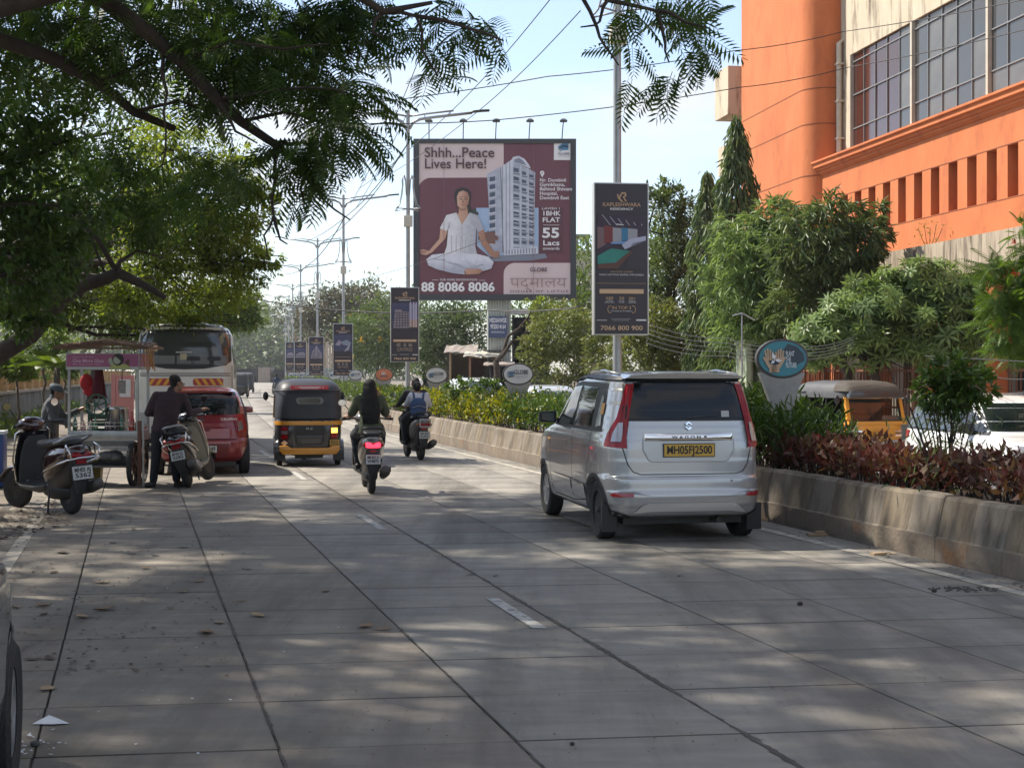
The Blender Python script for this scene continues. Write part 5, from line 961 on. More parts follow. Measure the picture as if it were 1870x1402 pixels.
def rickshaw(loc, rz, label, hood, front_hood, h=1.6, wd=1.26, group=None, near=True, name='auto_rickshaw'):
    r = empty(name, loc, rz, label, 'auto rickshaw', group, scale=(wd/1.26, 1, h/1.6)); hw = .615
    z = [.30, .36, .6, .84]; lev = [(.26, -1.12, 1.0, hw-.06, 6), (.32, -1.2, 1.18, hw-.01, 6), (.6, -1.22, 1.22, hw, 6), (.82, -1.22, 1.2, hw, 6), (.86, -1.2, 1.16, hw-.01, 6)]
    T = Car.__new__(Car); T.root = r; T.yc = -.6
    rings = [sup(w_, a, b, zz, n, 0, 2*pi, 60)[:-1] for zz, a, b, w_, n in lev]; mb = MB().loft(rings); T.bvh = BVHTree.FromPolygons([Vector(v) for v in mb.v], mb.f); T.body = mb.build('body', blk, r, True, autosmooth=.8)
    # rear half of the hood: open shell round the back
    rg = [sup(hw-.0, -1.235, 1.2, .87, 7, pi+.16, 2*pi-.16), sup(hw-.005, -1.23, 1.2, 1.1, 7, pi+.17, 2*pi-.17), sup(hw-.02, -1.2, 1.2, 1.3, 6.5, pi+.22, 2*pi-.22)]
    rg += [[(x*.96, y*.975, zz-.0) for x, y, zz in reversed(q)] for q in ()]
    MB().loft(rg, cap=False, close=False).build('hood_back', hood, r, True)
    top = [(1.28, -1.2, 1.1, hw-.012), (1.36, -1.18, 1.12, hw-.018), (1.40, -1.17, 1.1, hw-.03), (1.47, -1.12, 1.05, hw-.06), (1.53, -1.03, .97, hw-.11), (1.57, -.9, .82, hw-.2), (1.6, -.6, .5, hw-.36)]
    rings = [sup(w_, a, b, zz, 6, 0, 2*pi, 60)[:-1] for zz, a, b, w_ in top]; MB().loft(rings).build('hood_top', hood, r, True, autosmooth=1.)
    ft = [sup(w_+.012, .45, b+.06, zz+.006, 5, 0, 2*pi, 48)[:-1] for zz, a, b, w_ in top[2:]]; MB().loft(ft).build('front_hood', front_hood, r, True, autosmooth=1.)
    rim_ = sup(hw-.008, -1.24, 1.12, 1.385, 6, pi+.05, 2*pi-.05, 50); MB().tube(rim_, .012, 6).build('hood_seam', hood, r, True)
    # rear face
    def P(poly, m, nm, off=.008, mode='rear', par=None): return T.panel(poly, mode, m, nm, off, .08, par)
    if near:
        T.panel([(-.60, .755), (-.60, .82), (.60, .82), (.60, .755)], 'rear', yel, 'yellow_waist_band', .022, .03); P([(-.30, .38), (-.31, .745), (.31, .745), (.30, .38)], blk, 'engine_door', .02)
        P([(-.26, .44), (-.22, .39), (.22, .39), (.26, .44), (.28, .735), (-.28, .735)], trim, 'vent_panel', .028); P([(-.21, .42), (.21, .42), (.23, .52), (-.23, .52)], blk, 'vent_recess', .034); T.line([(-.24, .55), (.24, .55)], 'rear', .03, mat('steel_blue_plate', (.07, .08, .1), rough=.4), 'vent_bar', .04)
        text('RE', .06, (0, -1.275, .69), chrome, r, width=.12)
        for s in (-1, 1): P([(s*.38, .50), (s*.38, .73), (s*.50, .73), (s*.50, .50)], mat('lamp_backing', (.1, .02, .02), rough=.3), 'lamp_cluster', .018)
        P([(-.49, .66), (-.49, .72), (-.39, .72), (-.39, .66)], lampred, 'tail_lamp', .026); P([(-.49, .59), (-.49, .65), (-.39, .65), (-.39, .59)], lampclear, 'reverse_lamp', .026); P([(-.49, .51), (-.49, .57), (-.39, .57), (-.39, .51)], lampred, 'tail_lamp', .026)
        o = P([(.39, .61), (.39, .70), (.49, .70), (.49, .61)], litamber, 'turn_lamp', .028); P([(.39, .51), (.39, .59), (.49, .59), (.49, .51)], lampred, 'tail_lamp', .026)
        MB().prism([(-.54, .38), (-.54, .30), (-.48, .22), (.48, .22), (.54, .30), (.54, .38), (.40, .38), (.34, .34), (-.34, .34), (-.40, .38)], -1.31, -1.17).build('yellow_bumper', yel, r, bevel=.015)
        P([(-.44, .38), (-.50, .43), (-.44, .48), (-.38, .43)], mat('white_decal', (.6, .6, .6), rough=.5), 'diamond_decal', .026); plate(r, (.45, -1.255, .435), .17, .10, '', ylplate, lines=['MH05', 'DG4120'])
        MB().box((-.34, -1.222, 1.405), (.34, -1.17, 1.475)).build('red_banner', mat('red_sticker', (.52, .05, .06), rough=.5), r); MB().box((-.2, -1.226, 1.437), (.2, -1.2205, 1.452)).box((-.16, -1.226, 1.42), (.17, -1.2205, 1.428)).box((-.25, -1.226, 1.43), (-.235, -1.2205, 1.45)).box((.235, -1.226, 1.43), (.25, -1.2205, 1.45)).build('white_lettering', whitep, r)
        R4 = [(-.22, 1.17), (-.2, 1.135), (.2, 1.135), (.24, 1.17), (.24, 1.225), (.2, 1.26), (-.2, 1.26), (-.24, 1.225)]
        MB().prism([(x*1.05, z*1.0) for x, z in R4], -1.243, -1.2).build('rear_window_frame', mat('hood_piping', (.14, .15, .15), rough=.5), r); MB().prism([(x*.82, 1.1975+(z-1.1975)*.72) for x, z in R4], -1.248, -1.24).build('rear_window', glassy('plastic_window', (.05, .055, .045), .15), r)
    # front
    T.panel([(-.585, .36), (-.585, .84), (.585, .84), (.585, .36)], 'front', yel, 'front_cowl', .012, .08)
    wy = .99
    m = MB(); m.prism([(-.60, .80), (.60, .80), (.60, .86), (-.60, .86)], 1.08, 1.22)
    for s in (-1, 1): m.add([(s*.60, 1.17, .85), (s*.53, 1.17, .85), (s*.52, 1.04, 1.30), (s*.585, 1.04, 1.30), (s*.60, 1.08, .85), (s*.53, 1.08, .85), (s*.52, .96, 1.30), (s*.585, .96, 1.30)], [(0, 1, 2, 3), (4, 7, 6, 5), (0, 3, 7, 4), (1, 5, 6, 2)])
    m.build('front_frame', yel, r)
    MB().add([(-.53, 1.135, .86), (.53, 1.135, .86), (.52, 1.0, 1.30), (-.52, 1.0, 1.30)], [(0, 1, 2, 3)]).build('windscreen', clear_glass('rickshaw_windscreen', (.42, .45, .45)), r)
    MB().tube([(-.535, 1.15, .865), (.535, 1.15, .865), (.525, 1.02, 1.29), (-.525, 1.02, 1.29), (-.535, 1.15, .865)], .016, 6).build('windscreen_rubber', blackp, r)
    MB().tube([(.05, 1.16, .87), (.12, 1.11, 1.1)], .008, 5).build('wiper', blackp, r)
    MB().prism([(-.57, 1.28), (.57, 1.28), (.54, 1.41), (-.54, 1.41)], 1.04, 1.19).build('visor', blk, r, bevel=.02); MB().tube([(-.575, 1.13, 1.285), (0, 1.16, 1.28), (.575, 1.13, 1.285)], .014, 6).build('windscreen_trim', chrome, r)
    for s in (-1, 1):
        for k in range(3): T.line([(s*.34, .60+.04*k), (s*.53, .60+.04*k)], 'front', .02, (chrome, lampdk, chrome)[k], 'front_lamp_slat', .03)
    MB().box((-.58, 1.15, .44), (.58, 1.26, .52)).build('front_bumper', mat('grey_bumper', (.35, .34, .33), rough=.5), r, bevel=.015)
    plate(r, (.0, 1.29, .58), .24, .15, '', ylplate, lines=['MH05', 'DL4180'], face=1); text('MH05', .08, (.26, 1.248, .6), plink, r, rz=pi, width=.14); text('80', .08, (-.26, 1.248, .6), plink, r, rz=pi, width=.08)
    MB().box((-.5, -.85, .55), (.5, -.4, .72)).build('bench_seat', seatm, r, bevel=.04); MB().box((-.5, -.95, .7), (.5, -.82, 1.15)).build('seat_back', seatm, r, bevel=.04); MB().box((-.18, .05, .6), (.18, .32, .75)).build('driver_seat', seatm, r, bevel=.04)
    MB().tube([(-.3, .72, 1.0), (0, .8, .98), (.3, .72, 1.0)], .016, 6).build('handlebar', dark, r)
    m = MB()
    for s in (-1, 1): m.tube([(s*.58, .3, .85), (s*.57, .3, 1.3)], .018, 6); m.tube([(s*.585, -.35, .85), (s*.575, -.35, 1.3)], .018, 6)
    m.build('side_pole', dark, r)
    for s in (-1, 1):
        MB().tube([(s*.58, 1.0, 1.22), (s*.72, 1.05, 1.27)], .009, 5).build('mirror_stalk', dark, r); MB().ball((s*.74, 1.02, 1.25), (.055, .03, .085), 12, 8).build('side_mirror', blackp, r, True)
        wheel(r, s*.53, -.86, .2, .1, 'steel', .55); MB().box((s*.53-.1, -1.12, .1), (s*.53+.1, -1.1, .34)).build('mudflap', blackp, r)
        MB().loft([[(s*.63+dx, -.86+.3*cos(t), .18+.3*sin(t)) for t in np.linspace(.1, pi-.1, 10)] for dx in (-.14*s, 0)], cap=False, close=False).build('wheel_arch_guard', blk, r, True)
    MB().box((-.585, -.75, .86), (-.57, .1, 1.36)).build('side_curtain', hood, r); MB().box((-.54, .36, .7), (.2, .38, 1.3)).build('solid_dark_partition', seatm, r)  # solid panel behind the driver added to make the open cabin read dark
    wheel(r, .0001, 1.05, .2, .1, 'steel', .55); MB().tube([(-.3, -.86, .22), (.3, -.86, .22)], .04, 6).box((-.25, -1.1, .14), (.25, -.8, .28)).build('axle_and_engine', dark, r)
    return r
p = gp(573, 849); rickshaw((p.x-.29*.9, p.y+.86, 0), .19, 'black and yellow auto rickshaw seen from behind with its right amber lamp lit', canv, canv, 1.585, 1.26)
q_ = at(1598, 690, 27.6); rickshaw((q_.x-.30, 28.75, -.16), pi+.30, 'yellow fronted auto rickshaw with a brown hood coming along the opposite road', canv2, brownc, 1.70, 1.34)
rickshaw((at(450, 700, 118).x, 118, 0), .2, 'tiny distant auto rickshaw on the left beyond the minibus', canv2, canv2, 1.7, 1.26, near=False)
rickshaw((at(437, 700, 96).x, 96, 0), .2, 'distant rickshaw half hidden right behind the minibus corner', canv2, canv2, 1.7, 1.26, near=False)
# far vehicles on the opposite road
C = Car(sl, whitepaint, (at(838, 700, 46).x+.6, 47.5, -.16), pi+.22, 'grey white van seen through the median shrubs below the second lamp post', 'van', 'white_van', scale=1.08); R_ = C.root
C.panel([(-.7, 1.05), (-.56, 1.45), (.56, 1.45), (.7, 1.05)], 'front', winm, 'windscreen', .006)
for sx in (-1, 1): wheel(R_, sx*.79, -1.28, .33, .2); wheel(R_, sx*.79, 1.3, .33, .2)
C = Car(hatch_levels(1.5, .82, 1.85), mat('pale_grey_paint', (.4, .41, .42), rough=.3, coat=.8), (at(1010, 700, 40).x, 41, -.16), pi+.24, 'pale grey car glimpsed behind the green hedge left of the silver hatchback', 'car', 'pale_car'); R_ = C.root
C.panel([(-.62, 1.0), (-.5, 1.34), (.5, 1.34), (.62, 1.0)], 'front', winm, 'windscreen', .006)
for sx in (-1, 1): wheel(R_, sx*.73, -1.22, .3, .17); wheel(R_, sx*.73, 1.2, .3, .17)
# ============================================================ scooters
def elr(y, cx, cz, hw, hh, n=2.6, k=18): return [(cx+hw*math.copysign(abs(cos(2*pi*i/k))**(2/n), cos(2*pi*i/k)), y, cz+hh*math.copysign(abs(sin(2*pi*i/k))**(2/n), sin(2*pi*i/k))) for i in range(k)]
def scooter(loc, rz, label, bodym, apronm, plt, guards=True, lean=0, steer=0., lit=False, mirrors=(1, 1), inner=None, name='scooter', group=None, scale=1, plw=.2, plh=.13):
    r = empty(name, loc, rz, label, 'scooter', group, scale=scale); r.rotation_euler = (0, lean, rz)
    inner = inner or blackp
    def whl(y, R=.245, w=.1, par=r, x=0):
        t = MB().lathe([(R*.52, -w*.38), (R*.85, -w*.5), (R*.97, -w*.32), (R, 0), (R*.97, w*.32), (R*.85, w*.5), (R*.52, w*.38), (R*.5, 0), (R*.52, -w*.38)], (0, 0, 0), 'x', 32).build('wheel', rubber, par, True, autosmooth=.8); t.location = (x, y, R)
        m = MB().lathe([(R*.53, -.03), (R*.5, -.04), (R*.2, -.02), (R*.2, .02), (R*.5, .04), (R*.53, .03)], (0, 0, 0), 'x', 20); m.build('rim', steelw, t, True, autosmooth=.6); return t
    whl(-.62)
    # tail bodywork
    MB().loft([elr(y, 0, z, w_, h_) for y, z, w_, h_ in ((-1.0, .735, .03, .03), (-.97, .735, .085, .06), (-.88, .72, .135, .095), (-.7, .68, .17, .14), (-.5, .62, .185, .18), (-.3, .56, .17, .21), (-.14, .50, .13, .2), (-.08, .48, .08, .17))]).build('rear_bodywork', bodym, r, True, autosmooth=1.1)
    MB().loft([elr(y, 0, z, w_, h_) for y, z, w_, h_ in ((-.92, .70, .06, .08), (-.88, .62, .085, .14), (-.75, .52, .095, .2), (-.5, .44, .11, .2), (-.3, .38, .12, .16))]).build('under_tail', blackp, r, True)
    MB().loft([elr(y, 0, z, w_, h_, 3.2) for y, z, w_, h_ in ((-.84, .835, .06, .015), (-.8, .84, .115, .035), (-.62, .85, .14, .05), (-.4, .82, .145, .05), (-.2, .80, .13, .05), (-.02, .80, .1, .045), (.02, .80, .05, .02))]).build('seat', mat('black_vinyl_seat', (.022, .022, .024), rough=.45, bump=.2, bscale=30), r, True)
    gr = [(-.13, -.55, .83), (-.155, -.75, .86), (-.14, -.95, .92), (-.09, -1.02, .935), (.09, -1.02, .935), (.14, -.95, .92), (.155, -.75, .86), (.13, -.55, .83)]
    MB().tube(gr, .017, 7).build('grab_rail', blackp if not guards else galv, r, True)
    # floor, front shield, steering
    MB().loft([[(-.1, y, z-.05), (.1, y, z-.05), (w_, y, z), (w_, y, z+.03), (-w_, y, z+.03), (-w_, y, z)] for y, z, w_ in ((-.22, .30, .14), (0, .27, .18), (.3, .28, .2), (.42, .33, .2))]).build('footboard', inner, r, bevel=.01)
    A = []
    for t in np.linspace(0, 1, 9):
        z = .32+.62*t; y = .42-.17*t+.04*sin(pi*t); w_ = .205-.03*t+.02*sin(pi*t)
        A.append([(w_*sx, y+(.06 if abs(sx) < 1 else 0)*(1-sx*sx), z) for sx in (-1, -.7, -.35, 0, .35, .7, 1)]+[(w_*sx*.96, y-.028+.03*(1-sx*sx), z) for sx in (1, .7, .35, 0, -.35, -.7, -1)])
    MB().loft(A).build('front_apron', apronm, r, True, autosmooth=1.)
    MB().loft([[(w_*sx, .40-.17*t+.02*sin(pi*t)-.035, .33+.56*t) for sx in (-1, -.5, 0, .5, 1)]+[(w_*sx, .40-.17*t+.02*sin(pi*t)-.015, .33+.56*t) for sx in (1, .5, 0, -.5, -1)] for t, w_ in ((0, .18), (.3, .18), (.6, .17), (.9, .14), (1, .1))]).build('inner_shield', inner, r, bevel=.008)
    st = bpy.data.objects.new('steering', None); COL.objects.link(st); st.parent = r; st.location = (0, .30, .9); st.rotation_euler = (0, 0, steer)
    m = MB().loft([elr(y, 0, z, w_, h_, 2.4) for y, z, w_, h_ in ((-.12, .10, .06, .05), (-.06, .12, .15, .08), (.03, .12, .17, .095), (.11, .10, .13, .09), (.17, .08, .06, .05))]); m.tube([(0, .02, -.1), (0, 0, .1)], .05, 8)
    st_c = m.build('handlebar_cowl', bodym, st, True); 
    MB().tube([(-.36, -.12, .12), (-.2, -.02, .13), (0, 0, .12), (.2, -.02, .13), (.36, -.12, .12)], .014, 6).build('handlebar', dark, st, True)
    for s in (-1, 1):
        MB().tube([(s*.25, -.045, .127), (s*.37, -.125, .12)], .021, 8).build('grip', blackp, st); MB().tube([(s*.26, .0, .12), (s*.36, -.06, .115)], .007, 5).build('brake_lever', chrome, st)
        if mirrors[0 if s < 0 else 1]:
            mm = MB().tube([(s*.2, 0, .15), (s*.27, .0, .26), (s*.33, .0, .33)], .007, 5).build('mirror_stalk', dark, st, True)
            MB().loft([[(s*.36+.062*sx*cos(t), y, .355+.05*sx*sin(t)) for t in np.linspace(0, 2*pi, 17)[:-1]] for y, sx in ((.0, .98), (.012, 1), (.03, .75), (.045, .3))]).build('mirror_housing', blackp, st, True)
            MB().prism([(s*.36+.056*cos(t), .355+.045*sin(t)) for t in np.linspace(0, 2*pi, 17)[:-1]], -.004, .0).build('mirror_glass', chrome, st)
    MB().loft([elr(y, 0, z, w_, h_) for y, z, w_, h_ in ((.14, .09, .10, .065), (.185, .08, .075, .045))]).build('headlamp', lampclear, st, True)
    fm = MB()
    for s in (-1, 1): fm.tube([(s*.06, .10, -.1), (s*.065, .3, -.62)], .018, 6)
    fm.build('fork', dark, st)
    whl(.33, .235, .095, st).location.z = -.9+.235
    MB().loft([[(.07*sx, .33+.27*cos(t), -.665+.27*sin(t)+.02*(1-sx*sx)) for sx in (-1, -.5, 0, .5, 1)] for t in np.linspace(.2, pi*.95, 12)], cap=False, close=False).build('front_mudguard', bodym, st, True)
    # underneath
    MB().loft([elr(y, .0, z, w_, h_) for y, z, w_, h_ in ((-.66, .25, .06, .06), (-.5, .26, .1, .1), (-.25, .27, .12, .12), (-.1, .27, .1, .09))]).build('engine', dark, r, True)
    MB().loft([elr(y, .17, z, w_, h_, 2.2) for y, z, w_, h_ in ((-1.02, .36, .035, .035), (-1.0, .355, .06, .065), (-.8, .31, .065, .075), (-.55, .26, .055, .06), (-.4, .22, .03, .03))]).build('exhaust', mat('exhaust_grey', (.09, .085, .08), rough=.5, metal=.5), r, True); MB().loft([elr(y, .235, z, .012, h_) for y, z, h_ in ((-.95, .36, .04), (-.7, .31, .055), (-.5, .28, .03))]).build('heat_shield', galv if guards else blackp, r, True)
    MB().prism([(-.075, .66), (.075, .66), (.085, .42), (.05, .26), (-.05, .26), (-.085, .42)], -.93, -.90).build('rear_mudguard', blackp, r, bevel=.005)
    T = MB().loft([elr(y, 0, z, w_, h_, 3) for y, z, w_, h_ in ((-1.0, .70, .09, .03), (-.97, .70, .115, .042), (-.9, .70, .12, .04))]).build('tail_lamp', litred if lit else lampred, r, True)
    for s in (-1, 1): MB().ball((s*.125, -.93, .70), (.03, .03, .028), 8, 6).build('turn_lamp', mat('smoked_orange', (.3, .1, .02), rough=.3), r, True)
    if lit:
        for s in (-1, 1): MB().ball((s*.0+s*.115, -.96, .70), (.035, .03, .03), 8, 6).build('side_lens', lampred, r, True)
        MB().box((-.035, -.955, .60), (.035, -.94, .62)).build('reflector', redref, r)
    else: MB().box((-.06, -.955, .60), (.06, -.94, .66)).build('reflector', redref, r)
    plate(r, (0, -.965, .50), plw, plh, '', wtplate, rx=-.12, lines=plt)
    if guards:
        for s in (-1, 1):
            MB().tube([(s*.14, -.1, .42), (s*.2, -.4, .52), (s*.215, -.75, .60), (s*.2, -1.02, .66), (s*.12, -1.1, .68)], .011, 6).build('side_guard', chrome, r, True); MB().tube([(s*.16, -1.06, .67), (s*.19, -1.04, .78), (s*.17, -.95, .83), (s*.19, -.92, .70)], .01, 6).build('tail_guard', chrome, r, True)
            MB().tube([(s*.2, .40, .36), (s*.225, .40, .6), (s*.21, .30, .92), (s*.15, .24, .97)], .010, 6).build('apron_guard', chrome, r, True)
        MB().tube([(-.12, -1.1, .68), (.12, -1.1, .68)], .011, 6).build('cross_guard', chrome, r)
    if guards: MB().tube([(-.13, -.35, .28), (-.2, -.42, .03), (-.2, -.5, .01)], .012, 6).tube([(.12, -.35, .26), (.14, -.45, .08)], .012, 6).build('stand', dark, r)
    return r
maroon_sc = mat('black_cherry_scooter', (.03, .006, .009), rough=.18, coat=1., metal=.2); blk_sc = mat('black_scooter', (.012, .012, .014), rough=.2, coat=1.); taupe = mat('taupe_scooter', (.10, .085, .075), rough=.3, metal=.4, coat=.8); greysc = mat('grey_scooter', (.14, .13, .12), rough=.3, metal=.4, coat=.8); beige_in = mat('beige_inner_panel', (.30, .27, .21), rough=.6); grey_in = mat('grey_inner_panel', (.05, .055, .058), rough=.5)
p = gp(130, 938); s1 = scooter((p.x-.42, p.y+.46, 0), .74, 'black cherry scooter parked nearest at the left edge with chrome guards', maroon_sc, blk_sc, ['MH05 AJ', '5362'], True, lean=-.07, steer=.3, inner=grey_in, scale=1.04, plw=.24, plh=.15)
p = gp(345, 890); s2 = scooter((p.x-.03, p.y+.62, 0), .05, 'black scooter with a beige inner panel leaning beside the standing man', blk_sc, beige_in, ['MH04 EZ', '2282'], True, lean=-.2, steer=-.3, inner=beige_in, group=None, plw=.2)
p = gp(679, 901); s3 = scooter((p.x-.11, p.y+.60, 0), .17, 'taupe scooter with its red tail lamp lit, ridden by the long haired woman', taupe, taupe, ['MH01A', 'W4875'], False, lit=True, mirrors=(1, 0))
p = gp(767, 840); s4 = scooter((p.x-.16, p.y+.60, 0), .28, 'grey scooter carrying two riders near the median wall', greysc, blk_sc, ['MH05', 'BG4024'], False, mirrors=(1, 0))
MB().tube([(-.1, -1.04, .66), (-.1, -1.02, .80), (.1, -1.02, .80), (.1, -1.04, .66), (-.1, -1.04, .66)], .014, 6).build('luggage_rail', galv, s4)
p5 = at(504, 722, 92); p5.z = 0
s5 = scooter((p5.x, p5.y, 0), .2, 'small far motorbike alone on the bright stretch of road', blk_sc, blk_sc, ['MH05', ''], False, mirrors=(0, 0), name='motorbike', scale=1.1); s5['category'] = 'motorbike'

# ============================================================ people
skm = mat('brown_skin', (.22, .11, .068), (.27, .14, .085), scale=6, rough=.5); hairm = mat('black_hair', (.008, .007, .007), (.02, .017, .015), scale=12, rough=.6, spec=.2, stretch=(8, 8, 1), bump=.5, bscale=20)
def remesh(mb, vox, name, m, parent, smooth_it=4, ripple=0.):
    me = mb.mesh(name); o = bpy.data.objects.new(name, me); COL.objects.link(o)
    md = o.modifiers.new('r', 'REMESH'); md.mode = 'VOXEL'; md.voxel_size = vox
    if smooth_it: s = o.modifiers.new('s', 'SMOOTH'); s.iterations = smooth_it; s.factor = .5
    dg = bpy.context.evaluated_depsgraph_get(); me2 = bpy.data.meshes.new_from_object(o.evaluated_get(dg)); bpy.data.objects.remove(o)
    if ripple:
        from mathutils import noise
        for v in me2.vertices:
            p = v.co; v.co = p+v.normal*ripple*(noise.noise(Vector((p.x*9, p.y*9, p.z*16)))+.6*noise.noise(Vector((p.x*20, p.y*20, p.z*9+5))))
    me2.name = name; me2.materials.clear(); return link(name, me2, m, parent, True)
def limb(mb, pts, rad, sx=None):
    P = []; R = []
    for i in range(len(pts)-1):
        a, b = Vector(pts[i]), Vector(pts[i+1])
        for k in range(5): t = k/5; P.append(a.lerp(b, t)); R.append(rad[i]*(1-t)+rad[i+1]*t)
    P.append(Vector(pts[-1])); R.append(rad[-1]); mb.tube(P, R, 12)
    for p, r in zip(pts, rad): mb.ball(p, r, 12, 8)
def hand(mb, w, d, up, curl=.7):
    """palm and five fingers at wrist w along direction d"""
    w = Vector(w); d = Vector(d).normalized(); s = d.cross(Vector(up)).normalized(); u = s.cross(d).normalized()
    limb(mb, [w, w+d*.045, w+d*.085], [.024, .03, .026]); limb(mb, [w+d*.05-s*.02, w+d*.05+s*.022], [.02, .02])
    for k in range(4):
        b = w+d*.088+s*(-.027+.018*k); ln = (.062, .072, .068, .052)[k]; m_ = b+d*ln*.5-u*ln*.15*curl; e = m_+d*ln*(.5-.35*curl)-u*ln*.55*curl; limb(mb, [b, m_, e], [.0095, .009, .0075])
    b = w+d*.03-s*.028; limb(mb, [b, b-s*.022+d*.026, b-s*.028+d*.055-u*.012], [.012, .0105, .009])
def person(loc, rz, label, J, shirt, trouser, shoe, sleeves='long', hair='short', female=False, shirt_len=.05, group=None, vox=.013, cap=None, glasses=False, collar=True, headdir=(0, 1, 0), fat=1., name='person', bag=None):
    """J: joint name -> point. One continuous body grown from tapered limbs; clothes follow it."""
    r = empty(name, loc, rz, label, 'person', group); J = {k: Vector(v) for k, v in J.items()}
    hip, ch, nk, hd = J['hip'], J['chest'], J['neck'], J['head']; f = Vector(headdir).normalized(); side = (J['sr']-J['sl']).normalized(); up = (nk-hip).normalized(); fw = up.cross(side); fw = -fw if fw.dot(Vector((0, 1, 0))) < 0 else fw
    def torso(mb, g):
        secs = [(hip-up*.06, .15, .10), (hip+up*.04, .155, .11), (hip.lerp(ch, .45), .125 if female else .145*fat, .095*fat), (ch, .15 if female else .17, .11), (ch.lerp(nk, .5), .16 if female else .18, .10), (ch.lerp(nk, .8), .12, .075), (nk, .06, .055)]
        rings = []
        sd = side
        for c, a, b in secs: rings.append([c+sd*(a+g)*math.copysign(abs(cos(t))**.85, cos(t))+fw*(b+g)*math.copysign(abs(sin(t))**.85, sin(t)) for t in np.linspace(0, 2*pi, 21)[:-1]])
        mb.loft(rings)
        for s in 'lr': limb(mb, [nk-up*.05, J['s'+s]-up*.012], [.055+g*.6, .058+g*.6]); limb(mb, [ch.lerp(nk, .35)+sd*(.1 if s == 'r' else -.1), J['s'+s]-up*.03], [.085, .06+g*.5])
    def arms(mb, g, end):
        for s in 'lr':
            sh, el, wr = J['s'+s], J['e'+s], J['w'+s]
            if end == 'short': m_ = sh.lerp(el, .78); limb(mb, [sh, m_], [.056+g, .050+g*1.4])
            elif end == 'long': limb(mb, [sh, el, el.lerp(wr, .93)], [.056+g, .044+g, .032+g*1.1])
            else: limb(mb, [sh, el, wr], [.055, .04, .025])
    B = MB(); torso(B, -.004); arms(B, 0, 'skin'); limb(B, [nk-up*.05, hd-f*.01-Vector((0, 0, .06))], [.06, .054])
    # head: skull, jaw, nose, ears, brow
    uh = Vector((0, 0, 1)); sh_ = f.cross(uh).normalized(); 
    def hb(c, rr): 
        k0 = len(B.v); B.ball((0, 0, 0), rr, 14, 10)
        for i in range(k0, len(B.v)): v = B.v[i]; B.v[i] = tuple(hd+sh_*(v[0]+c[0])+f*(v[1]+c[1])+uh*(v[2]+c[2]))
    hb((0, -.008, .025), (.076, .095, .092)); hb((0, .025, -.035), (.058, .068, .07)); hb((0, .05, -.075), (.035, .038, .03)); hb((0, .098, -.012), (.014, .02, .022)); hb((0, .078, .03), (.05, .02, .012)); hb((0, .092, -.05), (.024, .012, .008))
    for s in (-1, 1): hb((s*.077, -.005, -.005), (.012, .022, .032)); hb((s*.03, .088, .012), (.013, .01, .009))
    for s in 'lr':
        h_, k_, a_ = J['h'+s], J['k'+s], J['a'+s]; limb(B, [h_, k_, a_], [.085, .055, .036]); t = J.get('t'+s, a_+Vector((0, .16, -.06))); limb(B, [a_, a_+Vector((0, 0, -.04)), t], [.036, .036, .03]); hand(B, J['w'+s], J.get('d'+s, J['w'+s]-J['e'+s]), J.get('u'+s, (0, 0, 1)))
    remesh(B, vox*.75, 'body', skm, r, 2)
    S = MB(); torso(S, .018 if not female else .012); arms(S, .014, sleeves)
    a = hip-up*(.06+shirt_len); S.loft([[c+side*a_*cos(t)+fw*b_*sin(t) for t in np.linspace(0, 2*pi, 21)[:-1]] for c, a_, b_ in ((a, .178, .135), (hip, .175, .13), (hip.lerp(ch, .3), .155, .12))])
    if collar: limb(S, [nk-up*.03+fw*.0, nk+up*.02], [.068, .064])
    remesh(S, vox, 'shirt', shirt, r, 3, .007)
    Tm = MB(); Tm.ball(tuple(hip-up*.03), (.17, .135, .12), 16, 10)
    for s in 'lr': limb(Tm, [J['h'+s], J['k'+s], J['a'+s]+Vector((0, 0, .02))], [.104, .075, .058 if not female else .05])
    remesh(Tm, vox, 'trousers', trouser, r, 3, .006)
    for s in 'lr':
        a_ = J['a'+s]; t = J.get('t'+s, a_+Vector((0, .16, -.06))); Sh = MB(); limb(Sh, [a_+Vector((0, -.03, -.035)), a_+Vector((0, 0, -.03)), t], [.043, .046, .038]); Sh.box((min(a_.x, t.x)-.035, a_.y-.06, t.z-.04), (max(a_.x, t.x)+.035, max(t.y, a_.y)+.03, t.z-.02)); remesh(Sh, .009, 'shoe', shoe, r, 1)
    H = MB()
    def hh(c, rr, nn=14):
        k0 = len(H.v); H.ball((0, 0, 0), rr, nn, 10)
        for i in range(k0, len(H.v)): v = H.v[i]; H.v[i] = tuple(hd+sh_*(v[0]+c[0])+f*(v[1]+c[1])+uh*(v[2]+c[2]))
    if hair in ('short', 'bun'):
        hh((0, -.022, .04), (.085, .098, .092)); hh((0, -.06, -.015), (.068, .05, .055))
        if hair == 'bun': hh((0, -.12, .02), (.045, .04, .04))
        remesh(H, .009, 'hair', hairm, r, 2, .004)
    elif hair == 'long':
        hh((0, -.02, .035), (.092, .105, .098)); hh((0, -.07, -.05), (.085, .055, .09))
        H.loft([[tuple(hd+sh_*(a_*cos(t))+f*(yy+b_*sin(t))+uh*c) for t in np.linspace(0, 2*pi, 19)[:-1]] for c, a_, b_, yy in ((.06, .07, .06, -.05), (0, .10, .08, -.06), (-.08, .11, .075, -.09), (-.16, .13, .07, -.13), (-.25, .145, .065, -.18), (-.34, .14, .06, -.215), (-.43, .12, .05, -.23), (-.5, .08, .035, -.235), (-.53, .05, .02, -.235))])
        for k in range(9): a_ = -.1+.025*k; limb(H, [tuple(hd-f*.21+sh_*a_-uh*.35), tuple(hd-f*.24+sh_*a_*1.0-uh*(.56+.03*(k % 3)))], [.025, .006])
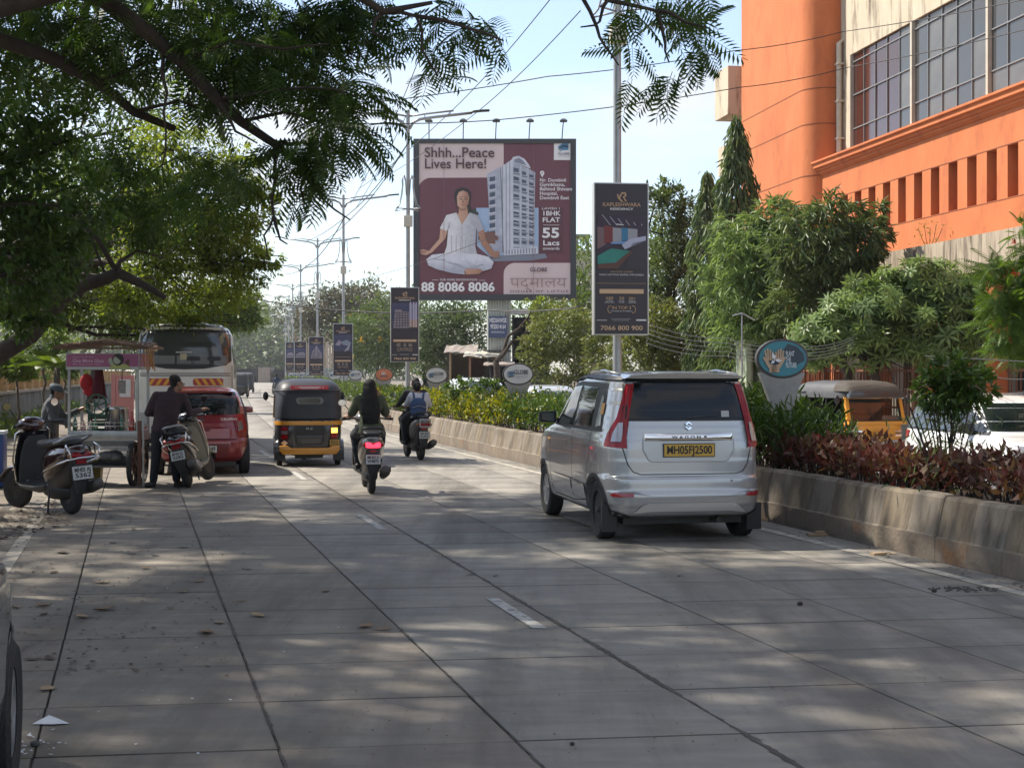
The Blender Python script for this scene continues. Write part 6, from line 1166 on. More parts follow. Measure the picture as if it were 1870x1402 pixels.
        remesh(H, .009, 'hair', hairm, r, 3, .008)
    if cap:
        Cp = MB(); k0 = len(Cp.v)
        Cp.ball((0, -.01, .055), (.098, .112, .075), 18, 9); Cp.loft([[(x*w_, y, z) for x in (-1, -.5, 0, .5, 1)]+[(x*w_, y, z-.008) for x in (1, .5, 0, -.5, -1)] for y, z, w_ in ((.05, .05, .09), (.12, .045, .085), (.18, .03, .06), (.2, .022, .02))])
        for i in range(k0, len(Cp.v)): v = Cp.v[i]; Cp.v[i] = tuple(hd+sh_*v[0]+f*v[1]+uh*v[2])
        Cp.build('cap', cap, r, True, autosmooth=.8)
    if glasses:
        G = MB()
        for s in (-1, 1): G.tube([hd+sh_*(s*.08)+f*.0+uh*.015, hd+sh_*(s*.07)+f*.1+uh*.015], .004, 5); G.prism([(s*.035+.024*cos(t), .005+.018*sin(t)) for t in np.linspace(0, 2*pi, 12)[:-1]], 0, .004)
        n0 = len(G.v)
        for i in range(n0):
            pass
        G2 = MB()
        for s in (-1, 1):
            G2.tube([hd+sh_*(s*.08)-f*.0+uh*.015, hd+sh_*(s*.066)+f*.105+uh*.015], .0035, 5); G2.tube([hd+sh_*(s*.034+.025*cos(t))+f*.108+uh*(.012+.018*sin(t)) for t in np.linspace(0, 2*pi, 12)], .003, 5)
        G2.build('spectacles', dark, r)
    return r
dk_shirt = mat('dark_maroon_shirt', (.028, .014, .018), (.04, .02, .025), scale=5, rough=.85, bump=.3, bscale=9); dk_trs = mat('dark_blue_trousers', (.010, .012, .018), (.018, .02, .027), scale=5, rough=.9, bump=.3, bscale=8); shoe_b = mat('black_shoe', (.012, .012, .012), rough=.5)
olive = mat('olive_tshirt', (.058, .066, .035), (.075, .084, .047), scale=4, rough=.9, bump=.3, bscale=10); greysh = mat('slate_shirt', (.06, .064, .072), (.085, .09, .1), scale=4, rough=.9, bump=.3, bscale=9); blksh = mat('black_jacket', (.012, .012, .014), (.02, .02, .022), scale=4, rough=.8); whitesh = mat('white_shirt', (.5, .5, .53), (.4, .4, .44), scale=5, rough=.85, bump=.5, bscale=14); capm = mat('slate_cap', (.07, .09, .105), rough=.8)
stand = lambda **k: dict(dict(hip=(0, 0, .87), chest=(0, .01, 1.2), neck=(0, .0, 1.40), head=(0, .02, 1.525), sl=(-.19, 0, 1.34), sr=(.19, 0, 1.34), el=(-.26, -.02, 1.08), er=(.26, -.02, 1.08), wl=(-.24, .1, .86), wr=(.24, .1, .86), hl=(-.09, 0, .86), hr=(.09, 0, .86), kl=(-.1, .01, .47), kr=(.1, .01, .47), al=(-.11, -.02, .08), ar=(.11, -.02, .08)), **k)
p = gp(296, 889)
person((p.x, p.y, 0), 0, 'man in a dark maroon shirt standing back turned, holding a scooter handlebar',
       stand(head=(.20, .07, 1.535), neck=(.13, .02, 1.41), chest=(.09, .0, 1.2), hip=(.03, 0, .88), sl=(-.08, -.02, 1.35), sr=(.30, .05, 1.33), el=(-.21, -.0, 1.10), er=(.39, .12, 1.09), wl=(-.13, .22, 1.08), wr=(.50, .32, 1.13), dr=(.3, .2, .1), hl=(-.06, 0, .86), hr=(.12, 0, .86), kl=(-.09, .0, .47), kr=(.15, .08, .47), al=(-.12, -.04, .08), ar=(.20, .08, .08), tl=(-.20, -.10, .035), tr=(.30, .17, .035)),
       dk_shirt, dk_trs, shoe_b, 'long', 'short', headdir=(.8, .6, -.25), glasses=True, fat=1.12, vox=.012, shirt_len=-.02)
p = gp(117, 893)
person((-7.05, 21.65, 0), -pi/2+.15, 'vendor in a slate shirt and peaked cap left of the juice cart',
       stand(head=(0, .13, 1.40), neck=(0, .07, 1.30), chest=(0, .03, 1.1), hip=(0, -.02, .80), sl=(-.19, .06, 1.24), sr=(.19, .06, 1.24), el=(-.24, .18, 1.0), er=(.25, .10, 1.0), wl=(-.16, .42, 1.12), wr=(.15, .33, .93), hl=(-.09, -.02, .79), hr=(.09, -.02, .79), kl=(-.1, .01, .44), kr=(.1, .01, .44)),
       greysh, dk_trs, shoe_b, 'long', 'short', cap=capm, headdir=(0, 1, -.3), vox=.012)
ride = lambda **k: dict(dict(hip=(0, -.38, .93), chest=(0, -.33, 1.19), neck=(0, -.27, 1.36), head=(0, -.24, 1.475), sl=(-.16, -.30, 1.31), sr=(.16, -.30, 1.31), el=(-.27, -.2, 1.08), er=(.25, -.17, 1.08), wl=(-.30, .08, 1.06), wr=(.30, .08, 1.06), dl=(-.05, .5, 0), dr=(.05, .5, 0), hl=(-.1, -.36, .90), hr=(.1, -.36, .90), kl=(-.19, .06, .80), kr=(.19, .06, .80), al=(-.15, .02, .39), ar=(.15, .02, .39), tl=(-.15, .2, .35), tr=(.15, .2, .35)), **k)
def sit_on(s, *a, **k): o = person(tuple(s.location), s.rotation_euler.z, *a, **k); return o
sit_on(s3, 'woman with long black hair and an olive t-shirt riding a scooter', ride(), olive, dk_trs, shoe_b, 'short', 'long', True, collar=False, vox=.012)
sit_on(s4, 'front rider in a black jacket on the grey scooter beside the median', ride(head=(0.03, .0, 1.47), neck=(.03, -.03, 1.36), chest=(.02, -.07, 1.18), hip=(0, -.1, .93), sl=(-.15, -.04, 1.30), sr=(.19, -.04, 1.30), el=(-.27, .05, 1.1), er=(.29, .06, 1.08), hl=(-.1, -.08, .9), hr=(.1, -.08, .9), kl=(-.2, .2, .78)), blksh, dk_trs, shoe_b, 'long', 'short')
sit_on(s4, 'pillion rider in a white shirt with a blue backpack on the grey scooter', ride(head=(-.02, -.34, 1.40), neck=(.0, -.38, 1.29), chest=(.03, -.42, 1.13), hip=(0, -.46, .92), sl=(-.13, -.38, 1.24), sr=(.16, -.4, 1.24), el=(-.2, -.25, 1.05), er=(.25, -.28, 1.03), wl=(-.17, -.02, 1.02), wr=(.2, -.04, 1.0), hl=(-.11, -.44, .89), hr=(.11, -.44, .89), kl=(-.22, -.06, .76), kr=(.22, -.06, .76), al=(-.2, -.1, .36), ar=(.2, -.1, .36), tl=(-.2, .06, .32), tr=(.2, .06, .32)), whitesh, dk_trs, shoe_b, 'short', 'bun', collar=False)
denim = mat('blue_backpack_cloth', (.022, .045, .105), (.03, .06, .14), scale=5, rough=.85, bump=.3)
bagp = empty('backpack', tuple(s4.location), s4.rotation_euler.z, 'navy blue backpack worn by the pillion rider on the grey scooter', 'backpack')
B = MB(); B.ball((-.06, -.66, 1.02), (.17, .11, .20), 16, 10); B.ball((-.08, -.72, .92), (.14, .08, .1), 14, 8); o_ = remesh(B, .012, 'pack', denim, bagp, 3, .01)
MB().tube([(-.2, -.74, 1.02), (-.06, -.79, 1.06), (.08, -.74, 1.02)], .007, 5).build('zip', galv, bagp); MB().tube([(.05, -.6, 1.18), (.1, -.45, 1.3), (.12, -.33, 1.24)], .02, 6).tube([(-.12, -.6, 1.18), (-.1, -.42, 1.3), (-.1, -.3, 1.24)], .02, 6).build('strap', denim, bagp, True)
far = sit_on(s5, 'far rider in dark blue on the lone motorbike', ride(), mat('navy_shirt', (.03, .04, .07), rough=.9), dk_trs, shoe_b, 'long', 'short', vox=.03); 
hm = person((at(768, 700, 50).x, 50, -.16), pi+.2, 'rider in a white helmet on the opposite road behind the hedge', ride(), greysh, dk_trs, shoe_b, 'long', 'none', vox=.025); MB().ball((0, -.235, 1.50), (.125, .14, .13), 16, 10).build('helmet', mat('white_helmet', (.6, .6, .6), rough=.25), hm, True)
s6 = scooter((at(768, 700, 50).x, 50, -.16), pi+.2, 'white scooter on the opposite road behind the hedge', whitepaint, whitepaint, ['MH05', ''], False, mirrors=(1, 1))
# parked motorbikes in the white cluster behind the oval signs
for k, (px, Y) in enumerate(((673, 74), (690, 70), (820, 58), (738, 62))):
    c = copy_tree(s6); c.location = (at(px, 700, Y).x, Y, -.16); c.rotation_euler.z = .6+k; c['label'] = ('white scooter parked on the far side behind the orange oval sign', 'second white scooter parked just right of the orange oval sign', 'pale scooter parked in front of the dark shed', 'pale scooter between the second lamp post and the orange sign')[k]

# ============================================================ juice cart
cx_ = at(188.5, 700, 21.2).x
ct = empty('juice_cart', (cx_, 21.2, 0), .03, 'steel and glass sugarcane juice cart with a pink one more glass sign', 'food cart')
stl = mat('cart_steel', (.42, .42, .41), (.3, .3, .29), scale=5, rough=.35, metal=.8); woodp = mat('weathered_red_wood', (.17, .075, .05), (.11, .055, .04), scale=5, rough=.8, stretch=(1, 1, .2)); sacking = mat('brown_matting', (.11, .06, .04), (.2, .13, .09), scale=7, rough=.95, bump=.8, bscale=20, stretch=(1, 6, 6)); pinkp = mat('pink_print', (.34, .10, .19), (.27, .085, .16), scale=1.5, rough=.5); pinkl = mat('pale_pink_lettering', (.62, .42, .5), rough=.6)
hwc = .52; dp = .72
m = MB(); m.box((-hwc, 0, .68), (hwc, dp, .70)); m.box((-hwc, -.01, .70), (hwc, .02, .83)); m.box((-hwc, dp-.02, .70), (hwc, dp+.01, .83)); m.box((-hwc-.005, .02, .70), (-hwc+.015, dp-.02, .83)); m.box((hwc-.015, .02, .70), (hwc+.005, dp-.02, .83)); m.box((-hwc+.02, .02, .80), (hwc-.02, dp-.02, .815)); m.build('counter', stl, ct, bevel=.005)
for sx in (-1, 1):
    for y in (0., dp-.03): MB().box((sx*(hwc-.015)-.018, y-.005, .83), (sx*(hwc-.015)+.018, y+.03, 2.03)).build('post', stl, ct)
for z in (.90, .955): MB().tube([(-hwc, -.005, z), (hwc, -.005, z), (hwc+.003, dp, z)], .007, 6).build('guard_rail', stl, ct)
m = MB(); m.box((-hwc-.02, -.035, 1.74), (hwc+.02, -.02, 1.985)); m.box((hwc+.006, -.02, 1.74), (hwc+.02, dp, 1.985)); m.build('sign_board', stl, ct)
MB().box((-hwc-.01, -.041, 1.785), (hwc+.01, -.0355, 1.975)).build('pink_sign', pinkp, ct); MB().box((hwc+.0205, 0, 1.79), (hwc+.025, dp-.02, 1.975)).build('pink_sign', pinkp, ct); MB().box((-hwc-.01, -.0395, 1.745), (hwc+.01, -.0355, 1.783)).build('white_sign_band', mat('dull_white_print', (.42, .42, .4), rough=.6), ct)
text('One More Glass', .072, (-.44, -.044, 1.872), pinkl, ct, align='LEFT', width=.46, bold=.01); text('Bringing Your Memories', .03, (-.44, -.044, 1.93), pinkl, ct, align='LEFT', width=.31); text('Why Stop Lemon Now..?', .034, (-.44, -.044, 1.82), pinkl, ct, align='LEFT', width=.44)
def cpoly(pts, m, d, nm='picture'): MB().prism(pts, -.0415-.002*d, -.0405-.002*d+.0005).build(nm, m, ct)
lime = mat('lime_print', (.36, .38, .13), rough=.6)
cpoly([(.09, 1.75), (.16, 1.83), (.36, 1.83), (.42, 1.75)], lime, 1); cpoly([(.12, 1.80), (.08, 1.88), (.12, 1.93), (.17, 1.83)], mat('pale_skin_print', (.34, .36, .28), rough=.6), 1)
cpoly([(.20+.085*cos(t)+.03, 1.89+.09*sin(t)) for t in np.linspace(0, 2*pi, 18)[:-1]], hair, 2); cpoly([(.215+.055*cos(t), 1.885+.062*sin(t)) for t in np.linspace(0, 2*pi, 16)[:-1]], mat('pale_skin_print', (.34, .36, .28)), 3); cpoly([(.26, 1.88), (.31, 1.82), (.27, 1.95), (.18, 1.95)], hair, 4); cpoly([(.34, 1.88), (.4, 1.9), (.39, 1.8), (.34, 1.82)], mat('brown_print', (.12, .06, .05)), 2)
m = MB(); n = 12; rg_ = []
for j in range(5):
    y = -.16+(dp+.34)*j/4
    rg_.append([(x, y, 2.09+.09*(1-abs(x)/.7)+random.uniform(-.012, .012)) for x in np.linspace(-.70, .70, n)]+[(x, y, 2.05+.08*(1-abs(x)/.7)) for x in np.linspace(.70, -.70, n)])
m.loft(rg_); m.build('matting_roof', sacking, ct)
m = MB()
for k in range(16): x = -.66+.088*k; m.tube([(x, -.18+random.uniform(-.03, .03), 2.07+.08*(1-abs(x)/.7)), (x+.04, .3, 2.13+.08*(1-abs(x)/.7)), (x, dp+.2, 2.07+.06*(1-abs(x)/.7))], .012, 5)
m.tube([(-.7, -.14, 2.06), (.7, -.14, 2.06)], .016, 6); m.build('roof_canes', sacking, ct)
orr = mat('orange_cloth', (.42, .2, .05), (.3, .13, .04), scale=6, rough=.9)
m = MB()
for k in range(6): x = .60+.03*k; m.tube([(x, .02, 2.05), (x+.02*sin(k), .0, 1.9), (x+.01, .02, 1.78-.03*(k % 3))], .010, 5)
m.build('hanging_cords', orr, ct)
m = MB(); m.box((-.42, .05, .28), (.40, .65, .31)); m.box((-.45, .0, .6), (.45, .04, .68)); m.build('lower_shelf', mat('old_grey_board', (.1, .1, .1), (.16, .16, .15), scale=5, rough=.9), ct)
m = MB(); [m.ball((random.uniform(-.35, .3), random.uniform(.15, .55), .36+random.uniform(0, .1)), (.13, .1, .07), 9, 6) for _ in range(9)]; m.build('sack_bundle', mat('grey_sacks', (.09, .09, .095), (.16, .16, .165), scale=7, rough=.9, bump=.7, bscale=9), ct, True)
def cwheel(x, y, R=.335, w=.07):
    t = MB().lathe([(R*.86, -w/2), (R*.98, -w/2), (R, -w*.3), (R, w*.3), (R*.98, w/2), (R*.86, w/2), (R*.86, -w/2)], (0, 0, 0), 'x', 32).build('wheel', rubber, ct, True, autosmooth=.7); t.location = (x, y, R); m = MB().lathe([(.05, -.05), (.05, .05)], (0, 0, 0), 'x', 12)
    for k in range(10): a = 2*pi*k/10; m.tube([(0, 0, 0), (0, cos(a)*R*.88, sin(a)*R*.88)], .012, 5)
    m.build('spokes_hub', woodp, t)
cwheel(.42, .12); cwheel(.42, .66); cwheel(-.46, .12); cwheel(-.46, .66)
MB().tube([(-.46, .12, .335), (.42, .12, .335)], .02, 6).build('axle', dark, ct); MB().tube([(-.46, .66, .335), (.42, .66, .335)], .02, 6).build('axle', dark, ct)
MB().box((.515, -.04, .02), (.565, .01, .98)).build('reddish_prop', woodp, ct); MB().box((.585, -.03, .0), (.61, .0, 1.0)).build('steel_prop', stl, ct)
# machine and wares on the cart, each a thing of its own
grn = mat('green_machine_paint', (.008, .05, .03), (.015, .075, .045), scale=6, rough=.35, coat=.6)
mz = empty('cane_press', (cx_-.17, 21.45, .815), .05, 'dark green cast iron cane press with a spoked flywheel on the juice cart', 'machine')
m = MB(); R = .165
m.lathe([(R*.84, -.02), (R, -.025), (R, .025), (R*.84, .02), (R*.84, -.02)], (0, 0, .40), "y", 36)
m.lathe([(.04, -.04), (.04, .04)], (0, 0, .40), 'y', 14)
for k in range(6): a = 2*pi*k/6+.3; m.tube([(0, 0, .40), (R*.45*cos(a)+.02*sin(a), 0, .40+R*.45*sin(a)-.02*cos(a)), (R*.88*cos(a), 0, .40+R*.88*sin(a))], .011, 6)
m.build('flywheel', grn, mz, True, autosmooth=.6)
m = MB()
for s in (-1, 1): m.loft([[(s*.13-.02, .06, z), (s*.13+.02, .06, z), (s*.13+.02, .2, z), (s*.13-.02, .2, z)] for z in (0, .2, .42)])
m.box((-.15, .04, 0), (.15, .24, .04)); m.tube([(-.15, .13, .22), (.15, .13, .22)], .045, 12); m.tube([(-.15, .13, .12), (.15, .13, .12)], .045, 12); m.build('press_frame', grn, mz)
MB().tube([(.16, .13, .25), (.2, .1, .16)], .012, 6).build('handle', chrome, mz)
def pot(name, x, y, r, h, m, label, cat, z=.816, lid=True):
    o = empty(name, (cx_+x, 21.2+y, z), 0, label, cat); MB().lathe([(r*.96, 0), (r, .02), (r, h*.95), (r*1.05, h), (r*.98, h), (r*.97, h*.95), (.001, h*.93)], n=28).build('bowl', m, o, True, autosmooth=.6)
    if lid: MB().lathe([(r*1.06, h), (r*1.02, h+.02), (r*.3, h+.035), (.001, h+.036)], n=28).build('lid', m, o, True, autosmooth=.6)
    return o
pot('steel_pot', .13, .33, .15, .335, mat('brushed_steel', (.5, .49, .46), (.38, .37, .35), scale=3, rough=.25, metal=.9, stretch=(1, 1, .1)), 'large brushed steel pot on the juice cart', 'pot')
def bottle(x, y, h, r, m, label, cat='bottle', group=None):
    o = empty('bottle', (cx_+x, 21.2+y, .816), 0, label, cat, group); MB().lathe([(r*.95, 0), (r, .01), (r, h*.55), (r*.4, h*.75), (r*.38, h*.95)], n=14).build('glass_body', m, o, True, autosmooth=.7); MB().lathe([(r*.42, h*.95), (r*.42, h), (.001, h)], n=10).build('cap', m, o, True); return o
gb = mat('green_glass', (.01, .09, .04), rough=.1, coat=1.); rb_ = mat('red_syrup', (.45, .03, .02), rough=.2, coat=1.); pb = mat('dark_syrup', (.03, .012, .03), rough=.15, coat=1.); cl = mat('pale_glassware', (.35, .33, .33), (.2, .2, .2), scale=20, rough=.15, coat=1.)
bottle(-.45, .10, .26, .035, gb, 'green bottle at the left end of the juice cart'); bottle(.255, .08, .27, .034, gb, 'green bottle right of the steel pot front'); bottle(-.13, .06, .22, .034, gb, 'green bottle under the flywheel of the cane press')
bottle(.395, .1, .30, .045, rb_, 'tall bright red syrup bottle at the right of the juice cart'); bottle(.02, .1, .2, .03, pb, 'leftmost dark syrup bottle before the steel pot'); bottle(.08, .08, .19, .032, pb, 'middle dark syrup bottle before the steel pot'); bottle(.15, .09, .2, .034, pb, 'rightmost dark syrup bottle before the steel pot')
bottle(-.32, .09, .17, .035, mat('pink_syrup', (.4, .2, .2), rough=.15, coat=1.), 'pink syrup bottle beside the left green bottle'); bottle(-.22, .12, .16, .04, cl, 'clear jar of glasses left of the flywheel'); bottle(.47, .15, .2, .04, cl, 'clear jar by the right cart post')
ck = empty('red_umbrella_cloth', (cx_-.2, 21.55, 1.25), 0, 'dark red folded cloth hanging under the cart roof', 'cloth')
MB().loft([[(cxx+(w_+.02*sin(5*t))*cos(t), w_*.4*sin(t), z) for t in np.linspace(0, 2*pi, 19)[:-1]] for z, w_, cxx in ((.52, .04, .03), (.3, .075, .03), (.12, .10, .03), (.05, .11, .04))]).build('folded_cloth', mat('dark_red_cloth', (.06, .006, .01), (.1, .01, .015), scale=6, rough=.9), ck, True)
MB().ball((-.17, .05, .30), (.10, .04, .13), 14, 10).ball((-.1, .06, .17), (.12, .04, .09), 14, 10).build('bright_cloth', mat('bright_red_cloth', (.38, .01, .015), (.28, .01, .012), scale=6, rough=.85), ck, True)
nt_ = empty('notice_card', (cx_+.17, 21.6, 1.38), 0, 'small pale notice card hanging inside the cart', 'notice'); MB().box((-.055, 0, 0), (.055, .01, .2)).build('card', mat('grey_card', (.4, .36, .33), (.25, .22, .2), scale=18, rough=.8), nt_); MB().tube([(0, .005, .2), (0, .005, .4)], .008, 5).build('hook', dark, nt_)
yb = empty('yellow_crate', (at(176, 700, 22).x, 21.9, 0), .1, 'olive yellow bucket under the juice cart', 'bucket'); MB().loft([[(sx*w_, sy*w_, z) for sx, sy in ((-1, -1), (1, -1), (1, 1), (-1, 1))] for z, w_ in ((0, .1), (.33, .12), (.36, .125))]).build('tub', mat('olive_yellow_plastic', (.17, .14, .02), rough=.5), yb, bevel=.01)
# blue cool box and white rim at the left edge
bx = at(4, 800, 21); cb = empty('blue_box', (bx.x-.24, 21.3, 0), .2, 'blue box with a white lid behind the nearest scooter at the left edge', 'cool box'); MB().box((-.25, -.2, 0), (.17, .2, .78)).build('tub', mat('blue_plastic', (.015, .05, .2), rough=.4), cb, bevel=.02); MB().box((-.26, -.21, .78), (.18, .21, .83)).build('lid', mat('white_plastic', (.6, .62, .65), rough=.4), cb, bevel=.01)
wb = at(-2, 900, 17); wbo = empty('white_bike', (wb.x-.32, 16.6, 0), .5, 'edge of a pale parked scooter at the far left', 'scooter'); MB().loft([elr(y, 0, z, w_, h_) for y, z, w_, h_ in ((-.5, .35, .05, .05), (-.3, .42, .2, .2), (.1, .45, .22, .25), (.5, .4, .1, .15))]).build('rear_bodywork', whitepaint, wbo, True); MB().lathe([(.12, -.05), (.24, -.05), (.25, 0), (.24, .05), (.12, .05)], (0, -.2, .25), 'x', 24).build('wheel', rubber, wbo, True)
# ============================================================ foliage tools
def tmpl_leaf(wd=.42, fold=.06): return np.array([(0, 0, 0), (.45, wd/2, fold), (1, 0, -.05), (.45, -wd/2, fold)], np.float32), np.array([(0, 3, 2, 1)])
def tmpl_long(): return np.array([(0, 0, 0), (.3, .08, .02), (.7, .065, -.06), (1, 0, -.2), (.7, -.065, -.06), (.3, -.08, .02)], np.float32), np.array([(0, 5, 4, 3), (0, 3, 2, 1)])
def tmpl_frond(n=10, droop=.35):
    V = []; Fc = []
    V += [(0, -.008, 0), (1, -.003, -droop*.55), (1, .003, -droop*.55), (0, .008, 0)]; Fc.append((0, 1, 2, 3))
    for k in range(n):
        t = .14+.84*k/(n-1); z = -droop*.55*t*t; ln = .30*sin(pi*min(1, .25+.72*t))**.7+.04
        for s in (-1, 1):
            b = len(V); V += [(t-.02, 0, z), (t+.085, s*ln*.55, z-.04), (t+.11, s*ln, z-.12), (t+.015, s*ln*.5, z-.035)]; Fc.append((b, b+1, b+2, b+3) if s < 0 else (b+3, b+2, b+1, b))
    return np.array(V, np.float32), np.array(Fc)
def tmpl_whorl(n=7):
    V = []; Fc = []
    for k in range(n):
        a = 2*pi*k/n; ca, sa = cos(a), sin(a); b = len(V)
        for r, w_, h in ((.05, 0, 0), (.5, .11, .14), (1, 0, -.02), (.5, -.11, .14)): V.append((h, r*ca-w_*sa, r*sa+w_*ca))
        Fc.append((b, b+1, b+2, b+3))
    return np.array(V, np.float32), np.array(Fc)
TL, TLONG, TF, TW, TFS = tmpl_leaf(), tmpl_long(), tmpl_frond(), tmpl_whorl(), tmpl_frond(6)
def frames(d, rs, roll=None):
    d = d/np.maximum(np.linalg.norm(d, axis=1, keepdims=True), 1e-6); up = np.tile([0, 0, 1.], (len(d), 1)); up[np.abs(d[:, 2]) > .95] = (1, 0, 0)
    s = np.cross(up, d); s /= np.linalg.norm(s, axis=1, keepdims=True); n = np.cross(d, s)
    a = rs.normal(0, roll if roll is not None else .6, len(d))[:, None]; s2 = s*np.cos(a)+n*np.sin(a); n2 = -s*np.sin(a)+n*np.cos(a)
    return d, s2, n2
def foliage(name, P, D, size, T, m, parent, rs, roll=.6):
    V, Fc = T; d, s, n = frames(D, rs, roll); sz = (size*rs.uniform(.7, 1.25, len(P)))[:, None, None]
    A = P[:, None, :]+sz*(V[None, :, 0:1]*d[:, None, :]+V[None, :, 1:2]*s[:, None, :]+V[None, :, 2:3]*n[:, None, :])
    k = len(V); FF = (Fc[None]+(np.arange(len(P))*k)[:, None, None]).reshape(-1, Fc.shape[1])
    return link(name, npmesh(name, A.reshape(-1, 3), FF), m, parent)
def blob_pts(blobs, rs, per=26, spread=.13, shell=.5, down=0.):
    """points gathered in twig-end clusters inside ellipsoids; returns positions and outward directions"""
    PP = []; DD = []
    for (c, r, n) in blobs:
        c = np.array(c, float); r = np.array(r, float); m_ = max(3, int(n/per)); u = rs.normal(size=(m_, 3)); u /= np.linalg.norm(u, axis=1, keepdims=True); rad = shell+(1.24-shell)*rs.random(m_)**.85
        cc = c+u*r*rad[:, None]; k = rs.integers(0, m_, n); rr_ = r.mean(); off = rs.normal(0, spread*rr_, (n, 3)); off[:, 2] *= .7; PP.append(cc[k]+off); d = u[k]*.8+rs.normal(0, .55, (n, 3)); d[:, 2] -= down; DD.append(d)
    return np.concatenate(PP), np.concatenate(DD)
bark = mat('dark_bark', (.028, .02, .015), (.055, .042, .032), scale=5, rough=.95, bump=.8, bscale=18, stretch=(1, 1, .3)); bark2 = mat('grey_bark', (.12, .10, .08), (.07, .06, .05), scale=5, rough=.95, bump=.7, bscale=14, stretch=(1, 1, .3))
def jit(pts, rs, a): return [Vector(p)+Vector(rs.normal(0, a, 3)) for p in pts]
def branch(mb, a, b, r0, r1, rs, wob=.08, n=6):
    a, b = Vector(a), Vector(b); L_ = (b-a).length; P = [a.lerp(b, i/n)+Vector(rs.normal(0, wob*L_/n, 3))*(0 if i in (0, n) else 1)+Vector((0, 0, .08*L_*sin(pi*i/n))) for i in range(n+1)]
    mb.tube(P, [r0+(r1-r0)*i/n for i in range(n+1)], 7)
def tree(name, label, base, fork, blobs, m, T, size, seed, r0=.16, barkm=None, per=26, spread=.13, shell=.5, down=0., roll=.6, group=None, extra=None, cat='tree', sub=2):
    rs = np.random.default_rng(seed); o = empty(name, (0, 0, 0), 0, label, cat, group); base = Vector(base); fork = Vector(fork); o.location = base; mb = MB(); B_ = lambda p: Vector(p)-base
    branch(mb, (0, 0, 0), B_(fork), r0, r0*.72, rs, .12)
    for (c, r, n) in blobs:
        cc = B_(c)-Vector((0, 0, r[2]*.4)); branch(mb, B_(fork), cc, r0*.5, r0*.14, rs, .2)
        for _ in range(sub):
            e = cc+Vector(rs.normal(0, .45, 3))*Vector(r).length*.6; branch(mb, cc-(cc-B_(fork))*.25, e, r0*.2, r0*.05, rs, .25, 4)
    mb.build('trunk', barkm or bark2, o, True)
    P, D = blob_pts([(np.array(c)-np.array(base), r, n) for c, r, n in blobs], rs, per, spread, shell, down)
    foliage('crown', P, D, size, T, m, o, rs, roll)
    if extra: extra(o, blobs, base, rs)
    return o
def pb(x, y, Y, rx, ry, n, dz=None):
    """ellipsoid at distance Y given by its centre and half sizes in photo pixels"""
    c = at(x, y, Y); k = Y/F; return (tuple(c), (rx*k, dz or (rx+ry)/2*k, ry*k), n)
g_dark = leafmat('dark_feather_leaf', (.022, .048, .012), (.07, .125, .026), .44); g_mid = leafmat('mid_green_leaf', (.04, .08, .016), (.13, .19, .035), .35); g_lite = leafmat('olive_light_leaf', (.06, .10, .018), (.19, .24, .045), .5)
g_mango = leafmat('glossy_dark_leaf', (.035, .065, .02), (.12, .165, .055), .3, rough=.38); g_pale = leafmat('pale_whorl_leaf', (.06, .11, .032), (.20, .28, .09), .3, rough=.4); g_round = leafmat('round_bush_leaf', (.04, .07, .016), (.19, .21, .06), .3)
g_far = leafmat('far_tree_leaf', (.035, .065, .025), (.09, .125, .045), .3); g_farb = leafmat('brownish_far_leaf', (.035, .042, .02), (.085, .075, .04), .3); g_fary = leafmat('bright_far_leaf', (.04, .075, .02), (.10, .14, .035), .35)
g_hedge = leafmat('hedge_green_leaf', (.02, .05, .010), (.075, .13, .022), .3); g_yel = leafmat('yellow_green_hedge_leaf', (.08, .12, .012), (.33, .31, .03), .35); g_red = leafmat('copper_leaf', (.045, .026, .02), (.17, .062, .042), .25); g_red2 = leafmat('olive_copper_leaf', (.06, .05, .022), (.18, .10, .04), .25)
g_bright = leafmat('bright_feather_leaf', (.035, .08, .012), (.09, .15, .025), .35); flower = mat('red_blossom', (.45, .04, .015), (.5, .09, .02), scale=9, rough=.7)

# ---- near feather-leaved tree that overhangs the road on the left
rs = np.random.default_rng(11)
tb = (-5.9, 11.5, -.02); t1 = empty('feather_leaf_tree', tb, 0, 'dark feather leaved tree with thick slanting limbs hanging over the top left', 'tree')
Bv = lambda p: Vector(p)-Vector(tb)
mb = MB(); mb.tube([(0, 0, 0), (.1, 0, 1.6), (.1, .1, 3), (.3, 0, 4.3)], [.26, .2, .19, .16], 12)
LA = [at(-230, -140, 11), at(-60, -95, 11), at(190, 0, 11.2), at(260, 52, 11.3), at(330, 110, 11.5), at(395, 180, 11.7), at(440, 222, 12), at(500, 262, 12.1), at(560, 312, 12.3)]
LB = [at(-260, 20, 11.3), at(-40, 60, 11.4), at(90, 104, 11.6), at(180, 150, 12), at(245, 205, 12.3), at(318, 235, 12.6)]
LC = [at(-200, -160, 11), at(100, -140, 10.6), at(400, -90, 10.4), at(620, -30, 10.8), at(700, 22, 11), at(790, 5, 11)]
LD = [at(400, -90, 10.4), at(760, -160, 10.6), at(1000, -70, 11), at(1110, 0, 11.3), at(1200, 20, 11.6)]
for pts, r0, r1 in ((LA, .085, .028), (LB, .075, .03), (LC, .08, .015), (LD, .05, .012)): pts = [Bv(p) for p in pts]; mb.tube([Vector((.3, 0, 4.3))]+pts, [.12]+list(np.linspace(r0, r1, len(pts))), 9)
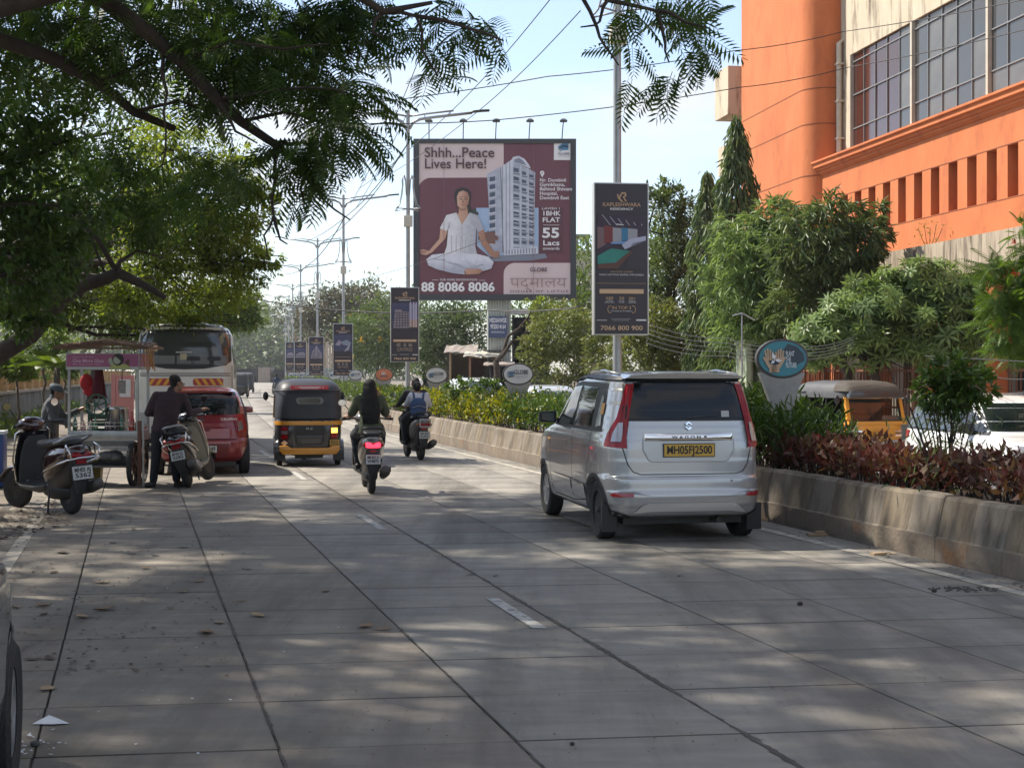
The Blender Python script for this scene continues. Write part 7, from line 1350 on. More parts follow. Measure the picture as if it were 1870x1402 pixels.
tw_ = [((560, 312, 12.3), (585, 360, 12.3), (640, 402, 12.3)), ((500, 262, 12.1), (502, 330, 12.1), (500, 395, 12.1), (482, 430, 12.1), (488, 470, 12.1)), ((500, 395, 12.1), (508, 425, 12.1), (525, 446, 12.1)), ((300, 90, 11.5), (305, 170, 11.5), (303, 240, 11.5), (296, 305, 11.5)), ((350, 105, 11.5), (420, 75, 11.4), (520, 90, 11.3), (600, 80, 11.2)), ((395, 180, 11.7), (470, 170, 11.7), (560, 160, 11.6), (650, 175, 11.5)), ((440, 222, 12), (520, 205, 12), (600, 230, 12), (690, 250, 12)), ((500, 262, 12.1), (560, 260, 12), (620, 255, 12)), ((400, 185, 11.7), (430, 240, 11.7), (470, 262, 11.7)), ((700, 22, 11), (760, 30, 11), (770, 90, 11), (800, 140, 11)), ((760, 30, 11), (850, 50, 11), (920, 75, 11)), ((700, 22, 11), (680, 60, 11), (700, 70, 11)), ((1060, -10, 11.3), (1090, 50, 11.3), (1105, 85, 11.3), (1130, 120, 11.3)), ((1200, 20, 11.6), (1215, 80, 11.6), (1222, 115, 11.6)), ((1200, 20, 11.6), (1250, 40, 11.6), (1290, 50, 11.6)), ((1110, 0, 11.3), (1095, 40, 11.3), (1060, 50, 11.3)), ((180, 150, 12), (240, 125, 12), (330, 100, 12), (380, 85, 12)), ((560, 312, 12.3), (548, 345, 12.3), (555, 375, 12.3)), ((245, 205, 12.3), (330, 185, 12.3), (400, 210, 12.3))]
ends = []
for q in tw_:
    P = [Bv(at(*p)) for p in q]; Q = []
    for a, b in zip(P, P[1:]): Q += [a, a.lerp(b, .5)+Vector(rs.normal(0, .015, 3))]
    Q.append(P[-1]); mb.tube(Q, list(np.linspace(.018, .006, len(Q))), 6); ends += [tuple(x) for x in Q[1:]]
mb.build('trunk', bark, t1, True)
frb = []
for x, y, rx, ry, n in ((240, 25, 110, 60, 330), (400, 30, 110, 60, 420), (520, 50, 80, 60, 330), (610, 45, 70, 55, 260), (660, 20, 50, 40, 150), (470, 130, 80, 45, 220), (560, 150, 60, 40, 170), (640, 165, 45, 30, 90), (600, 225, 55, 35, 130), (640, 235, 40, 28, 80), (668, 180, 24, 16, 20), (540, 270, 50, 30, 110), (575, 320, 28, 20, 36), (535, 350, 18, 20, 20), (430, 90, 100, 50, 240), (350, 150, 60, 50, 120), (120, 60, 130, 90, 330), (40, 30, 90, 80, 220), (850, 15, 70, 22, 50), (800, 50, 40, 20, 30), (880, 55, 50, 20, 40), (915, 75, 26, 12, 16), (770, 80, 26, 16, 18), (825, 100, 24, 14, 14), (795, 142, 16, 6, 6), (712, 30, 36, 36, 34), (1110, 10, 45, 18, 34), (1175, 25, 40, 24, 40), (1240, 15, 50, 24, 50), (1270, 55, 32, 26, 40), (1235, 125, 24, 18, 20), (1150, 140, 12, 14, 8), (1285, 20, 28, 24, 26), (1150, 90, 10, 14, 6), (330, 330, 60, 25, 46), (420, 345, 60, 20, 46), (390, 290, 60, 25, 50)):
    frb.append((tuple(np.array(pb(x, y, rs.uniform(11.5, 13.4), rx, ry, 1)[0])-np.array(tb)), (rx*11.5/F, .35+rx*6/F, ry*11.5/F), n))
P, D = blob_pts(frb, rs, 5, .12, .1, .55); keep = rs.random(len(P)) < .30; P, D = P[keep], D[keep]; D[:, 2] = D[:, 2]*.5-.25; foliage('crown', P, D, .37, TF, g_dark, t1, rs, .5)
# high canopy above and to the left, the part that shades the road
cb = []
for k in range(96): cb.append(((rs.uniform(-11.5, 1.0)-tb[0], rs.uniform(6.5, 22.5)-tb[1], rs.uniform(7.5, 9.3)), (1.5, 1.5, .45), 560))
cb = [b for b in cb if not (b[0][0]+tb[0] > -2.5 and b[0][1]+tb[1] > 17.5)]
P, D = blob_pts(cb, rs, 14, .22, .0, .1); foliage('high_crown', P, D, .30, TL, g_dark, t1, rs, .5)
mb = MB()
for c, r, n in cb[::4]: branch(mb, (.3, 0, 4.3), c, .05, .015, rs, .15, 5)
mb.build('high_limbs', bark, t1, True)

# ---- trees along the left kerb
tree('dark_broad_tree', 'very dark dense tree filling the left edge below the feather leaves', (-8.3, 16, 0), (-8.1, 16, 2.4), [pb(40, 170, 16, 110, 100, 1100), pb(120, 230, 16.5, 60, 60, 300), pb(60, 320, 16, 100, 90, 1300), pb(150, 360, 17, 70, 70, 500), pb(30, 460, 16, 90, 90, 1800), pb(-40, 300, 16, 90, 160, 1200), pb(120, 450, 17, 60, 60, 900), pb(30, 560, 17, 60, 50, 900)], g_dark, TL, .115, 21, .2, bark, 40, .2, .2, .3)
# leaning trunk that arches over the cart
lt = empty('arching_tree', (-8.6, 19, 0), 0, 'dark leaning trunk that arches up and bends over above the juice cart', 'tree'); mb = MB(); q0 = Vector((-8.6, 19, 0))
P = [Vector((0, 0, 0))]+[at(*p)-q0 for p in ((-130, 720, 19), (0, 645, 19), (55, 612, 19), (90, 572, 19), (112, 545, 19), (150, 522, 19), (195, 508, 19), (214, 498, 19))]
mb.tube(P, [.2, .17, .13, .12, .12, .105, .095, .085, .08], 12); mb.tube([P[-1], at(245, 512, 19)-q0, at(280, 530, 19)-q0, at(302, 544, 19)-q0], [.075, .06, .048, .035], 10); mb.tube([P[-1], at(218, 478, 19)-q0, at(250, 458, 19.2)-q0, at(300, 470, 19.4)-q0], [.05, .03, .02, .012], 8); mb.tube([P[-1], at(180, 440, 19)-q0, at(120, 380, 18.8)-q0, at(90, 350, 18.8)-q0], [.04, .03, .025, .015], 8); mb.tube([at(195, 508, 19)-q0, at(165, 430, 19)-q0, at(150, 400, 18.8)-q0], [.02, .016, .01], 6)
mb.build('trunk', bark, lt, True); rs2 = np.random.default_rng(5)
P, D = blob_pts([(tuple(np.array(pb(x, y, 19.5, rx, ry, 1)[0])-np.array(q0)), (rx*19/F, .8, ry*19/F), n) for x, y, rx, ry, n in ((240, 300, 70, 50, 1000), (200, 370, 70, 50, 1100), (270, 420, 60, 45, 800), (130, 420, 60, 40, 700), (310, 370, 45, 45, 600), (180, 300, 50, 60, 700))], rs2, 34, .2, .1, .4); foliage('crown', P, D, .13, TLONG, g_dark, lt, rs2, .8)
tree('roadside_tree', 'airy olive green tree whose drooping edge reaches the sky left of the lamp posts', (-12.0, 30, 0), (-11.6, 30, 3.6), [pb(330, 250, 29, 80, 60, 1900), pb(400, 330, 29, 85, 60, 2900), pb(300, 350, 29, 90, 70, 3000), pb(440, 400, 29, 60, 55, 2600), pb(380, 430, 30, 80, 60, 3800), pb(300, 470, 29, 80, 60, 3800), pb(430, 480, 30, 60, 45, 2600), pb(385, 530, 31, 75, 40, 3000), pb(470, 350, 29, 40, 22, 600), pb(485, 470, 30, 28, 26, 600), pb(445, 300, 29, 40, 18, 500), pb(250, 540, 30, 70, 45, 2600), pb(330, 590, 31, 60, 22, 1400)], g_lite, TL, .115, 31, .2, bark, 30, .17, .2, .3)
tree('roadside_tree', 'mid green tree behind the arching trunk above the juice cart', (-15.5, 33, 0), (-15.2, 33, 3.0), [pb(90, 420, 32, 100, 90, 3400), pb(180, 450, 33, 90, 80, 3400), pb(60, 530, 33, 90, 60, 2800), pb(170, 550, 34, 90, 50, 2800), pb(250, 600, 34, 60, 30, 1400), pb(240, 400, 34, 70, 70, 2400), pb(100, 300, 34, 120, 80, 2600), pb(250, 200, 34, 100, 80, 2000), pb(120, 130, 34, 130, 90, 2400)], g_mid, TL, .15, 41, .22, bark, 30, .18, .2, .3)
for k, (x, y, Y, rx, ry, lab) in enumerate(((70, 640, 40, 70, 40, 'dark leafy shrub mass over the ochre fence at the left edge'), (110, 675, 43, 45, 26, 'sunlit shrub spilling over the ochre fence beside the juice cart'), (20, 680, 38, 40, 20, 'low shrub at the far left over the fence'))):
    c = at(x, y, Y); y -= 14; tree('fence_shrub', lab, (c.x, Y+.6, 0), (c.x, Y+.5, c.z-.4), [pb(x, y, Y, rx, ry, 2200), pb(x+20, y+8, Y-.4, rx*.6, ry*.7, 900)], (g_mid, g_pale, g_mid)[k], TL, .14, 51+k, .05, per=20, shell=.3, cat='shrub', sub=1)
pl = empty('small_palm', (at(100, 620, 30).x, 30, 0), 0, 'small palm with broad yellow green fronds left of the cart roof', 'palm'); rs3 = np.random.default_rng(3); mb = MB().tube([(0, 0, 0), (.05, 0, 1.8)], [.08, .06], 8); mb.build('trunk', bark2, pl, True)
P = np.tile([[.05, 0, 1.85]], (11, 1)); a = np.linspace(0, 2*pi, 12)[:-1]; D = np.stack([np.cos(a), np.sin(a), rs3.uniform(.3, 1.2, 11)], 1); foliage('frond', P, D, .85, tmpl_frond(22, .8), g_mid, pl, rs3, .2)
k_ = 0
for (x, y, Y, rx, ry, m_, lab) in ((455, 622, 400, 60, 56, g_fary, 'bright green tree at the far end of the road right of the minibus'), (400, 560, 60, 80, 45, g_mid, 'green tree over the minibus roof'), (500, 600, 430, 60, 48, g_far, 'grey green tree in the far centre left of the lamp row'), (440, 585, 440, 60, 55, g_far, 'tall hazy tree closing the far end of the road'), (545, 610, 440, 45, 50, g_far, 'hazy dark tree behind the far lamp posts'), (480, 655, 420, 50, 26, g_far, 'low dark trees under the far canopy')):
    c = at(x, y, Y); n = 3600; o = tree('far_roadside_tree', lab, (min(c.x, W(Y)-10.3) if Y < 100 else c.x, Y, 0), (min(c.x, W(Y)-9.8) if Y < 100 else c.x, Y, max(1.2, c.z-ry*Y/F*.8)), [pb(x, y, Y, rx*.7, ry*.75, n), pb(x-rx*.5, y+ry*.35, Y, rx*.5, ry*.5, n//2), pb(x+rx*.5, y+ry*.35, Y, rx*.5, ry*.5, n//2), pb(x, y+ry*.6, Y, rx*.7, ry*.4, n//2)], m_, TL, .0030*Y**.95+.06, 61+k_, .006*Y**.7+.05, bark, 26, .2, .3, group='trees along the far left of the road'); k_ += 1
# far wood at the end of the road
rs4 = np.random.default_rng(77); bl4 = [((rs4.uniform(-130, -10), rs4.uniform(330, 420), rs4.uniform(5, 17)), (11, 9, 7), 700) for _ in range(44)]
P, D = blob_pts(bl4, rs4, 26, .2, .3); tag(foliage('far_wood', P, D, 1.5, TL, g_far, None, rs4), 'hazy wood closing the view at the end of the road', 'wood', kind='stuff')
# far clutter in the shade under those trees
cl_ = empty('far_sheds', (at(470, 690, 240).x, 240, 0), 0, 'dark low sheds and stalls in the shade at the end of the road', 'shed'); 
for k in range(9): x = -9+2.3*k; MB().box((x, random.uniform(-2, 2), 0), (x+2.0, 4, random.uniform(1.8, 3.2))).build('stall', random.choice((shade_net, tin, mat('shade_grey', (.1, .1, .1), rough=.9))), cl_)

# ---- centre background
for i, (x, Y, base_y, blobs, m_, sz, lab) in enumerate((
    (640, 170, 690, [(610, 560, 50, 32, 2600), (670, 555, 55, 32, 2600), (560, 585, 40, 30, 1500), (640, 600, 70, 40, 2600)], g_farb, .48, 'brownish green crown rising behind the third lamp post'),
    (690, 135, 690, [(690, 590, 45, 45, 2400), (660, 620, 45, 40, 2000), (720, 640, 35, 35, 1400), (690, 655, 60, 30, 1600)], g_fary, .38, 'bright tree with a few yellow blossoms between the residency banners'),
    (820, 92, 680, [(810, 590, 60, 45, 2600), (850, 600, 50, 40, 2200), (780, 620, 40, 40, 1500), (820, 640, 60, 25, 1500)], g_far, .28, 'dark feathery tree below the left half of the billboard'),
    (1000, 96, 680, [(960, 575, 60, 28, 1800), (1030, 560, 50, 40, 2000), (1070, 480, 30, 42, 1500), (1075, 560, 30, 50, 1500), (1000, 620, 60, 30, 1500)], g_mid, .28, 'green tree below and right of the billboard'),
    (790, 95, 690, [(790, 640, 28, 30, 1500), (775, 665, 24, 20, 700)], g_fary, .24, 'fresh green bush right of the second lamp post'),
    (905, 66, 690, [(985, 560, 22, 14, 600), (1000, 585, 40, 20, 900)], g_lite, .18, 'light leafy sprig just below the billboard lower right corner'),
    (1225, 52, 700, [(1225, 385, 40, 40, 1700), (1245, 440, 48, 50, 2200), (1220, 500, 50, 50, 2200), (1235, 570, 55, 50, 2200), (1215, 640, 45, 40, 1500), (1200, 350, 20, 18, 400)], g_mango, .2, 'tall dark green tree right of the nearest residency banner'),
    (1185, 60, 700, [(1195, 440, 24, 40, 900), (1200, 520, 26, 50, 900)], g_fary, .2, 'paler tree peeping out behind the nearest residency banner'))):
    c = at(x, base_y, Y); ex = None
    if i == 1:
        def ex(o, bl_, base, rs): P, D = blob_pts([(np.array(c_)-np.array(base), r, 26) for c_, r, n in bl_], rs, 6, .05, .95); foliage('blossom', P, D, .5, TL, mat('yellow_blossom', (.7, .42, .03), rough=.7), o, rs)
    tree('background_tree', lab, (c.x, Y, 0), (c.x, Y, 2.2), [pb(a, b, Y+random.uniform(-2, 2)*(Y > 70), rx, ry, n) for a, b, rx, ry, n in blobs], m_, TL, sz, 81+i, .2, bark, 26, .18, .35, extra=ex, group='trees in the middle distance')
for i, (x, Y, blobs, lab) in enumerate(((1030, 58, [(1025, 605, 52, 48, 4200), (1035, 660, 60, 42, 3600), (1070, 640, 35, 55, 2000), (975, 640, 24, 30, 900)], 'rounded clipped bush left of the nearest lamp post'), (1185, 49, [(1190, 600, 50, 48, 3400), (1180, 655, 60, 45, 3400), (1215, 640, 40, 50, 1800)], 'rounded bush right of the nearest lamp post'), (1110, 54, [(1110, 650, 40, 40, 1800), (1100, 610, 30, 30, 900)], 'loose bush between the two rounded bushes'))):
    c = at(x, 700, Y); tree('rounded_bush', lab, (c.x, Y, -.1), (c.x, Y, .8), [pb(a, b, Y, rx, ry, n) for a, b, rx, ry, n in blobs], g_round, TL, .165, 101+i, .07, per=14, spread=.09, shell=.72, cat='bush', sub=1)

# ---- trees in front of the orange building
def conical(x, ytop, ybot, Y, rmax, label, seed, n=5200):
    rs = np.random.default_rng(seed); top = at(x, ytop, Y); o = empty('conical_tree', (top.x, Y, 0), 0, label, 'tree', 'tall conical trees before the orange building'); H = top.z
    mb = MB(); mb.tube([(0, 0, 0), (.03, 0, H*.6), (0, 0, H-.1)], [.1, .06, .012], 8)
    z = H*(1-rs.random(n)**.75*.93); t = (H-z)/H; r = rmax*np.minimum(1, .05+t*2.4)*(.75+.25*rs.random(n)); a = rs.uniform(0, 2*pi, n); a = np.round(a*5+z*3)/5+rs.normal(0, .16, n)-z*.6
    wob = 1+.22*np.sin(z*5+np.cos(a)*3); P = np.stack([r*wob*np.cos(a), r*wob*np.sin(a), z], 1)+rs.normal(0, .05, (n, 3)); D = np.stack([np.cos(a)*.5, np.sin(a)*.5, -1.1+0*a], 1)+rs.normal(0, .28, (n, 3))
    for k in range(30): zz = H*(.15+.8*k/30); aa = k*2.4; rr_ = rmax*min(1, .05+(H-zz)/H*2.4)*.8; mb.tube([(0, 0, zz), (rr_*cos(aa)*.6, rr_*sin(aa)*.6, zz-.05), (rr_*cos(aa), rr_*sin(aa), zz-.35)], [.02, .014, .006], 5)
    mb.build('trunk', bark, o, True); foliage('crown', P, D, .33, TLONG, g_mango, o, rs, .7)
    P2 = P[(H-z) < .8]; 
    if len(P2): foliage('young_tip', P2[:160]+rs.normal(0, .03, (len(P2[:160]), 3)), D[(H-z) < .8][:160], .24, TLONG, g_lite, o, rs, .7)
    return o
conical(1345, 212, 700, 42, .84, 'tallest narrow conical tree against the orange tower', 201, 6800); conical(1291, 312, 700, 47.5, .70, 'second shorter conical tree just left of the tallest one', 202, 5200)
c = at(1430, 700, 39)
tree('broad_leaved_tree', 'large drooping leaved tree hiding the foot of the orange building', (c.x, 39, 0), (c.x, 39, 2.2), [pb(1415, 400, 39, 52, 36, 900), pb(1385, 440, 39, 70, 50, 1500), pb(1360, 520, 39, 70, 60, 1600), pb(1430, 500, 39, 80, 60, 1900), pb(1360, 600, 40, 55, 55, 1100), pb(1410, 590, 39, 80, 55, 1700), pb(1350, 470, 40, 40, 50, 600)], g_pale, TLONG, .30, 211, .15, bark, 22, .13, .4, .6, .8)
c = at(1540, 700, 36.5)
tree('broad_leaved_tree', 'darker glossy tree right of it, its tip before the strip windows', (c.x, 36.5, 0), (c.x, 36.5, 2.2), [pb(1510, 405, 36.5, 62, 40, 1400), pb(1560, 440, 36.5, 55, 45, 1300), pb(1596, 398, 36.5, 20, 24, 260), pb(1480, 460, 36.5, 65, 50, 1600), pb(1540, 510, 36.5, 75, 50, 1700), pb(1480, 560, 36.5, 70, 50, 1500), pb(1570, 490, 36.5, 36, 36, 700)], g_mango, TLONG, .29, 212, .15, bark, 22, .13, .4, .6, .8)
c = at(1600, 700, 33.3)
tree('whorl_leaved_tree', 'bushy tree with star shaped leaf whorls above the oncoming rickshaw', (c.x, 33.3, -.05), (c.x, 33.3, 1.9), [pb(1530, 600, 33.3, 70, 40, 300), pb(1600, 560, 33.3, 75, 45, 360), pb(1690, 520, 33.3, 75, 40, 380), pb(1760, 550, 33.3, 75, 45, 380), pb(1700, 590, 33.3, 90, 45, 420), pb(1600, 630, 33.3, 80, 35, 300), pb(1790, 615, 33.3, 60, 40, 280), pb(1490, 640, 33.3, 45, 26, 160), pb(1700, 640, 33.3, 60, 25, 180)], g_pale, TW, .27, 213, .13, bark, 5, .1, .3, -.6, .5, sub=4)
def redfl(o, bl_, base, rs): P, D = blob_pts([(np.array(c_)-np.array(base), r, 40) for c_, r, n in bl_], rs, 10, .06, .7); foliage('blossom', P, D, .07, TL, flower, o, rs)
tree('flame_tree', 'bright feathery tree with red blossoms at the right edge', (9.0, 21.5, -.05), (8.6, 21, 2.0), [pb(1860, 520, 20.5, 60, 50, 300), pb(1850, 580, 20.5, 50, 40, 240), pb(1880, 450, 20.5, 30, 45, 120), pb(1860, 640, 20.5, 40, 30, 90)], g_bright, TF, .30, 214, .1, bark, 5, .12, .2, .3, .5, extra=redfl)
tw2 = empty('wall_sprig', (10.95, 37.4, 4.88), 0, 'small wild sprig growing on the concrete canopy edge', 'plant'); mb = MB()
for k in range(5): mb.tube([(0, 0, 0), (.1*(k-2), -.1, .3), (.16*(k-2), -.12, .6+.1*(k % 2))], .008, 5)
mb.build('stem', bark, tw2); rs5 = np.random.default_rng(9); foliage('leaf_spray', np.stack([rs5.normal(0, .25, 90), rs5.normal(-.1, .1, 90), rs5.uniform(.15, .8, 90)], 1), rs5.normal(0, 1, (90, 3)), .09, TL, g_lite, tw2, rs5)
c = gp(1735, 1000); Ym = 13.9; cm = at(1735, 860, Ym)
o = tree('median_tree', 'small round headed tree standing in the red hedge of the median', (cm.x-.03, Ym, .46), (cm.x, Ym, .95), [pb(1735, 690, Ym, 52, 32, 620), pb(1705, 715, Ym, 42, 24, 360), pb(1775, 705, Ym, 34, 30, 380), pb(1740, 735, Ym, 55, 18, 280)], g_hedge, TL, .10, 221, .022, bark, 9, .14, .3, .2, sub=4)
rs6 = np.random.default_rng(10); mb = MB()
for k in range(14):
    a, b = rs6.normal(0, .2, 2); mb.tube([(rs6.normal(0, .03), rs6.normal(0, .03), 0), (a*.5, b*.5, .4), (a, b, .75+rs6.random()*.2)], .007, 5)
mb.build('stem', bark, o); P = np.stack([rs6.normal(0, .20, 420), rs6.normal(0, .18, 420), rs6.uniform(.1, .85, 420)], 1); foliage('low_leaf', P, rs6.normal(0, 1, (420, 3))-np.array([0, 0, .8]), .10, TLONG, g_mango, o, rs6)

# ---- hedges on the median
def hedge(name, label, y0, y1, z1, n, T, size, m, seed, w0=.30, w1=1.2, z0=.55, up=.8, stems=60, m2=None, frac=.25, cat='hedge', lump=.12, thin=.0):
    rs = np.random.default_rng(seed); ym = (y0+y1)/2; o = empty(name, (W(ym)+.7, ym, .46), 0, label, cat, 'planting on the median'); y = rs.uniform(y0, y1, n); u = w0+(w1-w0)*rs.random(n)**1.5
    zt = z1+lump*np.sin(y*2.1+seed)*.5+lump*np.sin(y*5.3+u*4)*.4; q = rs.random(n)**.45; z = z0+(zt-z0)*q; y_c = np.round(y*5)/5; P = np.stack([np.interp(y, _WY, _WX)+u, y, z], 1)+rs.normal(0, .045, (n, 3)); P -= np.array(o.location)
    D = rs.normal(0, .7, (n, 3))+np.array([0, 0, up]); k = int(n*(1-frac)) if m2 else n
    foliage('foliage', P[:k], D[:k], size, T, m, o, rs, 1.); 
    if m2: foliage('foliage_mixed', P[k:], D[k:], size, T, m2, o, rs, 1.)
    mb = MB()
    for _ in range(stems):
        yy = rs.uniform(y0, y1); xx = W(yy)+rs.uniform(w0, w1); a = Vector((xx, yy, .44))-o.location; mb.tube([a, a+Vector((rs.normal(0, .06), rs.normal(0, .06), .25)), a+Vector((rs.normal(0, .12), rs.normal(0, .12), (z1-.5)*.9))], [.011, .008, .005], 5)
    mb.build('stem', bark, o); return o
hedge('copper_hedge', 'low hedge of reddish copper leaves at the near right end of the median', 8.2, 17.2, .83, 7600, TL, .115, g_red, 301, m2=g_red2, frac=.3, stems=260, z0=.58)
hedge('green_shrub', 'dark green shrub clump at the foot of the teal oval sign', 16.6, 19.4, 1.28, 3400, TLONG, .16, g_hedge, 302, .15, 1.2, .62, .9, 110, cat='shrub', lump=.3)
hedge('green_hedge', 'fresh green hedge left of the silver hatchback', 19.6, 29.5, 1.16, 15000, TL, .09, g_hedge, 303, m2=g_yel, frac=.10, stems=160, lump=.2)
hedge('yellow_green_hedge', 'yellow green hedge lit by the sun beside the two-up scooter', 29.5, 38.5, 1.12, 14000, TL, .09, g_yel, 304, m2=g_hedge, frac=.35, stems=60, lump=.2)
hedge('green_hedge', 'darker green hedge around the second lamp post', 38.5, 47.5, 1.12, 8000, TL, .11, g_hedge, 305, m2=g_yel, frac=.15, stems=40)
hedge('copper_shrub', 'small coppery shrub right of the rickshaw top', 45.5, 48.5, 1.05, 900, TLONG, .2, g_red2, 306, cat='shrub', w0=.1)
hedge('green_hedge', 'far bright green hedge above the rickshaw', 48.5, 75, 1.15, 6500, TL, .16, g_fary, 307, stems=20); hedge('green_hedge', 'farthest stretch of green hedge along the median', 75, 140, 1.2, 6000, TL, .25, g_fary, 308, stems=0 or 4)
for k, (px, Y, lab) in enumerate(((842, 34, 'left of two dark clipped shrubs rising above the yellow green hedge'), (893, 32, 'right of two dark clipped shrubs rising above the yellow green hedge'))):
    c = at(px, 711, Y); tree('clipped_shrub', lab, (c.x, Y, .46), (c.x, Y, 1.0), [(tuple(c), (.32, .32, .22), 900)], g_hedge, TL, .10, 331+k, .03, per=10, shell=.5, cat='shrub', sub=3)
# weeds by the left wall and low growth
rs7 = np.random.default_rng(12); n = 4200; y = rs7.uniform(24, 62, n); P = np.stack([np.interp(y, _WY, _WX)-11.2+rs7.normal(.25, .22, n), y, rs7.uniform(0, .55, n)*rs7.random(n)], 1); tag(foliage('weeds', P, rs7.normal(0, .6, (n, 3))+np.array([0, 0, 1.]), .16, TL, g_mid, None, rs7), 'weeds along the foot of the stone wall', 'weeds', kind='stuff')

# ============================================================ fallen leaves, paper, stones
dl = [mat('dry_leaf_tan', (.27, .17, .09), (.18, .11, .06), scale=12, rough=.8), mat('dry_leaf_brown', (.10, .065, .04), (.06, .04, .028), scale=12, rough=.8), mat('dry_leaf_pale', (.36, .26, .15), (.25, .17, .1), scale=12, rough=.8)]
def leafmesh(seed):
    rs = random.Random(seed); n = 7; V = []; cu = rs.uniform(.1, .45)
    for i in range(n):
        t = i/(n-1); w_ = .30*sin(pi*min(1, t*1.02+.02))**.8*(1+.1*rs.uniform(-1, 1)); z = .04+cu*abs(t-.5)**1.5*.5
        V += [(t-.5, -w_, z+cu*w_*rs.uniform(.2, .7)), (t-.5, 0, z-.02), (t-.5, w_, z+cu*w_*rs.uniform(.1, .6))]
    Fc = [(3*i+j, 3*i+j+1, 3*i+4+j, 3*i+3+j) for i in range(n-1) for j in range(2)]; me = npmesh('fallen_leaf', V, Fc); return me
lms = []
for k in range(6): me = leafmesh(k); me.materials.append(dl[k % 3]); lms.append(me)
spots = [(378, 1157, .115, 0), (185, 1065, .1, 2), (265, 1038, .08, 2), (365, 1062, .07, 0), (335, 1082, .06, 2), (400, 1138, .085, 2), (78, 1107, .1, 0), (30, 1110, .07, 2), (190, 1114, .12, 0), (80, 1122, .07, 1), (334, 1000, .07, 1), (245, 967, .07, 1), (150, 972, .08, 1), (205, 992, .08, 1), (115, 1010, .13, 1), (283, 1015, .07, 1), (240, 1011, .06, 1), (98, 1046, .08, 1), (82, 951, .05, 2), (272, 941, .06, 2), (347, 943, .05, 1), (340, 958, .05, 1), (668, 1145, .1, 0), (595, 1080, .07, 0), (470, 1125, .1, 2), (440, 1098, .06, 0), (450, 1040, .07, 2), (560, 950, .06, 1), (500, 905, .05, 1), (85, 1260, .09, 2), (150, 1128, .1, 2), (1490, 978, .09, 0), (1628, 1012, .07, 2), (190, 927, .06, 1), (230, 905, .05, 1), (60, 1205, .07, 1), (90, 1203, .08, 1), (700, 1150, .07, 0), (860, 1050, .05, 1), (905, 1052, .05, 1), (1240, 1052, .04, 1), (340, 900, .05, 1), (300, 925, .05, 1), (200, 945, .05, 0), (410, 915, .05, 1)]
for k, (x, y, s, mi) in enumerate(spots):
    p = gp(x, y); o = link('fallen_leaf', lms[(k*3 % 6)//3*3+mi if (k*3 % 6)//3*3+mi < 6 else mi]); o.location = (p.x, p.y, .004); o.scale = (s*1.5, s*1.3, s*1.3); o.rotation_euler = (random.uniform(-.15, .15), random.uniform(-.1, .1), random.uniform(0, 6.28))
    tag(o, {0: 'largest curled tan leaf left of centre on the grey road', 22: 'tan leaf alone just right of the wide road joint', 31: 'dry leaf beside the kerb edge line near the cardboard scrap', 14: 'long dark twig like leaf near the left edge line', 10: 'dark curled leaf lying alone above the tan cluster', 7: 'yellowish leaf at the very left edge of the road'}.get(k) or ('dry tan leaf lying on the grey concrete road', 'dark brown leaf lying on the grey concrete road', 'pale dry leaf lying on the grey concrete road')[mi], 'leaf', 'fallen leaves on the road')
bits = MB(); rsb = random.Random(4)
def bit(x, y, s):
    p = gp(x, y); a = rsb.uniform(0, 6.28); q = [(p.x+s*cos(a+t)*rsb.uniform(.4, 1), p.y+s*sin(a+t)*rsb.uniform(.4, 1.), .004+s*rsb.uniform(.05, .5)) for t in (0, 1.6, 3.1, 4.7)]; bits.add(q, [(0, 1, 2, 3)])
for _ in range(900): bit(rsb.uniform(0, 520)*rsb.random()**.5, 905+330*rsb.random()**1.6, rsb.uniform(.008, .028))
for _ in range(420): bit(rsb.uniform(520, 1870), rsb.uniform(960, 1380), rsb.uniform(.004, .012))
for _ in range(700): p = (rsb.uniform(-60, 130), 930+60*rsb.random()); bit(p[0], p[1]-max(0, p[0])*.25, rsb.uniform(.015, .05))
for _ in range(400): yy = 11+30*rsb.random()**1.5; o_ = rsb.uniform(.05, .42); s_ = rsb.uniform(.006, .022); x_ = W(yy)-o_; a = rsb.uniform(0, 6); bits.add([(x_+s_*cos(a+t), yy+s_*sin(a+t), .004+s_*rsb.random()*.6) for t in (0, 1.5, 3, 4.6)], [(0, 1, 2, 3)])
tag(bits.build('leaf_litter', dl[1]), 'scattered crumbs of dry leaves on the road', 'litter', kind='stuff')
wbits = MB(); bits = wbits
for _ in range(26): bit(rsb.gauss(55, 22), rsb.gauss(1362, 14), rsb.uniform(.008, .022))
for _ in range(30): bit(rsb.uniform(20, 640), rsb.uniform(940, 1380), rsb.uniform(.006, .014))
tag(wbits.build('paper_scraps', mat('white_paper', (.6, .62, .66), rough=.8)), 'torn white paper scraps near the lower left corner', 'litter', kind='stuff')
p = gp(92, 1322); pp = tag(MB().add([(-.085, -.01, .002), (-.03, .07, .035), (.0, .085, .012), (.095, -.005, .003), (.01, -.04, .010), (.02, .02, .024)], [(0, 4, 1), (4, 5, 1), (1, 5, 2), (5, 3, 2), (4, 3, 5)]).build('folded_paper', mat('white_paper', (.6, .62, .66))), 'folded white paper lying near the lower left corner', 'paper'); pp.location = (p.x, p.y, .004); pp.scale = (1, 1, .7)
p = gp(64, 1362); st_ = tag(MB().ball((0, 0, .012), (.025, .02, .015), 8, 5).build('stone', mat('grey_stone', (.08, .08, .08), rough=.9)), 'small grey stone among the torn paper scraps', 'stone'); st_.location = (p.x, p.y, 0)
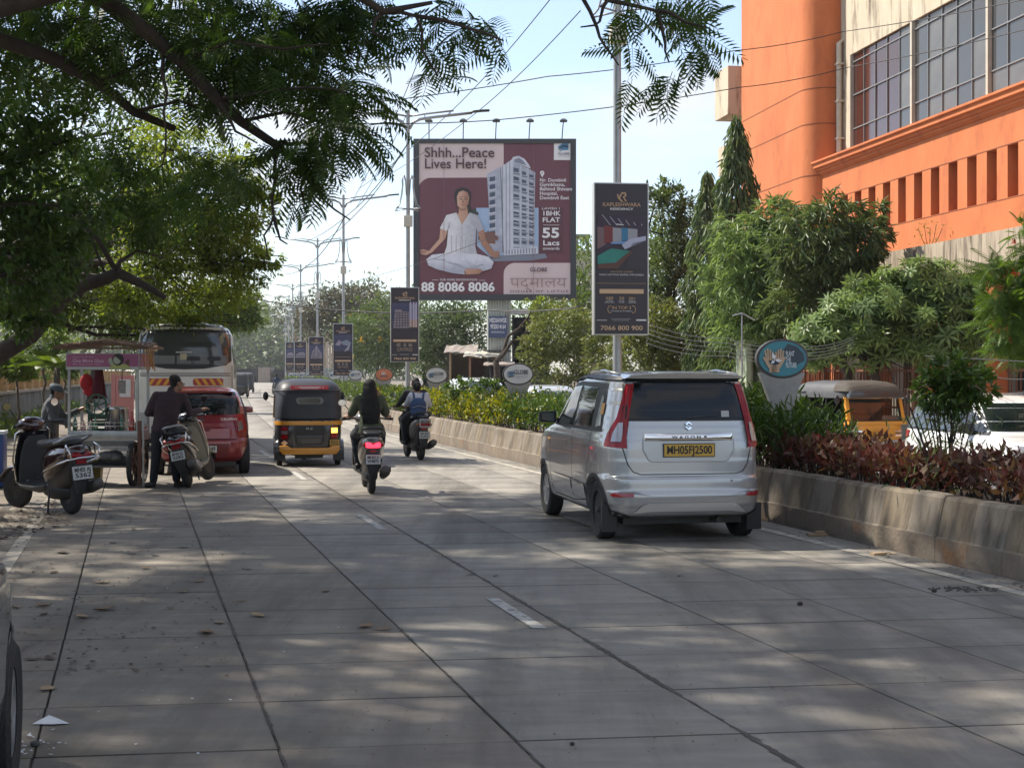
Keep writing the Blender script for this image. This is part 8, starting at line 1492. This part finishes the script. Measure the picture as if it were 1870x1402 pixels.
for x, y, s, lab in ((1461, 1105, .022, 'small dark stone on the road right of the silver hatchback shadow'), (1706, 1081, .022, 'small brown clod beside the road edge line'), (1045, 1360, .012, 'tiny dark pebble in the lower centre of the road')):
    p = gp(x, y); o = tag(MB().ball((0, 0, s*.6), (s, s*.9, s*.7), 8, 5).build('stone', mat('dark_stone', (.04, .03, .025), rough=.9)), lab, 'stone'); o.location = (p.x, p.y, 0)
p = gp(1760, 1076); mud = MB(); 
for _ in range(60): a = rsb.uniform(0, 6.28); r = rsb.random()**.6; mud.ball((p.x+.28*r*cos(a), p.y+.14*r*sin(a), .003), (rsb.uniform(.008, .02),)*2+(rsb.uniform(.004, .01),), 6, 4)
tag(mud.build('dirt_crumbs', joint), 'crumbs of dirt on the road by the right edge line', 'dirt', kind='stuff')
p = gp(1600, 1014); bo = tag(MB().box((-.08, -.03, 0), (.08, .03, .025)).build('paper_cup', mat('cream_card', (.5, .36, .22), rough=.8)), 'crushed cream card strip at the foot of the kerb wall', 'litter'); bo.location = (p.x+.02, p.y, .004); bo.rotation_euler = (0, 0, .5)
p = gp(1492, 978); bo = tag(MB().box((-.1, -.06, 0), (.1, .06, .02)).box((-.02, -.03, .02), (.08, .05, .045)).build('cardboard_scrap', mat('brown_card', (.25, .18, .11), rough=.9)), 'flattened brown cardboard scrap by the kerb wall', 'litter'); bo.location = (p.x, p.y, .004)

# ============================================================ thin haze in the air
hz = MB().box((-420, -40, -1.3), (120, 620, 34)).build('haze', None); hm_ = bpy.data.materials.new('haze_volume'); hm_.use_nodes = True; n_ = hm_.node_tree.nodes; n_.clear()
ho = n_.new('ShaderNodeOutputMaterial'); hv = n_.new('ShaderNodeVolumePrincipled'); hv.inputs['Color'].default_value = (.92, .95, 1, 1); hv.inputs['Density'].default_value = .00024; hv.inputs['Anisotropy'].default_value = .3
hm_.node_tree.links.new(hv.outputs[0], ho.inputs['Volume']); hz.data.materials.append(hm_); hz['kind'] = 'stuff'; hz['label'] = 'thin pale haze over the far end of the road'
